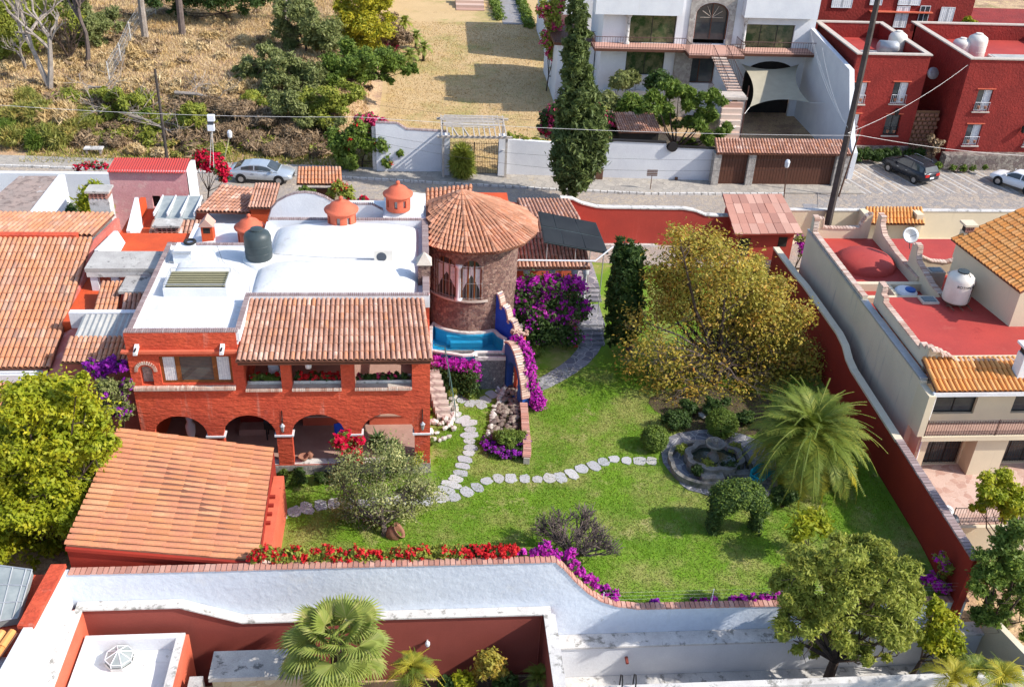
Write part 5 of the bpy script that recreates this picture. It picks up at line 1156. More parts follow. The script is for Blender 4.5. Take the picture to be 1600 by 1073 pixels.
# south facade
cf = FR(24.0, 37.9)
def cx(u, v): p = PY(u, v, 37.9); return p.x-24.0, p.z
(a0, at), (a1, ab) = cx(1465, 607), cx(1528, 648); (b0, bt), (b1, bb) = cx(1462, 682), cx(1512, 714)
m = MB(cf); wall(m, 11, .3, -.5, 4.95, [(.75, 2.85, 3.15, 4.6), (4.75, 7.2, 3.15, 4.6), (.75, 2.9, 0.02, 2.1), (4.75, 7.2, .02, 2.1)]); m.build('south_wall', 'cream', CH)
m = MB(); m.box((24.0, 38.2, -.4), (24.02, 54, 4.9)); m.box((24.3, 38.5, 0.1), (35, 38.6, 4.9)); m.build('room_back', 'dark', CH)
for s in (.75, 4.75):
    window(CH, cf, s, s+(2.1 if s < 1 else 2.45), 3.15, 4.6, .16, 2, 'black', 'glass', .05)
    w = window(CH, cf, s, s+2.15+(0.3 if s > 1 else 0), .02, 2.1, .2, 3, 'black', 'glass', .04); m = MB(cf)
    for k in range(16): x = s+.07+2.05*k/15; m.tube([(x, -.1, .05), (x, -.1, 2.08)], .012, 3)
    for z in (.35, 1.0, 1.75): m.tube([(s, -.1, z), (s+2.2, -.1, z)], .014, 3)
    m.build('grille', 'iron', w)
for s0, s1 in ((-.02, .5), (3.0, 4.6), (7.4, 8.6)):
    m = MB(cf); m.box((s0, .003, -.1), (s1, .85, 2.35)); m.build('pier', 'cream', CH)
m = MB(cf); m.box((-.1, .003, 2.36), (11, 1.15, 2.62)); m.build('balcony_slab', 'cream', CH)
m = MB(cf); m.box((.02, .01, 2.62), (11, 1.02, 2.645)); m.build('balcony_floor', 'floor_t', CH)
m = MB(cf)
for k in range(84): x = .03+.13*k; m.tube([(x, 1.06, 2.62), (x, 1.06, 3.5)], .011, 3)
m.tube([(.03, 1.06, 3.5), (11, 1.06, 3.5)], .025, 4); m.tube([(.03, 1.06, 2.72), (11, 1.06, 2.72)], .015, 4)
for x in (.03, 3.6, 7.2): m.tube([(x, 1.06, 2.62), (x, 1.06, 3.55)], .03, 4)
m.build('balcony_rail', 'iron', CH)
m = MB(cf); m.box((-.35, -.1, 2.62), (-.02, 1.1, 4.95)); m.build('corner_post', 'cream', CH)
tilefield(CH, (24.0, 36.95, 5.1), (34, 36.95, 5.1), (34, 38.9, 5.7), (24.0, 38.9, 5.7), 40, 3, 'tile_y', 120, seed=18)
m = MB(); m.box((23.9, 36.9, 4.86), (34, 37.06, 5.06)); m.build('fascia', 'white', CH)
chimney(CH, 28.6, 37.9, 5.3, 6.6, .75, .6, 'white', 'white')
m = MB(); m.tube([(24.1, 37.0, 5.0), (24.1, 37.0, .1)], .04, 5); m.build('rain_pipe', 'white', CH)
# patio
m = MB(); m.box((22.95, 33.5, -1.9), (40, 37.9, .0)); m.build('patio', 'floor_p', None, kind='structure')
PR = thing('patio_railing', 'black iron railing at the edge of the flagged patio', 'railing', (26, 33.6, 0)); m = MB()
for k in range(50): x = 24.6+.14*k; m.tube([(x, 33.6, 0), (x, 33.6, .9)], .012, 3)
m.build('baluster', 'black', PR, kind='stuff'); m = MB(); m.tube([(24.6, 33.6, .9), (31.6, 33.6, .9)], .025, 4); m.tube([(24.6, 33.6, .1), (31.6, 33.6, .1)], .018, 4); m.tube([(24.6, 33.6, 0), (24.6, 33.6, .95)], .03, 4); m.build('handrail', 'black', PR)
m = MB(); m.box((23.0, 33.3, -1.9), (40, 33.5, -.05)); m.build('retaining_wall', 'cream', None, label='cream retaining wall below the iron patio railing', cat='wall')
# water tank etc on the roof
WT = thing('water_tank', 'cream plastic water tank standing on a rusty frame over the red terrace', 'water tank', (28.1, 44.9, 5.5))
m = MB(); m.lathe((28.35, 44.6, 5.75), [(0, 0), (.66, 0), (.7, .08), (.7, 1.25), (.62, 1.45), (.3, 1.62), (.28, 1.7), (0, 1.7)], 28); m.build('body', 'tank_w', WT, True)
m = MB(); m.lathe((28.35, 44.6, 7.4), [(.3, 0), (.3, .08), (0, .1)], 18); m.build('lid', 'tank', WT)
m = MB()
for dx in (-.5, 0, .5): m.tube([(28.35+dx, 43.6, 5.65), (28.35+dx, 45.4, 5.65)], .04, 4)
m.tube([(27.7, 44.2, 5.6), (29.0, 44.2, 5.6)], .04, 4); m.tube([(27.9, 45.0, 5.5), (29.0, 45.0, 5.6)], .04, 4); m.build('frame', 'rust', WT)
m = MB(); m.tube([(28.75, 44.02, 5.8), (28.78, 44.0, 6.9), (28.5, 44.3, 7.45)], .02, 4); m.build('pipe', 'black', WT)
tc = bpy.data.curves.new('tank_lettering', 'FONT'); tc.body = 'ROTOPLAS'; tc.size = .2; tc.extrude = .004
to_ = bpy.data.objects.new('tank_lettering', tc); col.objects.link(to_); bpy.context.view_layer.update()
me_ = bpy.data.meshes.new_from_object(to_); bpy.data.objects.remove(to_); me_.materials.append(MT['black'])
for v in me_.vertices:      # wrapped round the tank
    a_ = rad(-128)+v.co.x/.71; z_ = v.co.y; rr_ = .712+v.co.z; v.co = (28.35+rr_*math.cos(a_)-WT.location.x, 44.6+rr_*math.sin(a_)-WT.location.y, 6.75+z_-WT.location.z)
link('tank_lettering', me_, WT)
DS = thing('satellite_dish', 'grey satellite dish standing on the stepped brick parapet', 'satellite dish', (29.3, 51.5, 6.3))
p = PY(1420, 367, 51.0); m = MB(); m.lathe((0, 0, 0), [(0, 0), (.2, .02), (.38, .08), (.48, .14), (.48, .16), (.36, .1), (0, .03)], 20)
R_ = Matrix.Translation((p.x, 50.9, p.z)) @ Matrix.Rotation(.95, 4, 'X'); m.v = [tuple(R_ @ Vector(v)) for v in m.v]; m.build('dish', 'galv', DS, True)
m = MB(); m.tube([(p.x, 50.9, p.z), (p.x-.1, 50.3, 5.9)], .025, 4); m.tube([(p.x, 50.9, p.z-.1), (p.x+.1, 50.4, p.z+.3)], .012, 4); m.build('mast', 'black', DS)
# cream street wall with its tiled gate
CW = thing('cream_street_wall', 'long cream boundary wall along the street behind the cream house', 'wall', (34, 62, 1))
m = MB(FR(25.2, 61.7)); wall(m, 26, .3, .6, 3.1); m.build('wall_face', 'cream', CW)
m = MB(); m.box((25.2, 61.66, 3.1), (51, 62.04, 3.17)); m.build('coping', 'conc_w', CW)
CG = thing('tiled_gate', 'cream gate with a bright orange tiled canopy in the street wall', 'gate', (34, 61.5, 1))
a, b, c, d = PY(1350, 350, 60.4), PY(1445, 351, 60.4), PY(1441, 325, 61.8), PY(1352, 325, 61.8)
tilefield(CG, a, b, c, d, 17, 3, 'tile_y', 300, seed=19)
m = MB(); m.box((a.x+.05, 60.7, .6), (a.x+.55, 61.69, 3.3)); m.box((b.x-.55, 60.7, .6), (b.x-.05, 61.69, 3.3)); m.build('pier', 'cream', CG)
m = MB(); m.box((a.x+.56, 61.2, .7), ((a.x+b.x)/2-.02, 61.3, 3.0)); m.build('gate_leaf', 'cream', CG); m = MB(); m.box(((a.x+b.x)/2+.02, 61.2, .7), (b.x-.56, 61.3, 3.0)); m.build('gate_leaf', 'cream', CG)
m = MB(); m.poly([(22.9, 54.4, .62), (60, 54.4, .62), (60, 61.7, 1.05), (22.9, 61.7, 1.05)]); m.build('forecourt', 'cream', None, kind='structure')

# ================================================================== SOUTH NEIGHBOURS
SC = thing('court_house', 'neighbouring single-storey house with matt red courtyard walls and stained coping at the bottom', 'house', (-2, 27, -3))
m = MB(FR(-13.3, 28.6)); cpr = [(0, 1.2), (3.9, 1.2), (6.2, .25), (18.5, .2)]; wall(m, 18.5, .3, -3.4, cpr); m.build('court_wall', 'brick_red', SC)
m = MB(); m.box((4.95, 18, -3.4), (5.2, 28.59, .2)); m.build('court_wall', 'brick_red', SC)
m = MB()
for (a, b), (c, d) in zip(cpr, cpr[1:]): m.hexa([(a-13.3, 28.5, b), (c-13.3, 28.5, d), (c-13.3, 28.94, d), (a-13.3, 28.94, b)], [(a-13.3, 28.5, b+.07), (c-13.3, 28.5, d+.07), (c-13.3, 28.94, d+.07), (a-13.3, 28.94, b+.07)])
m.build('coping', 'conc_w', SC)
m = MB(); m.box((4.88, 18, .2), (5.36, 28.49, .275)); m.build('coping', 'conc_w', SC); m = MB(); m.box((-13.49, 18, 1.2), (-13.02, 28.49, 1.275)); m.build('coping', 'conc_w', SC)
m = MB(); m.box((-13.4, 18, -3), (-13.06, 28.6, 1.2)); m.build('court_wall', 'coral', SC)
m = MB(); m.box((5.201, 18, -3.4), (5.3, 28.6, .2)); m.build('outer_wall', 'white', SC)
m = MB(); m.box((-13.0, 18, -3.4), (-9.3, 28.1, -.35)); m.build('room', 'white_roof', SC)
m = MB(); m.box((-12.7, 27.85, -.34), (-9.5, 28.1, .3)); m.box((-12.95, 18, -.34), (-12.7, 28.1, .3)); m.build('parapet', 'white', SC)
m = MB(); m.box((-9.5, 18, -.34), (-9.2, 28.1, .3)); m.build('parapet', 'conc_w', SC)
m = MB(); m.box((-9.19, 18, -3.4), (-9.08, 28.1, .2)); m.build('outer_wall', 'coral', SC)
pillow(-12.5, -9.6, 20, 27.3, -.36, .16, 3).build('vault', 'white_roof', SC, True)
p = P(187, 1028, -.1); r = .52; z = -.2
m = MB(); m.lathe((p.x, p.y, z-.1), [(r+.03, 0), (r+.03, .2)], 8, .39, .39+2*math.pi); m.build('skylight_curb', 'conc_w', SC)
m = MB(); m.lathe((p.x, p.y, z+.1), [(r, 0), (r, .16), (0, .42)], 8, .39, .39+2*math.pi); k = m.build('skylight_glass', 'glass_l', SC)
m = MB()
for i in range(8):
    t = .39+2*math.pi*i/8; t2 = .39+2*math.pi*(i+1)/8; q = lambda rr, tt, zz: (p.x+rr*math.cos(tt), p.y+rr*math.sin(tt), z+zz)
    m.tube([q(r, t, .1), q(r, t, .27), q(0, t, .53)], .022, 4); m.tube([q(r, t, .27), q(r, t2, .27)], .02, 4)
m.build('glazing_bar', 'white', k)
m = MB(); m.box((-8.75, 18, -3), (-8.25, 26.3, -.1)); m.build('chimney_wall', 'conc', SC)
m = MB(); m.box((-8.0, 26.0, -.1), (-4.4, 27.3, .1)); m.build('concrete_slab', 'conc', SC)
m = MB(); m.box((-7.9, 26.1, -3.4), (-4.5, 27.2, -.1)); m.build('stone_clad_wall', M('beige_flag_cladding', (.46, .36, .22), (.40, .30, .18), 2, .8, .3, 9, voro=(2.4, (.35, .27, .17), .03, (.5, .42, .28)), fine=.08), SC)
m = MB(); m.box((-9.0, 18, -3.4), (4.95, 28.3, -3.2)); m.build('court_floor', 'dirt', SC)
LT = thing('wall_lamp', 'small white wall lamp on the matt red courtyard wall', 'lamp', (.2, 28.6, -1.4)); p = PY(668, 1003, 28.5)
m = MB(); m.lathe((p.x, 28.42, p.z-.15), [(.05, 0), (.1, .1), (.1, .22), (.04, .3), (0, .3)], 10); m.build('lamp_body', 'white', LT); m = MB(); m.box((p.x-.03, 28.45, p.z-.05), (p.x+.03, 28.6, p.z+.05)); m.build('bracket', 'conc_w', LT)
m = MB(); m.tube([(4.8, 28.5, .2), (4.8, 28.5, -3)], .03, 5); m.build('rain_pipe', 'brick_red', SC)
# ledge on outer face of the boundary wall, east part, and the flat roof below
LW = thing('lower_wall', 'pale lower retaining wall with a stained ledge under the garden boundary', 'wall', (14, 28.6, -3))
m = MB(); m.box((5.31, 28.3, -3.4), (24, 28.93, -1.55)); m.build('wall_face', 'white', LW); m = MB(); m.box((5.31, 28.22, -1.549), (24, 28.94, -1.45)); m.build('ledge', 'conc_w', LW)
m = MB(); m.tube([(8.5, 28.3, -2.2), (8.5, 28.0, -2.25)], .07, 6); m.build('spout', 'brick_red', LW)
SE = thing('flat_roof_house', 'weathered flat concrete roof with pale parapet at the bottom right', 'house', (14, 24, -3))
m = MB(); m.box((6.4, 14, -3.4), (26, 25.3, -.6)); m.build('concrete_roof', 'conc', SE)
m = MB(); m.box((6.4, 25.0, -.599), (26, 25.3, -.25)); m.build('parapet', 'conc_w', SE); m = MB(); m.box((6.1, 14, -3.4), (6.39, 25.3, -.3)); m.build('side_wall', 'coral', SE)
m = MB(); m.box((5.31, 25.31, -3.5), (26, 28.29, -3.33)); m.build('yard_floor', 'conc_w', None, kind='structure')
LD = thing('roof_ladder', 'two bent dark handrails of a ladder at the flat concrete roof edge', 'ladder', (7.6, 25.3, -1))
for u in (966, 987):
    p = P(u, 1052, -.3); m = MB(); m.tube([(p.x, 25.1, -.6), (p.x, 25.12, .1), (p.x, 25.3, .3), (p.x, 25.5, .1), (p.x, 25.5, -2.5)], .03, 5); m.build('handrail', 'black', LD)
m = MB()
for k in range(6): m.tube([(p.x, 25.5, -.6-.3*k), (p.x-.5, 25.5, -.6-.3*k)], .02, 4)
m.build('rung', 'black', LD, kind='stuff')
RWl = thing('corner_wall', 'pale wall closing the lower yard behind the roadside trees at bottom right', 'wall', (23, 27, -3))
m = MB(FR(24, 28.5, .25, -1)); wall(m, 9, .3, -3.4, -.6); m.build('wall_face', 'grey_pl', RWl)
# bottom-left neighbour
BL = thing('corner_house', 'red flat roof, glass skylight and orange tiles in the bottom-left corner', 'house', (-15, 26, 0))
m = MB(); m.add([(-13.5, 29.0, -3), (-13.5, 18, -3), (-13.5, 18, 4.4), (-13.5, 22.7, 4.0), (-13.5, 29.0, 3.0), (-13.8, 29.0, -3), (-13.8, 18, -3), (-13.8, 18, 4.4), (-13.8, 22.7, 4.0), (-13.8, 29.0, 3.0)],
    [(0, 4, 3, 2, 1), (5, 6, 7, 8, 9), (4, 9, 8, 3), (3, 8, 7, 2), (0, 5, 9, 4)]); m.build('party_wall', 'white', BL)
m = MB(); m.hexa([(-14.0, 25.6, 3.45), (-13.45, 25.6, 3.45), (-13.45, 29.1, 2.95), (-14.0, 29.1, 2.95)], [(-14.0, 25.6, 3.62), (-13.45, 25.6, 3.62), (-13.45, 29.1, 3.12), (-14.0, 29.1, 3.12)]); m.build('parapet', 'red', BL)
m = MB(); m.box((-19, 25.4, 0), (-13.81, 29.1, 2.6)); m.build('flat_roof', 'red', BL)
q = [P(-30, 975, 2.95), P(28, 965, 2.95), P(50, 890, 3.25), P(-10, 882, 3.25)]
m = MB(); m.slab([tuple(v) for v in q], .3); sk = m.build('skylight_glass', 'glass_l', BL)
m = MB()
for f in (0, .33, .66, 1): m.tube([q[0].lerp(q[3], f)+Vector((0, 0, .02)), q[1].lerp(q[2], f)+Vector((0, 0, .02))], .035, 4)
for f in (0, .5, .85, 1): m.tube([q[0].lerp(q[1], f)+Vector((0, 0, .02)), q[3].lerp(q[2], f)+Vector((0, 0, .02))], .03, 4)
m.build('glazing_bar', 'galv', sk)
a, b, c, d = P(-40, 1045, 3.1), P(13, 1030, 3.2), P(60, 975, 3.5), P(0, 972, 3.5)
tilefield(BL, (-17.0, 23.0, 3.1), (-14.6, 23.0, 3.25), (-13.95, 25.4, 3.5), (-16.9, 25.4, 3.5), 9, 4, 'tile_y', 300, seed=21)
tilefield(BL, (-17, 20.5, 2.4), (-14.7, 20.5, 2.5), (-14.65, 22.8, 3.0), (-17, 22.8, 3.0), 9, 4, 'tile_y', 300, seed=22)
m = MB(); m.box((-19, 18, 0), (-13.81, 25.4, 2.3)); m.build('wall', 'white', BL)
# ================================================================== NORTH SIDE OF THE STREET
NWL = thing('street_wall', 'white street wall with brick coping left of the iron gate', 'wall', (0, 72.7, 1))
pw = [(0, 4.95), (1.6, 4.9), (2.3, 4.45), (5.4, 4.3)]
m = MB(FR(-3.3, 72.9)); wall(m, 5.4, .3, .8, pw); m.build('wall_face', 'white', NWL)
bricks(NWL, [(-3.3+s, 73.05, z) for s, z in pw], .36, .14, .07, 'brick_g', 100)
m = MB(FR(-3.6, 81, 0, -1)); wall(m, 8.0, .3, 1, [(0, 2.6), (8, 4.6)]); m.build('side_wall', 'conc_w', NWL)
NG = thing('iron_gate', 'barred iron garden gate between white pillars under a weathered pergola', 'gate', (4.3, 72.5, 1))
for x in (1.95, 6.25):
    m = MB(); m.box((x-.3, 72.2, .8), (x+.3, 72.8, 4.3)); m.build('gate_pillar', 'white', NG)
for k, (xa, xb) in enumerate(((2.27, 4.08), (4.12, 5.93))):
    lf = MB()
    for x, w in ((xa, .03), (xb, .03)): lf.tube([(x, 72.5, 1.1), (x, 72.5, 3.7)], w, 4)
    for z in (1.2, 2.1, 3.6): lf.tube([(xa, 72.5, z), (xb, 72.5, z)], .022, 4)
    g = lf.build('gate_leaf', 'black', NG)
    b_ = MB(); 
    for i in range(1, 14): x = xa+(xb-xa)*i/14; b_.tube([(x, 72.5, 1.2), (x, 72.5, 3.7+.1*math.sin(i/14*math.pi))], .014, 3)
    b_.build('gate_bars', 'black', g, kind='stuff')
p0, p1 = PY(721, 229, 72.4), PY(736, 245, 72.4)
m = MB(); m.box((p0.x, 72.36, p1.z), (p1.x+.1, 72.4, p0.z)); m.build('notice_board', 'sign', NG); m = MB(); m.box((p0.x+.06, 72.35, p1.z+.07), (p1.x+.04, 72.358, p0.z-.07)); m.build('notice_face', 'pastel', NG)
m = MB(); m.lathe((PY(786, 234, 72.19).x, 72.19, PY(786, 234, 72.19).z), [(0, 0), (.13, 0)], 10); m.build('number_plate', 'conc', NG)
PGL = thing('pergola', 'weathered grey timber pergola with broken slats over the iron gate', 'pergola', (4.2, 73.5, 1))
for x in (1.75, 6.5):
    for y in (71.9, 75.6): m = MB(); m.box((x-.08, y-.08, 1), (x+.08, y+.08, 4.3)); m.build('post', 'wood_w', PGL)
for y in (71.7, 75.7): m = MB(); m.hexa([(1.3, y-.08, 4.3), (6.9, y-.08, 4.3), (6.9, y+.08, 4.3), (1.3, y+.08, 4.3)], [(1.3, y-.08, 4.46), (6.9, y-.08, 4.46), (6.9, y+.08, 4.46), (1.3, y+.08, 4.46)]); m.build('beam', 'wood_w', PGL)
rg = random.Random(2)
for k in range(13):
    x = 1.6+.4*k; sk = .9 if k in (3, 5) else 0
    m = MB(); m.hexa([(x, 71.4, 4.47), (x+.08, 71.4, 4.47), (x+.08-sk, 76, 4.47), (x-sk, 76, 4.47)], [(x, 71.4, 4.6), (x+.08, 71.4, 4.6), (x+.08-sk, 76, 4.6), (x-sk, 76, 4.6)]); m.build('rafter', 'wood_w', PGL)
for k in range(12):
    y = 73.2+.23*k; m = MB(); x0 = 1.5+rg.uniform(0, .5); x1 = 6.7-rg.uniform(0, 1); dy = rg.uniform(-.15, .15)
    m.hexa([(x0, y, 4.61), (x1, y+dy, 4.61), (x1, y+dy+.1, 4.61), (x0, y+.1, 4.61)], [(x0, y, 4.65), (x1, y+dy, 4.65), (x1, y+dy+.1, 4.65), (x0, y+.1, 4.65)]); m.build('slat', 'wood_w', PGL)
NW2 = thing('street_wall', 'long white street wall between the iron gate and the brown garage doors', 'wall', (14, 72.3, 1))
pw = [(0, 3.95), (3.5, 3.8), (7.5, 4.1), (12.2, 4.05), (12.21, 3.75), (16, 3.7)]
m = MB(FR(6.55, 72.5, 16, -.9)); wall(m, 16, .3, .8, pw); m.build('wall_face', 'white', NW2)
f2 = FR(6.55, 72.5, 16, -.9); m = MB(f2)
for (a, b), (c, d) in zip(pw[2:], pw[3:]): m.hexa([(a, .05, b), (c, .05, d), (c, -.36, d), (a, -.36, b)][::-1], [(a, .05, b+.07), (c, .05, d+.07), (c, -.36, d+.07), (a, -.36, b+.07)][::-1])
m.build('dark_coping', 'black', NW2)
m = MB(f2); m.lathe((0, 0, 0), [], 3) if False else None
q = PY(1050, 228, 71.9); m = MB(); m.add([(q.x+.45*math.cos(t), 71.75, q.z+.4*math.sin(t)) for t in [i*math.pi/8 for i in range(16)]], [tuple(range(16))]); m.tube([(q.x, 71.8, q.z-.01), (q.x, 71.6, q.z)], .38, 16); m.build('scroll', 'black', NW2)
for u in (936, 1056): q = PY(u, 275 if u < 1000 else 284, 71.7); m = MB(); m.box((q.x-.28 if u < 1000 else q.x-.1, 71.62, 1.15), (q.x+.28 if u < 1000 else q.x+.1, 71.75, 1.95 if u < 1000 else 1.35)); m.build('meter_box', 'rust', NW2)
# garage front
GA = thing('tiled_garage_front', 'pair of brown garage doors with stone piers under a long narrow tiled roof', 'garage', (28, 71, 1))
a, b, c, d = PY(1118, 240, 70.6), PY(1320, 240, 70.6), PY(1317, 213, 72.4), PY(1136, 213, 72.4)
tilefield(GA, (22.35, 70.55, 3.75), (32.9, 70.55, 3.75), (32.9, 72.2, 4.3), (22.5, 72.2, 4.3), 46, 4, 'tile_p', 300, seed=23)
for xa, xb in ((22.3, 22.85), (25.0, 25.55), (31.9, 32.9)): m = MB(); m.box((xa, 70.7, .8), (xb, 71.4, 3.7)); m.build('stone_pier', 'stone_l', GA)
for xa, xb, n_ in ((22.86, 24.99, 9), (25.56, 31.89, 27)):
    m = MB(); m.box((xa, 71.05, .95), (xb, 71.12, 3.6)); dr = m.build('garage_door', 'wood_d', GA)
    mats = [Matrix.Translation((xa+(xb-xa)*(i+.5)/n_, 71.02, .98)) @ Matrix.Diagonal(((xb-xa)/n_*.93, .06, 2.6, 1)) for i in range(n_)]
    put(dr, 'plank', _MC.get('bxwd') or _MC.setdefault('bxwd', mesh_of('plank', *BX, 'wood_d')), mats)
# small tiled shelter inside the wall
TS = thing('tiled_shelter', 'small sloping tiled shelter roof among shrubs behind the white street wall', 'shelter', (18, 77, 1))
a, b, c, d = PY(967, 207, 74.5), PY(1035, 207, 74.5), PY(1020, 177, 77.2), PY(955, 177, 77.2)
tilefield(TS, a, b, c, d, 18, 7, 'tile_p', 300, seed=24); m = MB(); m.slab([(a.x+.2, a.y+.3), (b.x-.2, b.y+.3), (c.x-.2, c.y), (d.x+.2, d.y)], 1, a.z-.15); m.build('wall', 'dark', TS)
# ------------------------------------------------------------------ white house
WH = thing('white_house', 'large white villa with brown balconies, big windows and stone-framed arched stair window', 'house', (25, 86, 1))
yF = 86.0
def wz(u, v, y=yF): p = PY(u, v, y); return p.x, p.z
wf = FR(15.6, yF)
def W_(u0, v0, u1, v1): (x0, z1), (x1, z0) = wz(u0, v0), wz(u1, v1); return (x0-15.6, x1-15.6, z0, z1)
U1 = W_(985, 22, 1053, 69); L1 = W_(980, 76, 1035, 118); A1 = W_(1091, 0, 1133, 62); D1 = W_(1072, 87, 1113, 131); U2 = W_(1165, 38, 1236, 78); G2 = W_(1158, 118, 1248, 172)
m = MB(wf); wall(m, 18.6, .35, 1, 12.2, [U1, L1, (A1[0], A1[1], 7.76, 10.3, .95), D1, U2, (13.0, 17.6, 1.02, 5.2, 1.2)]); m.build('front_wall', 'white', WH)
for n_, h in (('U1', U1), ('L1', L1), ('U2', U2)): window(WH, wf, h[0], h[1], h[2], h[3], .2, 2 if n_ != 'U2' else 3, 'black', 'glass_g', .05)
window(WH, wf, D1[0], D1[1], D1[2], D1[3], .25, 2, 'wood_d', 'glass', .08)
m = MB(wf); wall(m, A1[1]+.55, .12, 7.45, 12.2, [(A1[0]-.05, A1[1]+.05, 7.5, 10.3, 1.05)], A1[0]-.55); m.v = [(v[0], v[1]-.13, v[2]) for v in m.v]; m.build('stone_surround', 'stone_l', WH)
xm = (A1[0]+A1[1])/2; m = MB(wf); m.tube([(A1[0], -.1, A1[2])]+[(xm-(xm-A1[0])*math.cos(t), -.1, 10.3+.95*math.sin(t)) for t in [i*math.pi/10 for i in range(11)]]+[(A1[1], -.1, A1[2])], .09, 4); m.tube([(xm, -.1, A1[2]), (xm, -.1, 11.2)], .04, 4); m.build('arched_window', 'wood_d', WH)
m = MB(wf)
for i in range(7): t = i*math.pi/6; m.tube([(xm, -.12, 10.0), (xm-1.0*math.cos(t), -.12, 10.0+1.1*math.sin(t))], .02, 3)
m.build('fan_bars', 'wood_w', WH)
m = MB(wf); m.box((A1[0], -.33, A1[2]-.1), (A1[1], -.3, 11.3)); m.build('pane', 'glass', WH)
# room backs with interior shade put into their colour
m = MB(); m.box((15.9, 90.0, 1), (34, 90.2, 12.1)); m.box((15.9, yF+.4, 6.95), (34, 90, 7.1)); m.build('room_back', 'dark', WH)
m = MB(); m.box((15.6, yF+.36, 1), (15.95, 92, 12.2)); m.build('side_wall', 'white', WH)
m = MB(); m.box((15.2, yF+.1, 12.2), (35, 92.4, 12.5)); m.build('roof_slab', 'tile_p', WH)
# balconies
def rail(fr_, pts, z, parent, h=.95, step=.22, mat='iron'):
    m = MB(fr_); c = along([(a, b, 0) for a, b in pts], step)
    for a, b, _ in c: m.tube([(a, b, z), (a, b, z+h)], .016, 3)
    m.tube([(a, b, z+h) for a, b in pts], .03, 4); m.tube([(a, b, z+.1) for a, b in pts], .02, 4); m.build('balcony_rail', mat, parent)
for s0, s1, n0, z in ((-.9, 6.9, 1.9, 7.72), (11.7, 18.3, 1.9, 7.55)):
    m = MB(wf); m.box((s0, .003, z-.22), (s1, n0, z)); b_ = m.build('balcony', 'wood_d', WH); m = MB(wf); m.box((s0+.03, .01, z+.002), (s1-.03, n0-.03, z+.03)); m.build('balcony_tiles', 'brick', b_)
    rail(wf, [(s0+.05, .2), (s0+.05, n0-.06), (s1-.05, n0-.06)], z+.03, WH)
m = MB(wf); m.box((6.9, .003, 7.46), (11.7, 3.3, 7.7)); b_ = m.build('balcony', 'wood_d', WH); m = MB(wf); m.box((6.93, .01, 7.702), (11.67, 3.27, 7.73)); m.build('balcony_tiles', 'brick', b_)
rail(wf, [(6.9, 1.9), (6.9, 3.24), (8.7, 3.24)], 7.72, WH); rail(wf, [(10.3, 3.24), (11.66, 3.24), (11.66, 1.9)], 7.72, WH)
for s in (U1[0]-.15, U2[0]-.1):
    m = MB(wf); q = wf(s, .35, 0); m = MB(); m.lathe((q[0], q[1], 0), [(.25, 7.5), (.25, 7.9), (.16, 8.0), (.15, 9.9), (.26, 10.1), (.26, 10.3), (0, 10.3)], 12); m.build('column', 'conc_w', WH, True)
for a_, b_ in ((-.9, 6.5), (11.9, 18.3)): m = MB(wf); m.box((a_, .003, 10.3), (b_, .9, 12.2)); m.build('upper_storey', 'white', WH)
for s in (6.55, ): m = MB(wf); m.box((s, .003, 1.2), (s+1.5, .35, 7.4)); m.build('stone_pier', 'stone_l', WH)
m = MB(wf); m.box((.5, .003, 1.0), (4.6, .5, 3.7)); m.build('lower_plinth', 'white', WH)
# outer stair: upper flight and lower flight
for k in range(12):
    m = MB(wf); s = 8.85+.075*k; n_ = 3.3+.25*k; z = 7.6-.165*k; m.box((s, n_, z-.07), (s+1.25, n_+.28, z)); m.build('step', 'brick_o', WH)
rail(lambda s, n, z: wf(s, n, z-(n-3.3)*.66), [(8.88, 3.3), (9.75, 6.3)], 7.65, WH, .95, .25); rail(lambda s, n, z: wf(s, n, z-(n-3.3)*.66), [(10.05, 3.3), (10.95, 6.3)], 7.65, WH, .95, .25)
m = MB(wf); m.box((8.0, 6.3, 5.45), (11.0, 7.9, 5.65)); m.build('landing', 'mortar', WH)
m = MB(wf); m.box((10.2, 6.4, 1), (10.9, 7.8, 5.44)); m.build('stair_wall', 'stone_l', WH)
for k in range(9):
    m = MB(wf); m.box((10.6-.08*k-1.7, 7.9+.3*k, 3.0-.22*k), (10.6-.08*k, 8.2+.3*k, 5.3-.4*k)); m.build('step', 'brick_o', WH)
rail(wf, [(8.05, 6.4), (8.05, 7.85)], 5.66, WH); m = MB(wf); m.tube([(10.95, 7.8, 1), (10.95, 7.8, 6.6)], .05, 4); m.build('post', 'iron', WH)
# west terrace, side stairs
m = MB(); m.box((12.2, 88.5, 1), (15.5, 98, 6.8)); m.build('side_wing', 'white', WH); m = MB(); m.box((13.0, 101, 1), (30, 113, 8.5)); m.build('rear_wing', 'white', WH); m = MB(); m.box((11.8, 88.2, 6.8), (15.5, 98, 7.05)); m.build('terrace_slab', 'wood_d', WH)
rail(FR(11.9, 88.3), [(0, 0), (3.5, 0)], 7.05, WH)
for k in range(12): m = MB(); m.box((13.0, 80.5+.6*k, 1), (15.2, 81.1+.6*k, 1.2+.24*k)); m.build('step', 'brick', WH)
m = MB(); m.box((15.25, 82.0, 1), (15.6, 88, 3.4)); m.build('stair_wall', 'white', WH)
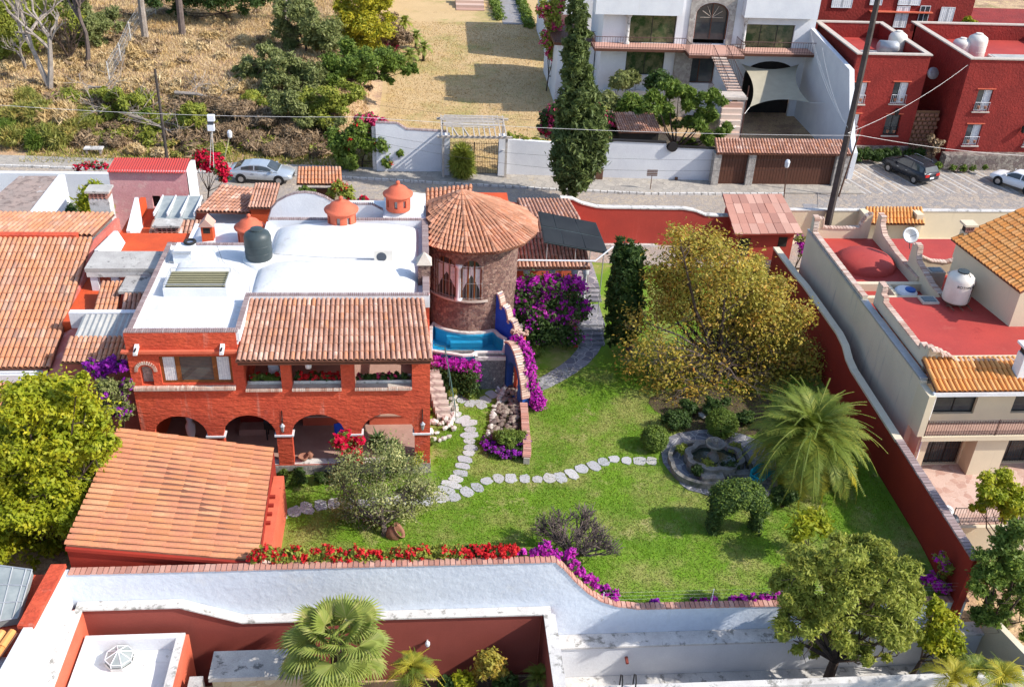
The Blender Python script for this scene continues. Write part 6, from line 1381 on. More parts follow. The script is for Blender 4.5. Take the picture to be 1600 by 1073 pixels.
# east flank wall running toward the street, with ogee end
m = MB(FR(34.25, 72.4, .0, 1)); wall(m, 13.6, .4, .9, [(0, 3.2), (.5, 3.5), (1.2, 4.3), (2.2, 5.6), (3.2, 7.3), (4.0, 8.6), (13.6, 9.3)]); m.build('flank_wall', 'white', WH)
m = MB(); m.box((22.5, 72.5, .98), (34.2, yF, 1.02)); m.build('driveway', 'pave', None, kind='structure')
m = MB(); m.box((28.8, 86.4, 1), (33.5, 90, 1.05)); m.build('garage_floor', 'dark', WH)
m = MB(); m.box((28.5, 86.9, 1), (33.4, 87.0, 6.2)); m.build('garage_shade_sheet', 'dark', WH)  # near-black sheet added behind the arch, its colour stands for the garage's shade
m = MB(); m.box((26.8, 83.2, 1.03), (34.1, 86.8, 1.06)); m.build('carport_floor', 'red_d', WH)
# shade sail
SL = thing('shade_sail', 'khaki shade sail stretched over the driveway of the white villa', 'shade sail', (31, 83, 5))
cs = [PY(1158, 100, 85.5), PY(1248, 101, 85.4), PY(1266, 161, 79.8), PY(1171, 168, 80.2)]
m = MB(); N_ = 12
def sf(i, j):
    s, t = i/N_, j/N_; k = .26; s2 = s+(.5-s)*k*4*t*(1-t)*(1-0) if True else s; t2 = t+(.5-t)*k*4*s*(1-s)
    p = (cs[0]*(1-s2)+cs[1]*s2)*(1-t2)+(cs[3]*(1-s2)+cs[2]*s2)*t2; p.z -= .5*4*s*(1-s)*t*(1-t); return tuple(p)
m.add([sf(i, j) for j in range(N_+1) for i in range(N_+1)], [(j*(N_+1)+i, j*(N_+1)+i+1, (j+1)*(N_+1)+i+1, (j+1)*(N_+1)+i) for j in range(N_) for i in range(N_)]); m.build('cloth', 'sail', SL, True)
m = MB(); m.tube([cs[3], PY(1147, 200, 76.5)], .03, 4); m.tube([cs[0], (cs[0].x-.4, 86, cs[0].z+.2)], .02, 4); m.tube([cs[1], (cs[1].x+.8, 86, cs[1].z+.2)], .02, 4); m.tube([cs[2], (34.2, cs[2].y, cs[2].z)], .02, 4); m.build('guy_rope', 'wire_l', SL)

# ------------------------------------------------------------------ red houses
def fwin(parent, fr_, s, z0, w=1.25, h=1.75, dark=False):
    window(parent, fr_, s, s+w, z0, z0+h, .18, 2, 'white' if not dark else 'black', 'glass', .05, False if dark else True, 'mortar')
    m = MB(fr_)
    for k in range(9): m.tube([(s+w*k/8, .08, z0), (s+w*k/8, .08, z0+.75)], .014, 3)
    m.tube([(s, .08, z0+.75), (s+w, .08, z0+.75)], .02, 4); m.build('window_rail', 'white' if not dark else 'black', parent)
    for f in (.25, .7):
        m = MB(); q = fr_(s+w*f, .14, z0+.25); m.lathe(q, [(0, 0), (.08, 0), (.12, .2), (.13, .22), (0, .22)], 8); pt = m.build('pot', 'plum', parent)
    m = MB(fr_); m.box((s-.15, 0, z0+h+.06), (s+w+.15, .06, z0+h+.13)); m.build('lintel', 'coral', parent)
def redhouse(name, label, x0, x1, y0, y1, zt, zr, wins, coping='mortar'):
    t = thing(name, label, 'house', ((x0+x1)/2, y0, 1)); f = FR(x0, y0)
    hs = [(s, s+1.25, z, z+1.75) for s, z, d in wins]
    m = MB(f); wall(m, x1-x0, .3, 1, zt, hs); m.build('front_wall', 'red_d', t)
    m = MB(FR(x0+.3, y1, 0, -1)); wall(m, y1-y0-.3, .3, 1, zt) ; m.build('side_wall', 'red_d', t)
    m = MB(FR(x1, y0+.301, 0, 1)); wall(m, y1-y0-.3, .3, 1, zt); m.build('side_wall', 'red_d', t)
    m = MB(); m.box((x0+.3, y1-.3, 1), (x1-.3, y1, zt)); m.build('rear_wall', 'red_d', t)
    m = MB(); m.box((x0+.31, y0+.31, zr-.2), (x1-.31, y1-.31, zr)); m.build('flat_roof', 'red_roof', t)
    m = MB(); c = .1
    for a, b in (((x0-c, y0-c), (x1+c, y0+.35)), ((x0-c, y1-.35), (x1+c, y1+c)), ((x0-c, y0+.351), (x0+.38, y1-.351)), ((x1-.38, y0+.351), (x1+c, y1-.351))): m.box((a[0], a[1], zt), (b[0], b[1], zt+.1))
    m.build('coping', coping, t)
    for s, z, d in wins: fwin(t, f, s, z, dark=d)
    return t, f
h1x0 = 33.0; h1x1 = PY(1455, 88, 77.4).x
def s_of(u, v, y, x0): p = PY(u, v, y); return p.x-x0, p.z
R1, rf = redhouse('red_house', 'red stuccoed house with french windows directly beside the white villa', 34.7, h1x1, 77.4, 87.5, 9.55, 8.3,
    [(s_of(1390, 162, 77.4, 34.7)[0], s_of(1390, 162, 77.4, 34.7)[1], False), (.15, s_of(1305, 162, 77.4, 34.7)[1], False), (s_of(1378, 212, 77.4, 34.7)[0], 2.9, True), (.1, 2.9, False)])
h2x0 = PY(1516, 99, 75.4).x
R2, rf2 = redhouse('red_house', 'red stuccoed house with two white tanks on its roof, furthest right', h2x0, h2x0+12, 75.4, 86.5, 9.9, 8.6,
    [(1.35, s_of(1523, 174, 75.4, h2x0)[1], False), (1.3, s_of(1508, 227, 75.4, h2x0)[1], False), (6.5, s_of(1508, 227, 75.4, h2x0)[1], False), (6.6, s_of(1523, 174, 75.4, h2x0)[1], False)])
m = MB(rf2); m.box((-.3, .003, .8), (14, .9, 2.3)); m.build('stone_base', 'stone', R2)
m = MB(rf); m.box((0, .003, .8), (h1x1-34.7, .25, 2.0)); m.build('stone_base', 'stone', R1)
for t, f, s, z in ((R1, rf, 4.3, 4.9), (R2, rf2, 6.0, 4.3)):
    m = MB(); q = f(s, .25, z); m.lathe(q, [(0, -.3), (.16, -.2), (.22, .2), (.1, .35), (0, .42)], 6); m.build('wall_lantern', 'black', t)
m = MB(); 
mats = []
xg0, xg1 = h1x1+.05, h2x0-.05
LAT = thing('lattice_wall', 'pierced clay lattice wall closing the gap between the two red houses', 'wall', ((xg0+xg1)/2, 77.5, 1))
for r in range(9):
    for k in range(max(3, int((xg1-xg0)/.42))): mats.append(Matrix.Translation((xg0+.21+.42*k+(.2 if r % 2 else 0), 77.7, 1.6+.36*r)) @ Matrix.Diagonal((.3, .14, .22, 1)))
put(LAT, 'lattice_block', _MC.setdefault('bxsnd', mesh_of('lattice_block', *BX, 'plum')), mats)
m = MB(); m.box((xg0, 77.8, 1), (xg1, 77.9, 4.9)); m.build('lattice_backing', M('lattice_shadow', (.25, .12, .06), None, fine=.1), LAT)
m = MB(); m.box((xg0, 77.6, 1), (xg1, 77.78, 1.6)); m.build('lattice_base', 'stone', LAT)
# rear red house
xr0 = 36.0
R3, rf3 = redhouse('red_house', 'tall red apartment house with white french windows at the very top right', xr0, 53, 95, 105, 14, 13, [])
for u, v, w_, h_ in ((1298, 12, 2.0, 2.2), (1358, 8, 1.2, 2), (1402, 8, 2.2, 2), (1462, 46, 1.4, 2.1), (1394, 43, 1.3, 2.0), (1430, 44, 1.0, 2.1)):
    p = PY(u, v, 94.95); m = MB(); 
    window(R3, FR(p.x, 94.85), 0, w_, p.z, p.z+h_, .02, 2, 'white', 'glass', .05, 'all' if u != 1430 else False)
m = MB(); p0, p1 = PY(1352, 45, 94.9), PY(1456, 20, 94.9); m.box((p0.x, 94.6, p1.z-.05), (p1.x, 94.99, p1.z+.05)); m.build('canopy', 'coral', R3)
m = MB(); m.box((53.2, 92, 1), (64, 100, 8.2)); m.build('side_block', 'red_d', R3)
TR_ = thing('tiled_house_corner', 'corner of a tiled roof at the far top right behind the red houses', 'house', (58, 90, 1))
m = MB(); m.box((57, 86, 1), (66, 92, 6)); m.build('wall', 'white', TR_); tilefield(TR_, (55.5, 86, 6.2), (66, 86, 6.2), (66, 91, 8), (56.5, 91, 8), 36, 12, 'tile_p', 60, seed=30)
# roof tanks
def tinaco(name, label, p, r, h, mat='tank_w', group=None):
    t = thing(name, label, 'water tank', tuple(p), group); m = MB(); m.lathe(tuple(p), [(0, 0), (r*.95, 0), (r, .08), (r, h*.72), (r*.9, h*.84), (r*.5, h*.94), (r*.36, h*.96), (0, h*.96)], 26); m.build('body', mat, t, True)
    m = MB(); m.lathe((p[0], p[1], p[2]+h*.955), [(r*.36, 0), (r*.36, .08), (0, .11)], 16); m.build('lid', mat, t)
    for f in (.3, .55): m = MB(); m.lathe((p[0], p[1], p[2]+h*f), [(r, -.02), (r+.02, 0), (r, .02)], 26); m.build('rib', mat, t, True)
    return t
for u, v, lab, r, h in ((1398, 82, 'cream water tank on the nearer red house roof, beside the round drum heater', .75, 1.9), (1499, 86, 'shorter cream water tank at the left of the pair on the farthest right red roof', .75, 1.5), (1521, 88, 'taller cream water tank at the right of the pair on the farthest right red roof', .8, 2.0)):
    zr = 8.3 if u < 1450 else 8.6; p = P(u, v, zr+.1); tinaco('water_tank', lab, (p.x, p.y, zr), r, h, 'tank_w', 'tanks on the red house roofs')
HT = thing('drum_heater', 'metal and cream cylindrical tank lying on the red roof between pole and upright tank', 'tank', (38, 80, 8.3)); p = P(1380, 72, 9.1); m = MB()
m.tube([(p.x-.5, p.y-.2, 9.1), (p.x-.45, p.y-.2, 9.1), (p.x+.9, p.y-.6, 9.15), (p.x+1.0, p.y-.6, 9.15)], [.4, .52, .52, .4], 18); m.build('drum', 'galv', HT, True)
m = MB(); m.box((p.x-.3, p.y-.7, 8.3), (p.x-.1, p.y+.1, 8.7)); m.box((p.x+.5, p.y-.9, 8.3), (p.x+.7, p.y-.1, 8.7)); m.build('cradle', 'red_d', HT)
for x, y, t in ((36.2, 79.5, R1), (h2x0+4.5, 78, R2)): m = MB(); m.box((x, y, 8.35 if t is R1 else 8.65), (x+3.6, y+3, 8.5 if t is R1 else 8.8)); k = m.build('roof_light_curb', 'conc_w', t); m = MB(); m.box((x+.15, y+.15, 8.501 if t is R1 else 8.801), (x+3.45, y+2.85, 8.53 if t is R1 else 8.83)); m.build('roof_light', 'corr_g', k)
DI = thing('satellite_dish', 'round white dish seen on the shaded side of the right red house', 'satellite dish', (h2x0-.3, 81, 7)); m = MB(); q = PY(1460, 115, 80); m.lathe((0, 0, 0), [(0, .0), (.3, .04), (.5, .14), (.5, .16), (0, .03)], 18); R_ = Matrix.Translation((q.x-.2, 80, q.z)) @ Matrix.Rotation(1.2, 4, 'X'); m.v = [tuple(R_ @ Vector(v)) for v in m.v]; m.build('dish', 'galv', DI, True); m = MB(); m.tube([(q.x-.2, 80, q.z), (h2x0+.05, 80.3, q.z)], .03, 4); m.build('arm', 'black', DI)

# ------------------------------------------------------------------ far end of the dry lawn
TE = thing('terrace_steps', 'pink tiled steps at the top edge of the dried lawn', 'steps', (6, 126, 1.5))
for k in range(4): p = P(713, 14, 2); q = P(757, 14, 2); m = MB(); m.box((p.x, p.y+1.0*k, 1.5), (q.x, p.y+1.0*k+1.0, 1.9+.3*k)); m.build('step', 'brick_o', TE)
m = MB(); p = P(775, -2, 2); m.box((p.x-1, 126, 1.3), (p.x+10, 140, 2.0)); m.build('terrace', 'floor_t', TE)
FH = thing('far_house', 'pale house wall beyond the dried lawn at the top edge', 'house', (8, 134, 2)); m = MB(); m.box((-2, 138, 1.5), (24, 146, 8)); m.build('wall', 'white', FH); m = MB(); m.box((-2.5, 137.5, 8), (24.5, 146.5, 8.5)); m.build('roof', 'tile_p', FH)
for i, (u0, u1, v) in enumerate(((778, 790, 30), (826, 842, 42))):
    p0 = P(u0, v, 1.8); m = MB(); t = thing('clipped_hedge', ('short' if i == 0 else 'longer')+' bright clipped hedge beside the far garden walk', 'hedge', (p0.x, p0.y, 1.7))
    leaves('foliage', [(p0.x+.4*j/2, p0.y+k*1.2, 2.1, .6, .8, .5) for k in range(12) for j in (0, 1)], 5000, .14, 'mid', t, seed=40+i, surf=.3)
    m = MB(); m.tube([(p0.x, p0.y, 1.6), (p0.x, p0.y, 2.2)], .05, 4); m.build('stem', 'bark', t)
m = MB(); a = P(800, 38, 1.8); m.poly([(a.x-1, a.y, T(a.x, a.y)+.05), (a.x+1.6, a.y, T(a.x, a.y)+.05), (a.x+1.6, 132, 1.95), (a.x-1, 132, 1.95)]); m.build('garden_walk', 'pave', None, kind='structure')

# ================================================================== CARS
def car(name, label, cat, loc, heading, kind, paint):
    t = thing(name, label, cat, (0, 0, 0)); t.rotation_euler = (0, 0, heading); t.location = loc; ORG[t.name] = Vector((0, 0, 0))
    if kind == 'sedan': L, Wd, H_ = 4.65, .91, 1.42; prof = [(-2.3, .62, .92), (-2.25, .45, .98), (-1.9, .34, 1.02), (-1.2, .30, 1.0), (0, .28, .95), (1.1, .28, .93), (1.7, .3, .86), (2.1, .34, .76), (2.32, .42, .66)]; cab = [(-1.95, .99, .99), (-1.35, 1.0, 1.28), (-.75, 1.0, 1.40), (0, 1.0, 1.43), (.5, .97, 1.36), (1.35, .93, .95)]
    elif kind == 'suv': L, Wd, H_ = 4.55, .92, 1.68; prof = [(-2.27, .5, 1.0), (-2.2, .42, 1.08), (-1.7, .36, 1.1), (-1, .34, 1.08), (0, .32, 1.05), (1.1, .32, 1.03), (1.7, .34, .98), (2.1, .38, .88), (2.28, .46, .76)]; cab = [(-2.18, 1.06, 1.1), (-1.9, 1.07, 1.5), (-1.3, 1.07, 1.64), (-.3, 1.06, 1.68), (.35, 1.05, 1.6), (1.25, 1.02, 1.05)]
    else: L, Wd, H_ = 4.1, .84, 1.42; prof = [(-2.03, .5, .88), (-1.98, .42, .94), (-1.5, .34, .95), (-1, .32, .93), (0, .3, .9), (1.0, .3, .88), (1.6, .32, .82), (1.95, .38, .74), (2.05, .44, .66)]; cab = [(-1.7, .93, .94), (-1.2, .93, 1.3), (-.7, .92, 1.4), (0, .91, 1.42), (.35, .9, 1.36), (1.1, .88, .9)]
    def loft(secs):
        m = MB(); n = len(secs[0]); m.add([p for s in secs for p in s], [(i*n+j, (i+1)*n+j, (i+1)*n+(j+1) % n, i*n+(j+1) % n) for i in range(len(secs)-1) for j in range(n)]+[tuple(range(n)), tuple((len(secs)-1)*n+j for j in reversed(range(n)))]); return m
    secs = []
    for x, z0, z1 in prof:
        e = 1-.18*max(0, (abs(x)-1.5)/.8)**2; w = Wd*e; zm = (z0+z1)/2
        secs.append([(x, -w*.88, z0), (x, -w, z0+.08), (x, -w*1.0, zm), (x, -w*.96, z1-.06), (x, -w*.84, z1), (x, 0, z1+.03), (x, w*.84, z1), (x, w*.96, z1-.06), (x, w, zm), (x, w, z0+.08), (x, w*.88, z0)])
    loft(secs).build('body', paint, t, True)
    secs = []
    for x, z0, z1 in cab:
        tt = (z1-z0)/.5; wb = Wd*.90; wt = Wd*.90-.2*min(1, tt)
        secs.append([(x, -wb, z0), (x, -wt, max(z0, z1-.05)), (x, -wt*.8, z1), (x, wt*.8, z1), (x, wt, max(z0, z1-.05)), (x, wb, z0)])
    loft(secs).build('cabin', paint, t)
    # glass panels a little proud of the cabin
    def at(x, side, f):    # point on cabin side
        for (x0, a0, b0), (x1, a1, b1) in zip(cab, cab[1:]):
            if x0 <= x <= x1:
                k = (x-x0)/(x1-x0); z0 = a0+(a1-a0)*k; z1 = b0+(b1-b0)*k; break
        tt = (z1-z0)/.5; wb = Wd*.90+.012; wt = Wd*.90-.2*min(1, tt)+.012; zz = z0+.03+(z1-.07-z0-.03)*f; k = (zz-z0)/max(.05, z1-.05-z0); return (x, side*(wb+(wt-wb)*k), zz)
    xa, xb = cab[1][0], cab[-2][0]+.25; mid = (xa+xb)/2-.1
    for sd_ in (-1, 1):
        for a, b in ((xa, mid-.05), (mid+.05, xb+.1)):
            m = MB(); xs = [a+(b-a)*i/4 for i in range(5)]
            m.add([at(x, sd_, .04) for x in xs]+[at(x, sd_, .96) for x in xs], [(i, i+1, i+6, i+5) for i in range(4)]); m.build('side_window', 'glass', t)
    (x0, a0, b0), (x1, a1, b1) = cab[-2], cab[-1]; w0, w1 = Wd*.68, Wd*.80
    m = MB(); m.poly([(x1-.06, -w1, a1+.05), (x1-.06, w1, a1+.05), (x0+.08, w0, b0+.004), (x0+.08, -w0, b0+.004)]); m.build('windscreen', 'glass', t)
    (x0, a0, b0), (x1, a1, b1) = cab[0], cab[1]
    m = MB(); m.poly([(x0+.02, -w1, b0+.06), (x0+.02, w1, b0+.06), (x1-.02, w0, b1+.012), (x1-.02, -w0, b1+.012)][::-1]); m.build('rear_window', 'glass', t)
    wx = L*.30
    for x in (-wx, wx):
        for sd_ in (-1, 1):
            m = MB(); m.tube([(x, sd_*(Wd-.20), .33), (x, sd_*(Wd+.015), .33)], .33, 20); w = m.build('wheel', 'tyre', t)
            m = MB(); m.tube([(x, sd_*(Wd-.02), .33), (x, sd_*(Wd+.03), .33)], .20, 14); m.build('rim', 'rim', w)
            m = MB(); m.tube([(x, sd_*(Wd-.03), .36), (x, sd_*(Wd+.008), .36)], .40, 20); m.build('wheel_arch', 'tyre', t)
    for sd_ in (-1, 1):
        e = prof[-1]; m = MB(); m.box((e[0]-.28, sd_*Wd*.5-.2, e[2]-.12), (e[0]+.0, sd_*Wd*.5+.2, e[2]+.01)); m.build('headlight', 'lamp', t)
        e = prof[0]; m = MB(); m.box((e[0]-.03, sd_*Wd*.62-.2, e[2]-.18), (e[0]+.12, sd_*Wd*.62+.2, e[2]+.02)); m.build('tail_light', 'tail', t)
        m = MB(); m.box((cab[-2][0]+.35, sd_*(Wd+.02)-.08, .98), (cab[-2][0]+.5, sd_*(Wd+.02)+.08, 1.1)); m.build('mirror', paint, t)
        for x in (-.55, .35): m = MB(); m.box((x, sd_*(Wd+.005)-.015, .80), (x+.2, sd_*(Wd+.005)+.015, .84)); m.build('door_handle', paint if kind != 'suv' else 'galv', t)
    m = MB(); e = prof[-1]; m.box((e[0]-.1, -.35, .45), (e[0]+.02, .35, .62)); m.build('grille', 'black', t)
    m = MB(); e = prof[0]; m.box((e[0]-.02, -.22, .62), (e[0]+.03, .22, .76)); m.build('number_plate', 'pastel', t)
    if kind == 'suv':
        for sd_ in (-1, 1): m = MB(); m.tube([(-1.6, sd_*.58, 1.7), (-1.3, sd_*.6, 1.73), (.2, sd_*.6, 1.75), (.4, sd_*.58, 1.68)], .02, 4); m.build('roof_rail', 'galv', t)
    return t
pa, pb = P(362, 283, 1.0), P(463, 287, 1.0); c = (pa+pb)/2
car('parked_car', 'silver sedan parked along the kerb behind the small tiled gateway', 'car', (P(411, 278, 1.1).x, P(411, 278, 1.1).y-.1, 1.01), math.atan2(-.45, 4.4), 'sedan', 'silver')
p = P(1424, 277, 1.1); car('parked_car', 'dark grey estate car parked nose-in before the red houses', 'car', (p.x-.1, p.y+.4, 1.035), rad(113), 'suv', 'dgrey')
p = P(1600, 297, 1.1); car('parked_car', 'white hatchback cut off by the right edge of the photo', 'car', (p.x-.3, p.y+.6, 1.035), rad(125), 'hatch', 'wcar')

# ================================================================== POLES, CABLES, SMALL STREET THINGS
def pole(name, label, cat, b, t_, r0, r1, mat='pole', extra=None):
    t = thing(name, label, cat, tuple(b)); m = MB(); m.tube([b, (Vector(b)+Vector(t_))/2, t_], [r0, (r0+r1)/2, r1], 8); m.build('shaft', mat, t); return t
yb = 61.2; b = PY(1291, 361, yb); top = PY(1378, -30, yb+1.5)
BP = pole('utility_pole', 'tall dark leaning utility pole in front of the garage doors on the right', 'utility pole', (b.x, yb, .8), tuple(top), .27, .18)
b2 = P(1310, 308, 1.0); pole('steel_post', 'thin rusty post just right of the tall leaning utility pole', 'post', (b2.x, b2.y, 1.0), (b2.x+.5, b2.y, 6.5), .07, .06, 'rust')
b3 = PT(263, 262); tt = PY(242, 108, b3.y); pole('utility_pole', 'slim dark utility pole on the brushy bank left of the silver sedan', 'utility pole', (b3.x, b3.y, b3.z-.3), tuple(tt), .13, .09)
def lampp(name, label, u, v, vt, ut, mat='rust', y=None, double=False):
    b = P(u, v, 1.0) if y is None else PY(u, v, y); tp = PY(ut, vt, b.y); t = thing(name, label, 'street lamp', (b.x, b.y, b.z)); m = MB(); m.tube([b, ((b.x+tp.x)/2, b.y, (b.z+tp.z)/2), tp], .05, 5); m.build('post', mat, t)
    m = MB(); m.lathe((tp.x, tp.y, tp.z-.25), [(.1, 0), (.17, .1), (.2, .45), (.12, .6), (0, .6)], 8); m.build('lamp_head', 'lamp', t); return t
lampp('street_lamp', 'small street lamp on a thin rusty post in front of the garage doors', 1224, 318, 257, 1230)
lampp('street_lamp', 'short lamp leaning out of the scarlet bougainvillea beside the sedan', 350, 250, 211, 359, 'slat')
FL = thing('flood_lamp_mast', 'white lamps on paired thin rods rising from the red bougainvillea', 'lamp mast', (-11.6, 67, 1)); 
for u, dx in ((328, 0), (334, .12)): a = PY(u, 262, 66); b_ = PY(331, 185, 66); m = MB(); m.tube([a, b_], .02, 4); m.build('rod', 'wire_l', FL)
for v in (184, 199): b_ = PY(330, v, 66); m = MB(); m.box((b_.x-.22, 65.8, b_.z-.2), (b_.x+.22, 66.1, b_.z+.2)); m.build('lamp_box', 'pastel', FL); 
m = MB(); m.box((b_.x-.18, 65.85, b_.z+.2), (b_.x+.18, 66.05, b_.z+.5)); m.build('lamp_ballast', 'sign', FL)
BS = thing('basket_sign', 'small slatted board on a thin post before the long white street wall', 'sign', (17, 70, 1)); b = P(1016, 296, 1.1); m = MB(); m.tube([(b.x, b.y, 1.0), (b.x, b.y, 2.2)], .03, 4); m.build('post', 'rust', BS)
for k in range(4): m = MB(); m.box((b.x-.4, b.y-.03, 2.2+.13*k), (b.x+.4, b.y+.03, 2.28+.13*k)); m.build('slat', 'rust', BS)
BN = thing('stone_bench', 'small concrete bench beside the dirt verge at the left', 'bench', (-22, 76, 1)); b = PT(148, 240); m = MB(); m.box((b.x-.7, b.y-.3, b.z+.4), (b.x+.7, b.y+.3, b.z+.5)); m.build('seat', 'conc_w', BN)
for o in (-.5, .5): m = MB(); m.box((b.x+o-.08, b.y-.25, b.z), (b.x+o+.08, b.y+.25, b.z+.4)); m.build('leg', 'conc_o', BN)
# cables
def cable(label, pts, r=.018, mat='wire', sag=.5, grp='cables over the street'):
    t = None; m = MB(); out = []
    for a, b in zip(pts, pts[1:]):
        a, b = Vector(a), Vector(b)
        for i in range(13): f = i/12; q = a.lerp(b, f); q.z -= sag*4*f*(1-f); out.append(q)
    m.tube(out, r*.42, 4, False); return m.build('cable', mat, None, label=label, cat='cable', group=grp)
yc = 65.5
cable('thin pale cable crossing the street in front of the white villa wall', [PY(-60, 160, 70), PY(560, 183, yc), PY(1345, 212, 61.4)], .03, 'wire_l', .3)
cable('upper dark cable strung before the white street walls', [PY(560, 205, 68), PY(850, 243, 67), PY(1330, 247, 61.4)], .02, 'wire', .25)
cable('lower dark cable strung before the white street walls', [PY(560, 215, 68), PY(850, 262, 67), PY(1330, 262, 61.4)], .02, 'wire', .25)
cable('pale cable from the leaning pole down to the right edge', [PY(1325, 208, 61.4), PY(1640, 245, 66)], .03, 'wire_l', .3)
cable('pale cable from the leaning pole up to the right red house', [PY(1325, 208, 61.4), PY(1512, 102, 75.2)], .03, 'wire_l', .5)
for i, (u, v) in enumerate(((1262, 30), (1268, 60), (1285, 75))): cable(('left', 'middle', 'right')[i]+' one of three pale service wires dropping to the leaning pole', [PY(u, v, 77.2), PY(1325, 200, 61.4)], .018, 'wire_l', .6)
cable('dark cable over the dried lawn', [PY(-20, 130, 84), PY(560, 160, 80), PY(900, 190, 76)], .02, 'wire', .3)
cable('black hose lying across the white roof from skylight to tiled porch', [(-10.2, 46.5, 7.9), (-9.6, 44.6, 7.95), (-9.0, 43.8, 8.0), (-8.0, 42.3, 8.1), (-7.9, 41.5, 8.0)], .02, 'wire', .0, None)
cable('black hose running over the vaults to the air conditioner', [(-7.6, 45.4, 8.0), (-5, 45.1, 7.95), (-1.6, 44.9, 7.95)], .02, 'wire', .0, None)
# roof things on the main house
tk = thing('water_tank', 'dark grey plastic water tank on a white plinth on the main house roof', 'water tank', (-8.2, 45.4, 7.5)); p = P(403, 412, 7.75); p = Vector((p.x, p.y+.55, 7.8))
m = MB(); m.lathe((p.x, p.y, 7.45), [(.85, 0), (.8, .3), (.78, .36), (0, .36)], 26); m.build('plinth', 'white_roof', tk, True)
m = MB(); m.lathe((p.x, p.y, 7.81), [(.62, 0), (.66, .06), (.66, 1.15), (.6, 1.32), (.42, 1.45), (.3, 1.5), (0, 1.5)], 28); m.build('body', 'tank', tk, True)
m = MB(); m.lathe((p.x, p.y, 9.3), [(.3, 0), (.3, .1), (.1, .13), (0, .13)], 18); m.build('lid', 'tank', tk)
for z in (8.2, 8.6): m = MB(); m.lathe((p.x, p.y, z), [(.66, -.02), (.68, 0), (.66, .02)], 28); m.build('rib', 'tank', tk, True)
ac = thing('air_conditioner', 'white outdoor air conditioning unit between the roof vaults', 'air conditioner', (-1.2, 44.8, 7.6)); p = P(600, 398, 8.1)
m = MB(); m.box((p.x-.48, p.y-.2, 7.75), (p.x+.42, p.y+.18, 8.42)); m.build('casing', 'tank_w', ac)
m = MB(); m.add([(p.x-.12+.25*math.cos(i*math.pi/9), p.y-.205, 8.08+.25*math.sin(i*math.pi/9)) for i in range(18)], [tuple(range(18))]); m.build('fan_grille', 'sign', ac)
for o in (-.4, .3): m = MB(); m.box((p.x+o, p.y-.2, 7.5), (p.x+o+.08, p.y+.18, 7.75)); m.build('foot', 'conc', ac)
ty = thing('tyre', 'old black tyre lying on the small white box at the roof corner', 'tyre', (-11.5, 46.2, 8.1)); 
m = MB(); q = P(297, 379, 8.15); m.tube([(q.x+.25*math.cos(t), q.y+.25*math.sin(t), 8.2) for t in [i*math.pi/9 for i in range(19)]], .07, 8, False); m.build('tread', 'tyre', ty)
# arcade furniture
SO = thing('terrace_sofa', 'low pale cushioned sofa in the shade of the second arch', 'sofa', (-8.2, 40.6, .6)); 
m = MB(); m.box((-8.9, 40.3, .6), (-7.6, 41.0, .95)); m.build('seat', 'floor_t', SO); m = MB(); m.box((-8.9, 40.95, .95), (-7.6, 41.08, 1.35)); m.build('backrest', 'red_d', SO)
GRL = thing('barbecue_grill', 'black lidded barbecue grill at the back of the second arch', 'grill', (-7.1, 40.2, .6))
m = MB(); m.box((-7.6, 39.9, 1.25), (-6.6, 40.5, 1.5)); m.build('firebox', 'black', GRL); m = MB(); m.tube([(-7.6, 40.2, 1.5), (-6.6, 40.2, 1.5)], .32, 14); m.build('lid', 'black', GRL)
for x in (-7.5, -6.7): 
    for y in (39.95, 40.42): m = MB(); m.box((x-.03, y-.03, .6), (x+.03, y+.03, 1.25)); m.build('leg', 'black', GRL)
def chair(name, label, x, y, z, rz, mat):
    t = thing(name, label, 'chair', (0, 0, 0)); t.location = (x, y, z); t.rotation_euler = (0, 0, rz); ORG[t.name] = Vector((0, 0, 0))
    m = MB(); m.box((-.25, -.25, .42), (.25, .25, .47)); m.build('seat', mat, t)
    m = MB(); m.hexa([(-.25, .2, .47), (.25, .2, .47), (.25, .25, .47), (-.25, .25, .47)], [(-.23, .3, 1.0), (.23, .3, 1.0), (.23, .34, 1.0), (-.23, .34, 1.0)]); m.build('backrest', mat, t)
    for a in (-.22, .22):
        for b in (-.22, .22): m = MB(); m.tube([(a, b, 0), (a*.95, b*.95, .43)], .018, 4); m.build('leg', 'black', t)
        m = MB(); m.tube([(a*1.15, -.2, .45), (a*1.2, -.22, .68), (a*1.15, .26, .70)], .02, 4); m.build('armrest', mat, t)
chair('terrace_chair', 'blue woven chair standing in the third arch', -3.9, 39.6, .61, .4, 'blue'); 
bw = thing('terracotta_pot', 'broken terracotta bowl on the terrace edge in the third arch', 'pot', (-5.6, 38.25, .62)); m = MB(); m.lathe((-5.6, 38.3, .61), [(.1, 0), (.2, .12), (.26, .26), (.22, .26), (.15, .08), (0, .05)], 14); m.build('bowl', 'plum', bw, True); m = MB(); m.lathe((-5.3, 38.45, .62), [(.08, 0), (.16, .2), (.1, .34), (0, .34)], 12); m.build('small_jar', 'plum', bw, True)
st = thing('white_statue', 'pale carved figure glimpsed inside the darkest left arch', 'statue', (-10.8, 39.2, .6)); m = MB(); m.lathe((-10.9, 39.3, .6), [(.22, 0), (.2, .5), (.12, .7), (.2, 1.0), (.24, 1.4), (.12, 1.65), (.16, 1.85), (.1, 2.05), (0, 2.1)], 12); m.build('figure', 'pastel', st, True)
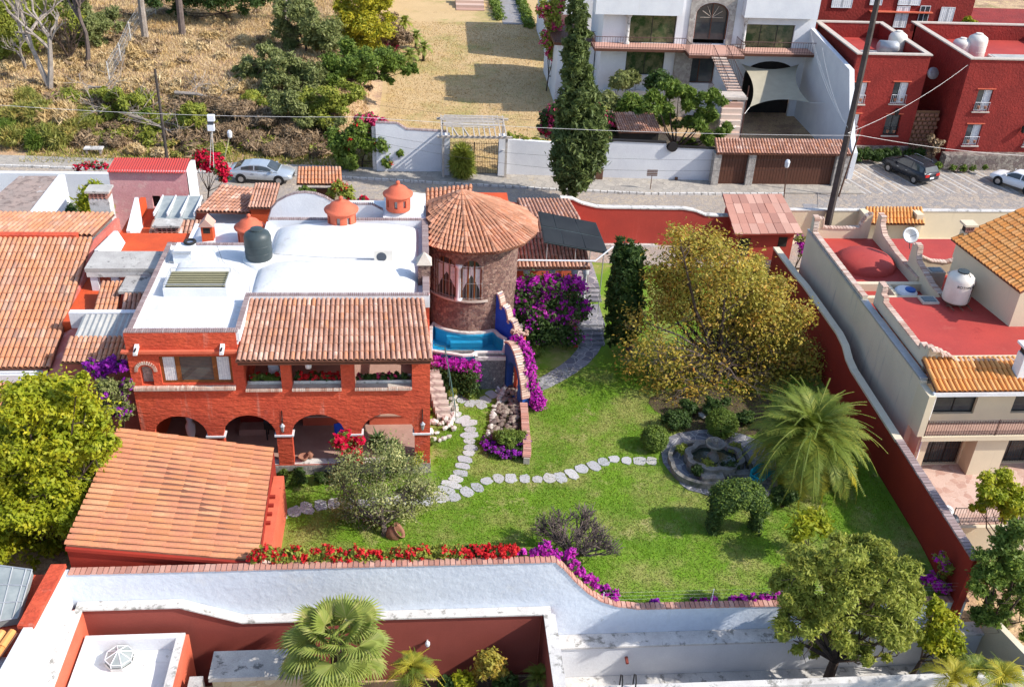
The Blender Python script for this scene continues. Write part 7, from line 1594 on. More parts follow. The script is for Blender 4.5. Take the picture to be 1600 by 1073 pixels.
bk = thing('hanging_basket', 'white bucket hanging under the porch roof at the second pier gap', 'bucket', (-5.05, 38.4, 6)); m = MB(); m.lathe((-5.05, 38.35, 5.85), [(0, 0), (.14, 0), (.18, .36), (.16, .36)], 14); m.build('bucket', 'pastel', bk, True); m = MB(); m.tube([(-5.2, 38.35, 6.2), (-5.05, 38.35, 6.6), (-4.9, 38.35, 6.2)], .01, 3); m.build('handle', 'black', bk)
chair('porch_chair', 'white curved armchair on the upstairs porch behind green plants', -6.7, 39.4, 4.45, .5, 'pastel')
# ================================================================== FOUNTAIN COURT
pv = [P(u, v, .02) for u, v in ((1032, 700), (1038, 686), (1060, 676), (1090, 672), (1120, 670), (1160, 678), (1190, 690), (1212, 720), (1215, 760), (1190, 785), (1150, 790), (1095, 770), (1075, 765), (1062, 755), (1062, 748), (1048, 738), (1036, 722))]
m = MB(); m.slab([(p.x, p.y) for p in pv], -.1, .035); m.build('fountain_paving', 'flag', None, kind='structure')
FT = thing('fountain', 'tiered stone fountain with scalloped basin and planted pools in the garden', 'fountain', (14.6, 38.9, 0)); fc = P(1112, 722, .2); bs = P(1116, 700, 1.1)
def lobed(m, c, R0, R1, h, n=72, lob=6, amp=.12, th=.16, z0=0):
    o = []; 
    for i in range(n):
        t = 2*math.pi*i/n; q = 1+amp*abs(math.sin(t*lob/2)); o.append((c[0]+R0*q*math.cos(t), c[1]+R1*q*math.sin(t)))
    k = len(o); inn = [(c[0]+(x-c[0])*(1-th/R0), c[1]+(y-c[1])*(1-th/R1)) for x, y in o]
    m.add([(x, y, z0) for x, y in o]+[(x, y, h) for x, y in o]+[(x, y, h) for x, y in inn]+[(x, y, z0) for x, y in inn], [(a*k+i, a*k+(i+1) % k, (a+1)*k+(i+1) % k, (a+1)*k+i) for a in range(3) for i in range(k)])
    return inn
m = MB(); lobed(m, (fc.x-.1, fc.y-.1), 2.0, 1.7, .35, th=.2, lob=4, amp=.1); m.build('outer_rim', 'f_stone', FT)
m = MB(); inn = lobed(m, (fc.x+.1, fc.y), 1.35, 1.1, .65, th=.26, lob=8, amp=.12); m.build('basin_wall', 'f_stone', FT)
m = MB(); m.poly([(x, y, .42) for x, y in inn]); m.build('fountain_water', M('dark_pond_water', (.02, .03, .02), None, rough=.08, fine=0, spec=.6), FT)
m = MB(); m.lathe((fc.x, fc.y, 0), [(.35, .3), (.3, .6), (.16, .75), (.13, 1.1), (.3, 1.2), (.48, 1.32), (.5, 1.42), (.42, 1.42), (.3, 1.3), (.1, 1.28), (.09, 1.5), (.14, 1.6), (0, 1.65)], 24); m.build('tazza', 'f_stone', FT, True)
m = MB(); mm = (fc.x-.4, fc.y-1.35); m.box((mm[0]-.5, mm[1]-.25, 0), (mm[0]+.6, mm[1]+.25, .5)); m.box((mm[0]+.9, mm[1]+.1, 0), (mm[0]+2.0, mm[1]+.5, .42)); m.build('step', 'f_stone', FT)
for i, (dx, dy, s) in enumerate(((-1.35, .75, .3), (-1.0, -.95, .35), (1.3, .7, .4), (.7, -.7, .45), (-.4, -.5, .4))):
    leaves('pond_plant', [(fc.x+dx, fc.y+dy, .5, s, s, s*.7)], 500, .08, 'dark' if i % 2 else 'olive', FT, seed=50+i)
BT = thing('garden_bench', 'turquoise slatted garden bench standing on the fountain paving', 'bench', (0, 0, 0)); q = P(1192, 742, .45); BT.location = (q.x, q.y, .03); BT.rotation_euler = (0, 0, rad(40)); ORG[BT.name] = Vector((0, 0, 0))
for k in range(5): m = MB(); m.box((-.7, -.26+.11*k, .42), (.7, -.17+.11*k, .46)); m.build('seat_slat', 'turq', BT)
for k in range(3): m = MB(); m.box((-.7, .3, .55+.14*k), (.7, .33, .65+.14*k)); m.build('back_slat', 'turq', BT)
for a in (-.64, .64):
    for b in (-.22, .28): m = MB(); m.box((a-.03, b-.03, 0), (a+.03, b+.03, .42 if b < 0 else .95)); m.build('leg', 'turq', BT)
    m = MB(); m.box((a-.03, -.25, .6), (a+.03, .3, .64)); m.build('armrest', 'turq', BT)
uw = P(605, 838, 0); UR = thing('fallen_urn', 'large terracotta urn rim lying in the grass under the flowering shrub', 'urn', (uw.x, uw.y, 0)); m = MB(); m.lathe((0, 0, 0), [(.2, -.5), (.42, -.2), (.5, .1), (.42, .3), (.5, .4), (.44, .4), (.36, .28), (.4, .0), (.3, -.2)], 20); R_ = Matrix.Translation((uw.x+.3, uw.y+.1, .1)) @ Matrix.Rotation(.9, 4, 'Y') @ Matrix.Diagonal((.8, .8, .8, 1)); m.v = [tuple(R_ @ Vector(v)) for v in m.v]; m.build('rim', 'plum', UR, True)
pot = thing('dark_pot', 'dark round pot at the foot of the stone terrace plinth', 'pot', (-3.8, 37.3, 0)); m = MB(); m.lathe((-3.75, 37.4, 0), [(.2, 0), (.42, .3), (.45, .6), (.3, .85), (.33, .92), (.25, .9), (0, .7)], 18); m.build('body', 'black', pot, True)
kit = thing('patio_clutter', 'jumble of patio bins and tools stacked beside the east wall coping', 'bins', (24, 31.8, -1.8)); 
for i, (u, v, mt) in enumerate(((1480, 800, 'galv'), (1490, 808, 'sign'), (1482, 792, 'pastel'))): q = P(u, v, .2); m = MB(); m.lathe((q.x, q.y, -1.8), [(0, 0), (.25, 0), (.3, 2.0-.1*i), (.22, 2.15-.1*i), (0, 2.15-.1*i)], 12); m.build('bin', mt, kit, True)
# ================================================================== VEGETATION
def LB(y, pts, jy=.6, sq=1.0, seed=1):
    """lobes from pixel discs (u, v, r_px[, dy]) standing on the plane y"""
    rg = random.Random(seed); out = []
    for q in pts:
        yy = y+(q[3] if len(q) > 3 else rg.uniform(-jy, jy)); p = PY(q[0], q[1], yy); r = q[2]*(p-CAM).length/FPX
        out.append((p.x, p.y, p.z, r, r, r*sq))
    return out
def gtree(name, label, cat, base, lobes, n, size, leaf, bark='bark', tr=.15, seed=0, group=None, twigs=3, trunkh=None, **kw):
    b = Vector(base); t = thing(name, label, cat, b, group); rg = random.Random(seed); m = MB()
    cz = sum(l[2] for l in lobes)/len(lobes); cx_ = sum(l[0] for l in lobes)/len(lobes); cy_ = sum(l[1] for l in lobes)/len(lobes)
    fk = Vector((b.x*.7+cx_*.3, b.y*.7+cy_*.3, b.z+(cz-b.z)*(trunkh or .35)))
    m.tube([b-Vector((0, 0, .2)), b.lerp(fk, .5)+Vector((rg.uniform(-.1, .1), 0, 0)), fk], [tr*1.3, tr, tr*.85], 8)
    for l in lobes:
        e = Vector(l[:3]); mid = fk.lerp(e, .5)+Vector((rg.gauss(0, .15), rg.gauss(0, .15), -.08*(e-fk).length)); m.tube([fk, mid, e], [tr*.55, tr*.35, tr*.1], 5)
        for q in range(twigs): limbs(m, mid.lerp(e, rg.uniform(.1, 1)), Vector((rg.gauss(0, 1), rg.gauss(0, 1), rg.gauss(.3, .7))), l[3]*.8, tr*.14, 1, rg, kids=2)
    m.build('trunk', bark, t); leaves('foliage', lobes, n, size, leaf, t, seed=seed, **kw); return t
# grass blades over the lawn (cannot be counted)
def blades(name, n, area, h, mat, seed, ok=lambda x, y: True, zf=T, w=.02, **tg):
    rg = np.random.default_rng(seed); x = rg.uniform(area[0], area[1], n); y = rg.uniform(area[2], area[3], n)
    k = np.array([ok(a, b) for a, b in zip(x, y)]); x, y = x[k], y[k]; n = len(x); z = np.array([zf(a, b) for a, b in zip(x, y)])
    a = rg.uniform(0, 6.28, n); hh = h*rg.uniform(.4, 1.3, n); lx, ly = rg.normal(0, .5, n)*hh, rg.normal(0, .5, n)*hh; ww = w*rg.uniform(.6, 1.5, n)
    dx, dy = np.cos(a)*ww, np.sin(a)*ww
    V = np.stack([np.stack([x-dx, y-dy, z-.01], 1), np.stack([x+dx, y+dy, z-.01], 1), np.stack([x+lx+dx*.4, y+ly+dy*.4, z+hh], 1), np.stack([x+lx-dx*.4, y+ly-dy*.4, z+hh*.97], 1)], 1).reshape(-1, 3)
    return quads(name, V, mat, None, **tg)
def free(x, y):
    if x < .6 and y > 37.2: return False
    if x < -6 and y > 29.4 and y < 38: return False
    if .3 < x < 5.4 and y > 44.6: return False
    if y > 49.3 and x < 11.1: return False
    dx, dy = x-14.6, y-38.7
    return (dx/2.9)**2+(dy/2.4)**2 > 1
blades('lawn_grass', 170000, (-6, 22.3, 29.4, 47), .05, 'blade', 3, free, kind='stuff', w=.018)
def notbuilt(x, y): return (x < -4.5 and y > 76.3)
blades('dry_grass', 90000, (-45, -4.5, 76.5, 118), .24, 'straw', 4, notbuilt, kind='stuff', w=.03)
blades('dry_lawn_grass', 40000, (-3, 17, 73.5, 120), .09, 'straw', 5, lambda x, y: y < 115, lambda x, y: T(x, y)+.02, kind='stuff', w=.03)
blades('verge_grass', 5000, (-30, 0, 73.9, 77), .25, 'gstraw', 6, kind='stuff', w=.04)

# ---- garden
b = P(70, 885, 0)
lim = LB(33.5, [(40, 640, 45), (95, 625, 42), (140, 660, 36), (160, 700, 24), (20, 700, 55), (80, 700, 60), (130, 745, 40), (20, 780, 60), (75, 790, 55), (115, 810, 34), (25, 850, 48), (65, 865, 38), (-20, 720, 60), (-20, 830, 60), (100, 870, 22), (60, 610, 26), (120, 605, 20)], 1.0, seed=1)
LT_ = gtree('tree', 'dense yellow-green tree filling the left edge beside the garage roof', 'tree', (-16.2, 33.5, 0), lim, 80000, .10, 'lime', tr=.2, seed=1, clump=24, spread=.22, surf=.3, subl=8)
leaves('inner_foliage', [(l[0], l[1]+.3, l[2]-.1, l[3]*.8, l[4]*.8, l[5]*.8) for l in lim], 26000, .11, 'lime', LT_, seed=77, surf=.4, spread=.3)
gold = LB(46.5, [(1075, 395, 42), (1115, 385, 30), (1060, 365, 18), (1135, 420, 45), (1065, 440, 42), (1170, 450, 42), (1110, 480, 50), (1195, 490, 44), (1040, 480, 32), (1160, 520, 46), (1220, 530, 44), (1250, 490, 24), (1255, 565, 34), (1185, 580, 42), (1215, 450, 22), (1030, 430, 28), (1240, 600, 30), (1180, 412, 18), (1205, 620, 26)], 1.6, seed=2)
GT = gtree('tree', 'large golden-yellow autumn tree in the middle of the garden', 'tree', tuple(P(1112, 600, 0)), gold, 36000, .10, 'gold', tr=.26, seed=2, clump=14, spread=.28, surf=.55, twigs=9, trunkh=.3)
low = LB(45.5, [(1010, 540, 40), (1050, 560, 40), (1090, 560, 35), (1030, 600, 30), (1070, 610, 34), (1110, 560, 30), (1130, 615, 34), (1000, 500, 25), (990, 575, 22), (1160, 605, 25)], 1.0, seed=4)
leaves('sparse_leaves', low, 5200, .10, 'gold', GT, seed=8, clump=6, spread=.45, surf=.8)
m = MB(); rg = random.Random(9); b0 = P(1112, 600, 0)
for l in low:
    e = Vector(l[:3]); m.tube([Vector((b0.x, b0.y, 1.6)), (Vector((b0.x, b0.y, 1.6))+e)/2+Vector((0, 0, .3)), e], [.1, .06, .02], 5)
    for q in range(7): limbs(m, Vector((b0.x, b0.y, 1.6)).lerp(e, rg.uniform(.4, 1)), Vector((rg.gauss(0, 1), rg.gauss(0, 1), rg.gauss(.1, .5))), 1.3, .025, 2, rg, kids=3)
m.build('bare_branches', 'bark_g', GT)
leaves('fallen_leaves', [(b0.x-1.5+i*1.1, b0.y-1.0+.7*(i % 3), T(b0.x, b0.y)+.02, 1.5, 1.3, .02) for i in range(6)], 1800, .09, 'gold', None, seed=12, clump=3, spread=.5, surf=1, flat=3, kind='stuff')
def cypress(name, label, base, prof, y, n, size, leaf, seed, jag=.14):
    """prof: (u, v, r_px) rings down the spire"""
    b = Vector(base); t = thing(name, label, 'cypress', b); m = MB(); tp = PY(prof[0][0], prof[0][1], y); m.tube([b-Vector((0, 0, .1)), tp], [.22, .03], 7); m.build('trunk', 'bark_g', t)
    rg = np.random.default_rng(seed); L = []
    for (u0, v0, r0), (u1, v1, r1) in zip(prof, prof[1:]):
        k = max(2, int(abs(v1-v0)/max(5, min(r0, r1)*.55)))
        for i in range(k):
            f = i/k; c = PY(u0+(u1-u0)*f, v0+(v1-v0)*f, y); R = (r0+(r1-r0)*f)*(c-CAM).length/FPX; nn = max(1, int(1+R*5))
            for j in range(nn):
                a = rg.uniform(0, 6.28); q = R*.52; L.append((c.x+q*math.cos(a), c.y+q*math.sin(a), c.z+rg.uniform(-.2, .2), R*.5, R*.5, R*.85))
    leaves('foliage', L, n, size, leaf, t, seed=seed, clump=30, spread=jag, surf=.22, asp=3.2, droop=-.0, flat=.2)
    return t
b = P(890, 318, 1.05)
cypress('cypress', 'very tall slender cypress on the sidewalk before the white street wall', b, [(903, -45, 3), (903, -10, 12), (902, 30, 19), (900, 80, 22), (902, 130, 26), (905, 180, 36), (907, 225, 44), (900, 262, 38), (893, 290, 20)], b.y, 46000, .15, 'cyp', 21)
b = P(983, 548, .0)
cypress('cypress', 'short broad dark cypress between the garden steps and the golden tree', b, [(976, 376, 5), (978, 392, 20), (982, 410, 29), (978, 450, 30), (975, 500, 32), (974, 535, 24)], b.y, 26000, .10, 'dark', 22)
# date palm
def frond_mesh(name, L=3.2, arch=1.1, n=34, wid=.62, mat='palm', seed=0, rise=.9, lw=.045):
    rg = random.Random(seed); vs = []; fs = []
    def c(t): return Vector((0, L*t*(1-.12*t), rise*math.sin(t*1.25)*1.0*arch-1.75*t**2.6*arch))
    pr = [c(i/12) for i in range(13)]
    for i, p in enumerate(pr): w = .035*(1-i/13)+.006; vs += [p+Vector((-w, 0, 0)), p+Vector((w, 0, 0)), p+Vector((0, 0, w))]
    for i in range(12):
        a = i*3; b = a+3
        for j in range(3): fs.append((a+j, a+(j+1) % 3, b+(j+1) % 3, b+j))
    for i in range(n):
        t = .10+.9*i/n; p = c(t); d = (c(min(1, t+.02))-c(t-.02)).normalized(); l = wid*(math.sin(min(1, t*1.1+.12)*math.pi)**.6+.15)*rg.uniform(.85, 1.1)
        for s in (-1, 1):
            o = (Vector((s, .0, 0))*.82+d*.62+Vector((0, 0, .28-.35*t+rg.uniform(-.12, .12)))).normalized(); e = p+o*l; e.z -= l*.14; k = len(vs); sd2 = d*lw
            vs += [p-sd2*.5, p+sd2*.5, (p+e)/2+sd2*.5, (p+e)/2-sd2*.5+Vector((0, 0, .0)), e]; fs += [(k, k+1, k+2, k+3), (k+3, k+2, k+4)]
    me = bpy.data.meshes.new('frond'); me.from_pydata([tuple(v) for v in vs], [], fs); me.materials.append(LM[mat]); me.update(); return me
def palm(name, label, base, ch, n, meshes, tr=.3, trm='bark', emin=-.35, emax=1.3, sc=1.0, seed=0, cat='palm', old=False):
    b = Vector(base); t = thing(name, label, cat, b); m = MB(); m.tube([b-Vector((0, 0, .2)), b+Vector((0, 0, ch*.5)), b+Vector((0, 0, ch))], [tr*1.15, tr, tr*1.2], 12); m.build('trunk', trm, t)
    rg = random.Random(seed)
    for i in range(n):
        f = (i+.5)/n; az = i*2.39996+rg.uniform(-.1, .1); el = emin+(emax-emin)*f**1.1; s = sc*(1-.3*f)*rg.uniform(.88, 1.08)
        me_ = rg.choice(meshes); me_ = meshes[0] if (old and f > .22 and me_ is meshes[-1]) else (meshes[-1] if old and f < .22 and rg.random() < .55 else me_)
        o = bpy.data.objects.new('frond', me_); col.objects.link(o); o.parent = t
        o.matrix_basis = Matrix.Translation((0, 0, ch)) @ Matrix.Rotation(az, 4, 'Z') @ Matrix.Rotation(el, 4, 'X') @ Matrix.Rotation(rg.uniform(-.3, .3), 4, 'Y') @ Matrix.Diagonal((s, s, s, 1))
    return t
FM = [frond_mesh('frond', 3.25, 1.05, 56, .5, 'palm', k, lw=.03) for k in range(3)]; FMy = frond_mesh('frond', 3.1, .95, 44, .5, 'goldp', 9)
pc = PY(1268, 672, 37.0)
palm('date_palm', 'big arching date palm beside the turquoise garden bench', (pc.x, 37.0, 0), pc.z-.4, 100, FM+FM+[FMy], .4, 'bark', -.75, 1.2, 1.4, 3, old=True)
# fan palm
def fan_mesh(mat, seed, seg=26, R=.95, pet=1.15):
    rg = random.Random(seed); vs = []; fs = []; w = .02
    for i in range(5): t = i/4; vs += [(-w, pet*t, .12*math.sin(t*3)), (w, pet*t, .12*math.sin(t*3)), (0, pet*t, .12*math.sin(t*3)+.03)]
    for i in range(4):
        for j in range(3): fs.append((i*3+j, i*3+(j+1) % 3, i*3+3+(j+1) % 3, i*3+3+j))
    c = Vector((0, pet, .02))
    for i in range(seg):
        a = -2.25+4.5*(i+.5)/seg; r = R*(.82+.18*math.cos(a*.6))*rg.uniform(.94, 1.05); d = Vector((math.sin(a), math.cos(a), 0)); n = Vector((d.y, -d.x, 0)); hw = 4.5/seg/2*r*.62
        p1 = c+d*r*.62; p2 = c+d*r; p2.z -= r*.16+rg.uniform(0, .06); k = len(vs)
        vs += [tuple(c), tuple(p1-n*hw+Vector((0, 0, -.03))), tuple(p1+Vector((0, 0, .025))), tuple(p1+n*hw+Vector((0, 0, -.03))), tuple(p2)]
        fs += [(k, k+1, k+2), (k, k+2, k+3), (k+1, k+4, k+2), (k+2, k+4, k+3)]
    me = bpy.data.meshes.new('fan_leaf'); me.from_pydata([tuple(v) for v in vs], [], fs); me.materials.append(LM[mat]); me.update(); return me
FA = [fan_mesh('fan', k) for k in range(4)]
pc = PY(525, 1000, 25.6)
t = palm('fan_palm', 'large fan palm with many round pleated leaves against the white boundary wall', (pc.x, 25.6, -3.2), pc.z+3.2-.1, 34, FA, .22, 'bark', -.75, 1.25, 1.22, 5)
for o in t.children:
    if o.name.startswith('frond'): o.name = 'fan_leaf'
FG = [frond_mesh('frond', 1.6, .9, 24, .42, 'goldp', k, lw=.04) for k in (11, 12)]; FG2 = [frond_mesh('frond', 1.5, .9, 24, .4, 'palm', k, lw=.04) for k in (13,)]
def spalm(label, u, v, y, zb, n, ms, sc, seed): p = PY(u, v, y); return palm('small_palm', label, (p.x, y, zb), p.z-zb, n, ms, .08, 'bark', -.1, 1.3, sc, seed)
spalm('yellow feathery palm to the right of the big fan palm', 645, 1050, 26.6, -3.2, 22, FG+FG2, .95, 1)
spalm('dark slender palm in the corner of the matt red courtyard', 842, 1060, 27.2, -3.2, 12, FG2, .7, 2)
spalm('golden palm crown at the bottom edge below the olive-green tree', 1487, 1065, 23.6, -3.2, 18, FG, 1.0, 3)
spalm('arching yellow-green palm in the bottom right corner', 1562, 1068, 23.6, -3.2, 20, FG+FG2, 1.1, 4)
spalm('thin upright palm between the two corner palms at bottom right', 1525, 1050, 23.9, -3.2, 9, FG2, .9, 5)
for i, (u, v, r, leaf, n, lab) in enumerate(((765, 1035, 20, 'gold', 2600, 'rusty yellow-green shrub against the matt red courtyard wall'), (722, 1062, 16, 'lime', 2200, 'bright lime shrub at the bottom edge of the courtyard'), (700, 1066, 12, 'dark', 1200, 'dark low shrub left of the lime one in the courtyard'), (790, 1068, 18, 'dark', 1500, 'dark leafy plants at the foot of the rusty shrub'))):
    lb = LB(27.3, [(u, v, r), (u-r*.7, v+r*.6, r*.7), (u+r*.7, v+r*.5, r*.7)], .2); gtree('shrub', lab, 'shrub', (lb[0][0], 27.3, -3.2), lb, n, .09, leaf, tr=.04, seed=60+i, trunkh=.5)
# clipped balls and shrubs by the fountain
def ball(label, u, v, r, n, leaf='mid', z=None, sq=.9, name='clipped_bush'):
    p = P(u, v+r*.8, 0); R = r*(p-CAM).length/FPX; t = thing(name, label, 'bush', (p.x, p.y, 0)); m = MB(); m.tube([(p.x, p.y, -.05), (p.x, p.y, R)], [.06, .03], 5); m.build('stem', 'bark', t)
    leaves('foliage', [(p.x, p.y, R*sq, R, R, R*sq)], n, .05, leaf, t, seed=int(u), surf=.06, spread=.06, clump=6); return t
ball('round clipped green ball bush left of the fountain paving', 1021, 683, 21, 9000, 'mid')
ball('low clipped green bush behind the fountain on the right', 1125, 660, 24, 9000, 'mid')
for i, (u, v, r, lab) in enumerate(((1050, 655, 26, 'dark loose shrub behind the round ball bush'), (1075, 640, 18, 'second dark shrub just left of the small pink stone'), (1118, 638, 22, 'dark low shrub behind the clipped one near the palm'), (1222, 778, 22, 'dark low shrub under the date palm beside the bench'), (1165, 655, 14, 'small dark shrub between clipped bush and date palm'))):
    p = P(u, v+r*.6, 0); R = r*(p-CAM).length/FPX; bush('shrub', lab, 'shrub', (p.x, p.y, 0), R, R*1.6, 3800, .07, 'dark', seed=70+i)
ps = P(1098, 647, .2); stones('pink_stone', 'small pinkish stone between the dark shrubs behind the fountain', 'stone', [(ps.x, ps.y, .1)], .5, 'rock', seed=9)
bw = P(1085, 672, 0); m = MB(); bd = thing('flower_soil', 'brown bare soil patch of fallen leaves under the golden tree', 'soil', (bw.x, bw.y, 0))
p = P(1115, 640, .01); m.slab([(p.x+3.2*math.cos(a)*(1+.15*math.sin(3*a)), p.y+2.4*math.sin(a)*(1+.1*math.sin(5*a))) for a in [i*math.pi/12 for i in range(24)]], -.05, .012+.0); m.build('soil', 'dirt', bd)
# hedge arch
ha = P(1108, 828, 0); hb = P(1183, 828, 0); cxa = (ha+hb)/2; HA_ = thing('hedge_arch', 'dark green leafy arch of clipped climbers on the lawn below the fountain', 'hedge arch', (cxa.x, cxa.y, 0)); lb = []
for s in (-1, 1):
    for z in (.2, .6, 1.0, 1.4): lb.append((cxa.x+s*.98, cxa.y, z, .3, .42, .36))
for i in range(9):
    a = math.pi*i/8
    for dy in (-.35, .35): lb.append((cxa.x+.85*math.cos(a), cxa.y+dy, 1.65+.5*math.sin(a), .45, .5, .42))
leaves('foliage', lb, 30000, .06, 'dark', HA_, seed=31, surf=.25); leaves('top_foliage', [l for l in lb if l[2] > 1.7], 14000, .06, 'mid', HA_, seed=32, surf=.12)
m = MB()
for s in (-1, 1): m.tube([(cxa.x+s*.95, cxa.y, -.05), (cxa.x+s*.95, cxa.y, 1.7)], .05, 5)
m.build('stem', 'bark', HA_)
# flowering shrub near the house
lbf = LB(34.2, [(550, 725, 30), (600, 715, 34), (642, 738, 32), (668, 772, 26), (525, 745, 20), (545, 765, 26), (585, 770, 34), (625, 790, 28), (540, 800, 20), (590, 805, 24), (660, 760, 20)], .6, seed=5)
FS = gtree('flowering_shrub', 'large airy shrub with cream blossom in front of the right-hand arches', 'shrub', tuple(P(600, 838, 0)), lbf, 7500, .06, 'grey', 'bark_g', tr=.13, seed=6, clump=8, spread=.3, surf=.7, twigs=14, trunkh=.25)
leaves('blossom', lbf, 2600, .06, 'cream', FS, seed=33, clump=12, spread=.16, surf=.3)
lb = LB(36.2, [(530, 690, 13), (545, 700, 14), (562, 690, 10), (555, 712, 10), (538, 680, 9)], .3); t = gtree('poinsettia', 'poinsettia shrub with scarlet bracts before the third arch', 'shrub', (lb[0][0], 36.3, 0), lb, 900, .07, 'mid', tr=.03, seed=34, trunkh=.4); leaves('blossom', lb, 1300, .10, 'crims', t, seed=35, surf=.3)
lb = LB(37.2, [(610, 700, 10), (618, 720, 12), (590, 690, 8)], .2); gtree('potted_plant', 'spiky dracaena in front of the fourth arch', 'plant', (lb[0][0], 37.3, 0), lb, 500, .16, 'dark', tr=.03, seed=36, asp=6, trunkh=.5)
lb = LB(37.4, [(650, 722, 9), (655, 712, 7)], .1); t = gtree('flower_plant', 'yellow flowering plant at the foot of the right corner pier', 'plant', (lb[0][0], 37.4, 0), lb, 500, .06, 'lime', tr=.02, seed=37); leaves('blossom', lb, 300, .06, 'yellow', t, seed=38)
for i, (u, v, r, lf, lab) in enumerate(((445, 752, 18, 'mid', 'bright green low shrub between garage and terrace'), (470, 745, 14, 'dark', 'dark groundcover under the stone terrace plinth'), (500, 748, 13, 'dark', 'dark groundcover below the third arch'), (650, 765, 18, 'mid', 'green shrub at the right corner of the terrace'), (668, 640, 8, 'olive', 'small agave-like plant among the pale rockery stones'), (690, 595, 18, 'lime', 'yellow-green shrub at the top of the rockery'), (705, 610, 14, 'olive', 'olive shrub beside the rockery stair foot'), (735, 612, 14, 'mid', 'low mossy cushion in front of the slate pool wall'), (672, 690, 8, 'mid', 'strappy green plant at the lower end of the rockery'), (832, 520, 18, 'olive', 'variegated shrub at the foot of the scalloped blue wall'), (838, 545, 16, 'mid', 'green shrub behind the blue arch'))):
    p = P(u, v+r*.5, 0); R = r*(p-CAM).length/FPX; bush('shrub', lab, 'shrub', (p.x, p.y, 0), R, R*(1.4 if u != 735 else .8), 2200, .06, lf, seed=80+i)
# bare pomegranate
def bare(name, label, base, hgt, spread, seed, depth=4, mat='bark_g', r=.12, stems=5, up=.2, kids=3, cat='tree', L=None, sh=.74, minr=.008):
    b = Vector(base); t = thing(name, label, cat, b); rg = random.Random(seed); m = MB()
    for i in range(stems):
        a = 2*math.pi*i/stems+rg.uniform(-.4, .4); limbs(m, b, (math.cos(a)*spread, math.sin(a)*spread, 1), L or hgt*.36, r, depth, rg, .5, kids, up, minr, sh)
    m.build('trunk', mat, t); return t
p = P(898, 868, 0); bare('bare_tree', 'leafless dark-twigged shrub near the sweep of the south wall', (p.x, p.y, 0), 2.6, .9, 3, 4, 'bark_g', .10, 6, .18, 4, minr=.011)
p = P(1262, 868, 0); lb = LB(p.y, [(1255, 820, 16), (1275, 812, 16), (1290, 826, 10), (1245, 838, 10)], .3); gtree('sapling', 'sparse young feathery tree on the lawn left of the big olive-green tree', 'tree', (p.x, p.y, 0), lb, 1600, .10, 'lime', tr=.04, seed=39, clump=6, spread=.4, surf=.8, asp=3)
# trees at the bottom right
ol = LB(27.2, [(1260, 880, 34), (1310, 865, 32), (1355, 870, 32), (1400, 890, 30), (1245, 925, 34), (1290, 925, 42), (1345, 925, 45), (1395, 940, 38), (1255, 970, 34), (1305, 980, 42), (1360, 990, 40), (1410, 980, 26), (1240, 1000, 22), (1290, 1015, 24), (1340, 1022, 22), (1395, 1020, 20), (1425, 920, 16)], .9, seed=7)
gtree('tree', 'big rounded olive-green tree overlapping the south wall at the bottom right', 'tree', (17.0, 27.2, -3.2), ol, 84000, .062, 'olive', tr=.22, seed=41, clump=24, spread=.3, surf=.35, asp=3.4, subl=9)
ol2 = LB(27.6, [(1470, 970, 22), (1480, 1000, 22), (1455, 1000, 18), (1490, 1025, 15), (1462, 945, 12)], .4, seed=8)
gtree('tree', 'narrow yellow-green tree between the two large trees at the bottom right', 'tree', (20.9, 27.6, -3.2), ol2, 6500, .09, 'lime', tr=.09, seed=42, surf=.4, asp=2.4)
ol3 = LB(28.6, [(1560, 870, 34), (1600, 850, 34), (1540, 910, 30), (1580, 920, 38), (1560, 960, 30), (1600, 970, 34), (1545, 990, 16), (1620, 900, 40)], .8, seed=9)
gtree('tree', 'mid-green tree leaning in from the right edge over the corner yard', 'tree', (24.5, 28.6, -3), ol3, 30000, .085, 'mid', tr=.15, seed=43, clump=20, spread=.25, surf=.35, subl=8)
ol4 = LB(32.0, [(1540, 765, 24), (1575, 770, 28), (1550, 795, 26), (1600, 790, 28), (1525, 790, 14), (1580, 815, 22)], .5, seed=10)
gtree('tree', 'small yellow-green tree growing beside the patio railing', 'tree', (26.8, 32, -1.8), ol4, 15000, .08, 'lime', tr=.09, seed=44, surf=.35, subl=7, spread=.25)
lb = LB(29.8, [(1470, 870, 10), (1480, 885, 12), (1465, 905, 12)], .3, seed=12); t = gtree('climber', 'thin climbing shrub with magenta flowers against the red east wall', 'climber', (22.2, 29.8, 0), lb, 900, .07, 'olive', tr=.03, seed=45); leaves('blossom', lb, 200, .08, 'mag', t, seed=46)
# flowers along the south wall
def wallflowers(label, pts, leaf, fl, nl, nf, y=29.45, seed=0, r=.34, fs=.09, name='bougainvillea'):
    lb = [tuple(PY(u, v, y))+(r, r*.8, r*.85) for u, v in pts]; b = lb[len(lb)//2]; t = thing(name, label, 'flowers', (b[0], y, 0)); m = MB()
    for l in lb: m.tube([(l[0], y+.1, -.1), (l[0], y, l[2])], .02, 4)
    m.build('stem', 'bark', t); leaves('foliage', lb, nl, .08, leaf, t, seed=seed, surf=.4); leaves('blossom', [(a, b_-.05, c+.06, d, e, f) for a, b_, c, d, e, f in lb], nf, fs, fl, t, seed=seed+1, surf=.3, clump=18, asp=1.2); return t
wallflowers('long scarlet flowering hedge behind the brick coping of the south wall', [(400+16*i, 868-(6 if i % 3 == 1 else 0)) for i in range(13)], 'olive', 'red', 6500, 3600, seed=50)
wallflowers('red and green creeper continuing along the middle of the south wall', [(615+15*i, 866-(5 if i % 2 else 0)) for i in range(8)], 'olive', 'red', 5000, 1300, seed=52)
wallflowers('bright scarlet creeper just before the magenta one on the south wall', [(735+13*i, 862) for i in range(6)], 'dark', 'red', 1200, 2600, seed=54)
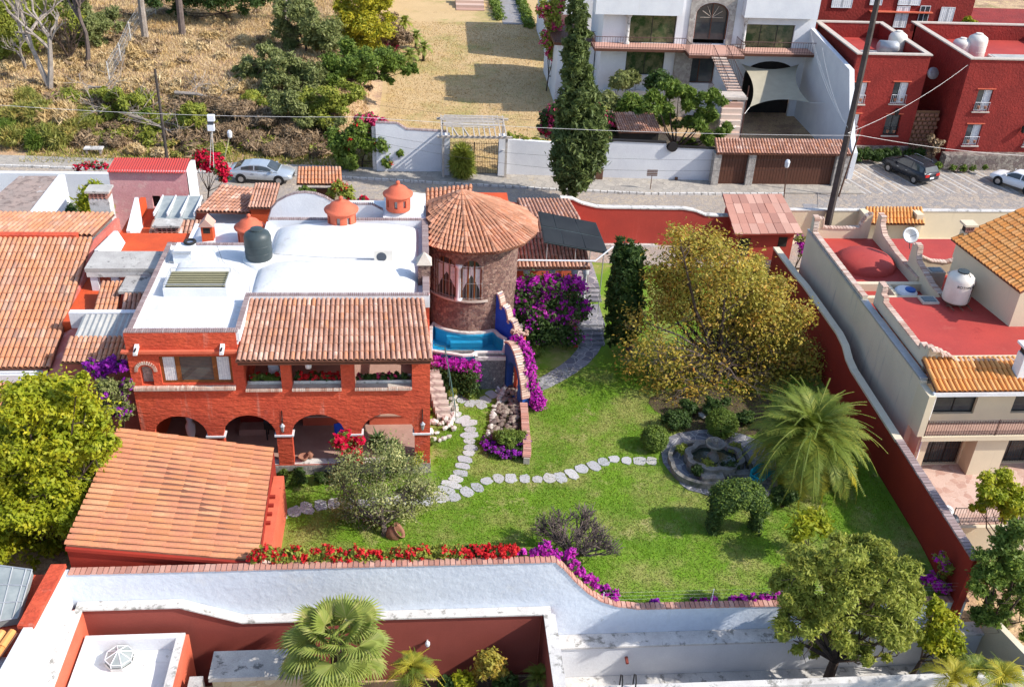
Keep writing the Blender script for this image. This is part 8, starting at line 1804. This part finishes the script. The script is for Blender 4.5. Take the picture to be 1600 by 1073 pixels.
wallflowers('small magenta flower clump at the top of the wall sweep', [(812, 864), (838, 862), (855, 864), (868, 866), (850, 852)], 'dark', 'mag', 500, 1700, seed=56, r=.26)
wallflowers('magenta bougainvillea following the downward curve of the south wall', [(893, 864), (894, 880), (905, 893), (918, 903), (930, 910), (945, 922), (958, 930), (888, 872)], 'dark', 'mag', 600, 3200, seed=58, r=.27)
wallflowers('small purple flower tuft right of the wall curve', [(1018, 941), (1024, 940)], 'dark', 'purp', 100, 420, seed=60, r=.2)
wallflowers('pair of purple flower tufts by the fence post', [(1084, 940), (1098, 939), (1114, 938)], 'dark', 'mag', 200, 700, seed=61, r=.22)
wallflowers('line of purple flowers on the wall before the big olive tree', [(1145, 938), (1160, 935), (1178, 932), (1196, 933), (1212, 930), (1228, 928)], 'dark', 'mag', 500, 2000, seed=62, r=.24)
wallflowers('purple bougainvillea where the east and south walls meet', [(1450, 905), (1462, 912), (1475, 918), (1490, 920), (1520, 915)], 'olive', 'mag', 900, 1900, seed=63, r=.3)
# purple climber and shrub left of the house
lb = LB(38.3, [(140, 570, 9), (155, 574, 12), (172, 568, 12), (190, 572, 10), (160, 588, 8)], .2); t = gtree('bougainvillea', 'violet climber hanging from the little tiled roof left of the house', 'bougainvillea', (-14.2, 38.4, 0), lb, 500, .08, 'dark', tr=.04, seed=64, trunkh=.6); leaves('blossom', lb, 2200, .1, 'purp', t, seed=65, surf=.3)
lb = LB(37.8, [(165, 605, 16), (185, 610, 17), (175, 635, 16), (195, 640, 14), (200, 600, 10), (160, 640, 10)], .3); t = gtree('shrub', 'grey-green shrub with purple flowers at the left corner of the house', 'shrub', (-13.8, 37.8, 0), lb, 5200, .07, 'grey', tr=.06, seed=66, surf=.5, trunkh=.5); leaves('blossom', lb, 600, .09, 'purp', t, seed=67)
# ---- behind the house and along the street
def px(label, name, y, zb, pts, n, size, leaf, seed, fl=None, cat=None, jy=.4, tr=.06, group=None, **kw):
    lb = LB(y, pts, jy, seed=seed); t = gtree(name, label, cat or name.replace('_', ' '), (lb[0][0], y, zb), lb, n, size, leaf, tr=tr, seed=seed, group=group, twigs=2, **kw)
    if fl: leaves('blossom', lb, fl[1], fl[2] if len(fl) > 2 else size*1.1, fl[0], t, seed=seed+1, surf=.3, clump=16, asp=1.2)
    return t
px('weeping yellow-green conifer against the pink outbuilding', 'conifer', 57, 1, [(148, 300, 16), (142, 320, 20), (155, 335, 18), (138, 340, 16)], 7000, .10, 'lime', 90, asp=4, droop=.4)
px('small dark potted shrub in the white walled yard', 'shrub', 58.6, 1.2, [(111, 327, 8), (110, 338, 7)], 1200, .09, 'dark', 91)
px('scarlet bougainvillea spilling over the wall beside the silver sedan', 'bougainvillea', 66.6, 1, [(315, 248, 12), (330, 256, 14), (345, 262, 12), (352, 276, 10), (325, 245, 10), (340, 248, 10), (305, 256, 8)], 1200, .12, 'dark', 92, ('crims', 5200, .13))
px('dark red creeper along the top of the far left street wall', 'creeper', 67.6, 1, [(120, 262, 6), (135, 260, 7), (150, 259, 7), (163, 260, 6)], 300, .1, 'dark', 93, ('crims', 900, .1))
px('green shrub growing left under the little tiled gateway', 'shrub', 64.4, 1, [(475, 300, 9), (488, 303, 7)], 1500, .1, 'mid', 94)
px('orange-flowered shrub right of the little tiled gateway', 'shrub', 64.2, 1, [(530, 292, 11), (542, 300, 11), (520, 300, 9), (548, 310, 8)], 2600, .1, 'olive', 95, ('red', 500, .1))
px('bright red flowers between the two right-hand cupolas', 'flowers', 54.5, 5, [(560, 320, 9), (575, 325, 9), (568, 312, 7)], 500, .1, 'dark', 96, ('crims', 1900, .12))
px('purple flowering bush at the corner between shed and cream house', 'bougainvillea', 57, 0, [(1250, 375, 9), (1262, 380, 10), (1255, 392, 9), (1270, 365, 6)], 700, .1, 'olive', 97, ('mag', 900, .1))
px('shaggy grass-like plant in front of the iron gate', 'yucca', 71.6, 1, [(722, 248, 9), (722, 258, 11), (722, 240, 6)], 3000, .18, 'olive', 98, asp=9, droop=.45)
# tall-house garden
px('feathery green jacaranda leaning over the white villa wall', 'tree', 75.5, 1, [(1060, 150, 22), (1090, 165, 22), (1030, 165, 16), (1120, 155, 16), (1050, 190, 18), (1085, 200, 20), (1115, 215, 18), (1075, 230, 14), (1078, 255, 9), (1090, 240, 9), (1045, 140, 14), (1105, 185, 18), (1130, 200, 12), (1020, 150, 10)], 19000, .16, 'mid', 99, jy=1.2, tr=.16, cat='tree', asp=3.5, surf=.4, subl=7, spread=.3)
for i, (u, v, r, lf, y, lab) in enumerate(((970, 125, 13, 'grey', 84, 'rounded grey-green shrub below the left balcony'), (985, 120, 11, 'grey', 84.5, 'second rounded shrub under the villa ground-floor window'), (1030, 125, 16, 'dark', 83, 'dark leafy shrub under the stone pier of the villa'), (950, 158, 15, 'grey', 79, 'spiky pale bed plants left in the villa garden'), (985, 160, 17, 'mid', 78.5, 'green bed plants in the middle of the villa garden'), (1010, 172, 14, 'mid', 77.5, 'low green plants right behind the tiled shelter'), (935, 175, 12, 'olive', 77, 'olive shrub beside the tall cypress in the villa garden'))):
    px(lab, 'shrub', y, 1, [(u, v, r), (u-r*.8, v+r*.3, r*.7), (u+r*.8, v+r*.3, r*.7)], 3200, .15, lf, 100+i, surf=.4)
for i, (pts, y, lab) in enumerate(([[(855, 185, 12), (868, 175, 13), (850, 200, 10), (880, 190, 14), (862, 200, 12)], 76, 'pink bougainvillea to the left of the tall cypress trunk'], [[(932, 172, 11), (945, 185, 13), (950, 200, 12), (925, 180, 9)], 76, 'pink bougainvillea to the right of the tall cypress'], [[(858, 60, 14), (868, 80, 14), (875, 105, 12), (865, 35, 14), (852, 15, 14), (870, 10, 14), (880, 120, 10)], 92, 'row of pinkish red bougainvillea along the dried lawn edge'])):
    px(lab, 'bougainvillea', y, 1, pts, 4500, .17, 'olive' if i == 2 else 'dark', 110+i, ('pinkf', 3000 if i < 2 else 2400, .17), surf=.35)
px('thin creeper trailing over the white wall left of the cypress', 'creeper', 73.2, 1, [(805, 215, 8), (820, 220, 8), (838, 222, 8), (850, 226, 8), (795, 212, 6)], 1800, .12, 'olive', 114, surf=.6)
px('low clipped hedge along the stone base of the red house', 'hedge', 76.2, 1, [(1325, 240, 8), (1340, 242, 9), (1355, 240, 9), (1370, 243, 9), (1385, 240, 8), (1400, 238, 7), (1420, 240, 7), (1438, 238, 7)], 7000, .11, 'dark', 115, surf=.3)
px('weedy green strip along the stone base of the right red house', 'weeds', 73.9, 1, [(1490, 262, 5), (1505, 263, 5), (1520, 262, 5), (1540, 262, 4), (1465, 260, 6)], 1500, .1, 'mid', 116)
px('small yellow-green bush on the terrace at the far top right', 'bush', 92, 6, [(1513, 38, 9), (1508, 42, 7)], 1600, .16, 'lime', 117)
px('reddish leafless shrub in the gap between the red houses', 'shrub', 75.5, 1, [(1458, 235, 9), (1465, 225, 8), (1455, 215, 6)], 900, .12, 'dry', 118, surf=.7)
# vine mass on the wall left of the gate
px('dense green vine mass with orange flowers at the left end of the white wall', 'vine', 73.2, 1, [(530, 225, 16), (550, 215, 16), (575, 220, 16), (540, 245, 16), (595, 225, 14), (612, 240, 12), (560, 200, 12), (520, 210, 10), (625, 238, 6), (605, 252, 9), (550, 255, 10)], 15000, .15, 'mid', 120, ('red', 350, .13), cat='vine', surf=.4)
px('magenta bougainvillea on top of the wall above the vine mass', 'bougainvillea', 74, 1, [(562, 186, 8), (575, 184, 9), (585, 190, 9), (598, 192, 8), (583, 205, 9), (570, 200, 8), (592, 205, 8), (615, 196, 5)], 900, .13, 'mid', 121, ('pinkf', 3400, .15))
# north-west slope: shrubs and trees one can tell apart
NWT = [((400, 100), [(400, 108, 20), (418, 95, 18), (385, 118, 16), (410, 125, 16)], 'grey', 'pale blotched dark shrub at the left end of the green thicket', 6000),
 ((470, 110), [(450, 112, 26), (480, 125, 30), (440, 140, 26), (505, 140, 28), (460, 150, 24)], 'grey', 'broad grey-green mesquite in front of the thicket', 14000),
 ((480, 60), [(460, 55, 28), (500, 40, 28), (470, 25, 24), (440, 70, 22), (510, 70, 26), (450, 15, 22)], 'grey', 'feathery grey-green tree at the back left of the thicket', 14000),
 ((560, 50), [(560, 25, 30), (575, 45, 30), (545, 55, 26), (590, 20, 24), (535, 30, 22), (565, 70, 22), (560, -5, 28)], 'yellow', 'bright yellow flowering tree rising from the thicket', 15000),
 ((540, 110), [(540, 100, 28), (570, 100, 26), (600, 100, 24), (560, 125, 22), (625, 105, 18), (595, 120, 16), (525, 120, 22), (640, 110, 10)], 'mid', 'spreading green shrub beside the dried lawn', 14000),
 ((480, 180), [(480, 165, 24), (510, 175, 24), (535, 165, 20), (500, 150, 20), (545, 145, 18)], 'olive', 'olive-green shrub sloping down to the white side wall', 9000),
 ((460, 190), [(450, 170, 22), (480, 195, 20), (520, 195, 16), (500, 205, 14)], 'grey', 'silvery green shrub above the dry brush', 7000),
 ((610, 60), [(605, 45, 20), (620, 60, 18), (600, 65, 18), (590, 75, 14)], 'dry', 'greyish bare shrub with pink flowers behind the yuccas', 6000),
 ((40, 60), [(20, 60, 34), (60, 50, 34), (100, 45, 30), (0, 30, 40), (40, 20, 34), (-20, 80, 30)], 'olive', 'olive tree mass at the top left corner', 13000),
 ((150, 50), [(150, 50, 22), (165, 40, 18), (140, 65, 18), (155, 25, 20), (120, 20, 24)], 'grey', 'leafy green tree behind the forked grey trunk', 8000),
 ((360, 10), [(300, -5, 30), (350, 5, 26), (400, 0, 26), (330, -20, 30), (250, 5, 22), (275, 20, 14)], 'dark', 'dark tree row at the top edge above the dry slope', 12000),
 ((200, 150), [(170, 150, 14), (200, 160, 18), (225, 155, 16), (180, 175, 16), (210, 180, 14)], 'olive', 'green bush behind the fallen branches on the bank', 7000),
 ((320, 190), [(300, 170, 14), (310, 200, 16), (325, 215, 14), (295, 190, 12)], 'olive', 'dark green bush on the bank beside the lamp rods', 6000)]
for i, ((u, v), pts, lf, lab, n) in enumerate(NWT):
    b = PT(u, v+22); lb = LB(b.y, [(q[0], q[1], q[2]*1.15) for q in pts], 1.2, seed=130+i); bz = b.z; t = gtree('tree' if 'tree' in lab else 'shrub', lab, 'tree' if 'tree' in lab else 'shrub', (b.x, b.y, bz), lb, int(n*2.0), .12, lf, tr=.12, seed=130+i, twigs=4, clump=24, spread=.28, surf=.35, asp=2.6, subl=8)
    if i == 7: leaves('blossom', lb[2:], 500, .2, 'pinkf', t, seed=9)
for i, (u, v, r, lab) in enumerate(((632, 40, 16, 'upper spiky yucca at the edge of the dried lawn'), (650, 62, 15, 'middle spiky yucca at the edge of the dried lawn'), (640, 92, 14, 'pale spiky yucca against the green shrub'), (662, 80, 16, 'lowest spiky yucca, standing furthest out on the dried lawn'))):
    b = PT(u, v+r); p = PY(u, v, b.y); palm('yucca', lab, (b.x, b.y, b.z), p.z-b.z+.3, 26, [frond_mesh('frond', 1.3, .5, 14, .3, 'fan' if i else 'olive', 20+i, lw=.09)], .14, 'bark', -.7, 1.4, 1.15, 140+i, 'yucca')
# dry brush and grass clumps on the bank
BR = [(345, 170, 22), (380, 180, 26), (415, 190, 28), (450, 210, 26), (480, 225, 22), (360, 205, 24), (395, 220, 24), (430, 235, 20), (330, 160, 16), (500, 235, 14), (465, 235, 16)]
BRL = ['at the crest of the bank right of the upper log', 'on the upper bank below the pale blotched shrub', 'in the middle of the heap above the sedan roof', 'right above the bonnet of the silver sedan', 'just left of the vine mass, upper part', 'low on the bank above the sedan boot', 'directly behind the silver sedan', 'behind the sedan front wheel', 'smallest, nearest the pale fallen trunk', 'touching the vine mass at its left foot', 'low between sedan and vine mass']
for i, (u, v, r) in enumerate(BR):
    b = PT(u, v+8); R = r*1.05*(b-CAM).length/FPX; bush('dry_brush', 'dead grey-brown brush '+BRL[i], 'brush', tuple(b), R, R*.9, 6500, .09, 'dry', 'dead brush on the bank', seed=150+i, stems='bark_g', asp=6, surf=.6)
CL = [(20, 190, 24, 'gstraw'), (55, 185, 26, 'gstraw'), (90, 190, 28, 'straw'), (120, 200, 22, 'gstraw'), (30, 215, 22, 'gstraw'), (60, 220, 18, 'mid'), (5, 210, 22, 'mid'), (90, 215, 22, 'gstraw'), (10, 165, 20, 'straw'), (45, 160, 20, 'gstraw')]
CLL = ['near the left edge halfway up the bank', 'second from the left edge halfway up the bank', 'straw-coloured, left of the fallen branches', 'beside the short pale log', 'low on the bank above the kerb at the left', 'low on the bank left of the stone bench', 'cut by the left edge of the photo', 'directly above the stone bench', 'highest on the bank at the left edge', 'high on the bank below the pale bare tree']
for i, (u, v, r, lf) in enumerate(CL):
    b = PT(u, v+8); R = r*(b-CAM).length/FPX; bush('grass_clump', 'long '+('green' if lf == 'mid' else 'yellowing')+' grass clump '+CLL[i], 'grass clump', tuple(b), R, R*1.1, 6500, .15, lf, 'long grass clumps on the bank' if lf != 'mid' else 'green grass clumps on the bank', seed=170+i, asp=7, droop=.45, stems='dry' if False else 'bark_g')
SCL = ['under the long fallen branch', 'just left of the foot of the slim pole', 'at the foot of the slim pole', 'right of the slim pole near the upper log', 'behind the slim pole halfway up', 'at the middle of the long fallen branch', 'above the stone bench', 'near the thin bleached log', 'low down behind the pink outbuilding roof']
for i, (u, v, r) in enumerate(((200, 205, 14), (240, 215, 16), (265, 225, 14), (285, 175, 12), (250, 170, 10), (235, 195, 14), (150, 210, 12), (160, 170, 10), (275, 240, 8))):
    b = PT(u, v+6); R = r*(b-CAM).length/FPX; bush('bank_shrub', 'low scrub '+SCL[i], 'scrub', tuple(b), R, R, 2400, .13, 'olive' if i % 2 else 'gstraw', 'scrub on the bank', seed=185+i, surf=.6)
SC2 = [(180, 225, 14, 'dry', 'left of the silver lamp rods near the kerb'), (215, 235, 13, 'straw', 'low by the kerb right of the stone bench'), (150, 190, 15, 'olive', 'behind the short pale log'), (300, 225, 15, 'dry', 'just left of the scarlet bougainvillea'), (225, 178, 15, 'mid', 'under the crossing thin branch'), (310, 180, 16, 'olive', 'below the upper fallen trunk'), (265, 195, 14, 'dry', 'between pole and lamp rods'), (340, 232, 14, 'olive', 'behind the scarlet bougainvillea'), (185, 200, 13, 'dry', 'at the root end of the long branch'), (290, 205, 13, 'gstraw', 'left of the lamp rods halfway up'), (395, 150, 16, 'olive', 'at the crest right of the upper trunk'), (420, 165, 16, 'olive', 'at the crest below the mesquite'), (130, 175, 14, 'gstraw', 'left of the bleached log'), (250, 240, 12, 'straw', 'behind the foot of the slim pole near the kerb')]
for i, (u, v, r, lf, lab) in enumerate(SC2):
    b = PT(u, v+6); R = r*1.1*(b-CAM).length/FPX; bush('bank_shrub', 'rough scrub on the bank '+lab, 'scrub', tuple(b), R, R*.95, 3600, .11, lf, 'scrub on the bank', seed=215+i, surf=.6, asp=4, stems='bark_g')
# scattered tufts on the dry slope
rg = random.Random(44); V = []
lb = []
for i in range(150):
    u, v = rg.uniform(-20, 560), rg.uniform(20, 150); b = PT(u, v)
    if b.x > -5: continue
    s = rg.uniform(.25, .8); lb.append((b.x, b.y, b.z+.1, s, s, s*.5))
leaves('dry_tufts', lb, 42000, .12, 'straw', None, seed=200, asp=6, surf=.7, kind='stuff')
leaves('scrub_litter', [(l[0]+1, l[1]+1, l[2], l[3]*1.6, l[4]*1.6, .12) for l in lb[::2]], 11000, .16, 'dry', None, seed=201, asp=4, surf=.8, kind='stuff')
rg = random.Random(71); lo_, ld_ = [], []
for i in range(120):
    u = rg.uniform(-10, 520); v = rg.uniform(150, 228) if u < 300 else rg.uniform(165, 240); b = PT(u, v)
    if b.x > -4.5 or b.y < 76: continue
    s = rg.uniform(.5, 1.1); (lo_ if rg.random() < .42 else ld_).append((b.x, b.y, b.z+s*.25, s, s, s*.5))
leaves('green_undergrowth', lo_, 30000, .11, 'olive', None, seed=210, asp=4, surf=.6, spread=.3, kind='stuff')
leaves('dead_undergrowth', ld_, 42000, .11, 'dry', None, seed=211, asp=7, surf=.7, spread=.35, kind='stuff')
# bare trees on the slope
b = PT(78, 138); bare('bare_tree', 'tall pale leafless tree with twin trunks on the dry slope', tuple(b), 9, .14, 31, 4, 'bark_p', .26, 2, .25, 3, 'tree', 4.2, .62, .02)
b = PT(138, 96); bare('bare_tree', 'dark-trunked bare tree right of the pale twin-trunked one', tuple(b), 8, .12, 32, 4, 'bark_g', .22, 1, .25, 4, 'tree', 3.6, .62, .02)
b = PT(110, 95); bare('bare_tree', 'small multi-stemmed dark bare shrub between the leafless trees', tuple(b), 4, .6, 33, 3, 'bark', .1, 5, .25, 3, 'tree', 1.6, .7, .015)
b = PT(40, 108); bare('bare_tree', 'short pale dead tree at the far left of the slope', tuple(b), 3, .4, 34, 3, 'bark_p', .1, 2, .2, 3, 'tree', 1.4, .7, .015)
for i, (u, v, lab) in enumerate(((227, 60, 'pale straight tree trunk left of the other at the top of the slope'), (285, 55, 'grey straight tree trunk right of the other at the top of the slope'), (447, 32, 'short pale trunk above the green thicket'))):
    b = PT(u, v); t = thing('tree', lab, 'tree', tuple(b)); m = MB(); m.tube([b-Vector((0, 0, .2)), b+Vector((.1, .0, 4)), b+Vector((-.1, 0, 9))], [.34, .28, .2], 8)
    rg = random.Random(i); 
    for k in range(5): limbs(m, b+Vector((0, 0, 4+k)), Vector((rg.gauss(0, 1), rg.gauss(0, 1), .6)), 2.5, .08, 2, rg)
    m.build('trunk', 'bark_p' if i != 1 else 'bark_g', t)
# fallen logs
for i, (a, b_, r, lab) in enumerate((((140, 182), (175, 186), .12, 'short pale log at the left of the fallen branches'), ((195, 190), (278, 222), .14, 'long fallen branch sloping down behind the slim pole'), ((275, 158), (345, 168), .16, 'pale fallen trunk on the crest of the bank'), ((140, 150), (180, 154), .1, 'thin bleached log lying near the chain-link fence'), ((200, 193), (238, 184), .08, 'thin fallen branch crossing the long one'))):
    p, q = PT(*a), PT(*b_); m = MB(); m.tube([p+Vector((0, 0, .7)), (p+q)/2+Vector((0, 0, .85)), q+Vector((0, 0, .6))], [r, r*.8, r*.4], 6); rg = random.Random(i)
    for k in range(5): limbs(m, p.lerp(q, rg.uniform(.2, 1))+Vector((0, 0, .75)), Vector((rg.gauss(0, 1), rg.gauss(0, 1), .4)), 1.4, .04, 2, rg)
    m.build('fallen_log', 'bark_p', None, label=lab, cat='log', group='fallen logs on the bank')
# chain-link fence remains
CF = thing('wire_fence', 'sagging wire fence climbing the dry slope between bare trees', 'fence', tuple(PT(175, 130)))
pts = [PT(172, 130), PT(190, 100), PT(205, 65), PT(222, 38), PT(244, 25)]
m = MB()
for p in pts: m.tube([p, p+Vector((0, 0, 1.8))], .05, 5)
m.build('post', 'conc_w', CF, kind='stuff')
m = MB()
for z in (.4, .9, 1.4, 1.75): m.tube([p+Vector((0, 0, z)) for p in pts], .012, 3)
for a, b_ in zip(pts, pts[1:]):
    for k in range(14): f = k/14; p = a.lerp(b_, f); q = a.lerp(b_, min(1, f+.09)); m.tube([p+Vector((0, 0, .1)), q+Vector((0, 0, 1.75))], .008, 3); m.tube([q+Vector((0, 0, .1)), p+Vector((0, 0, 1.75))], .008, 3)
m.build('wire_mesh', 'galv', CF, kind='stuff')
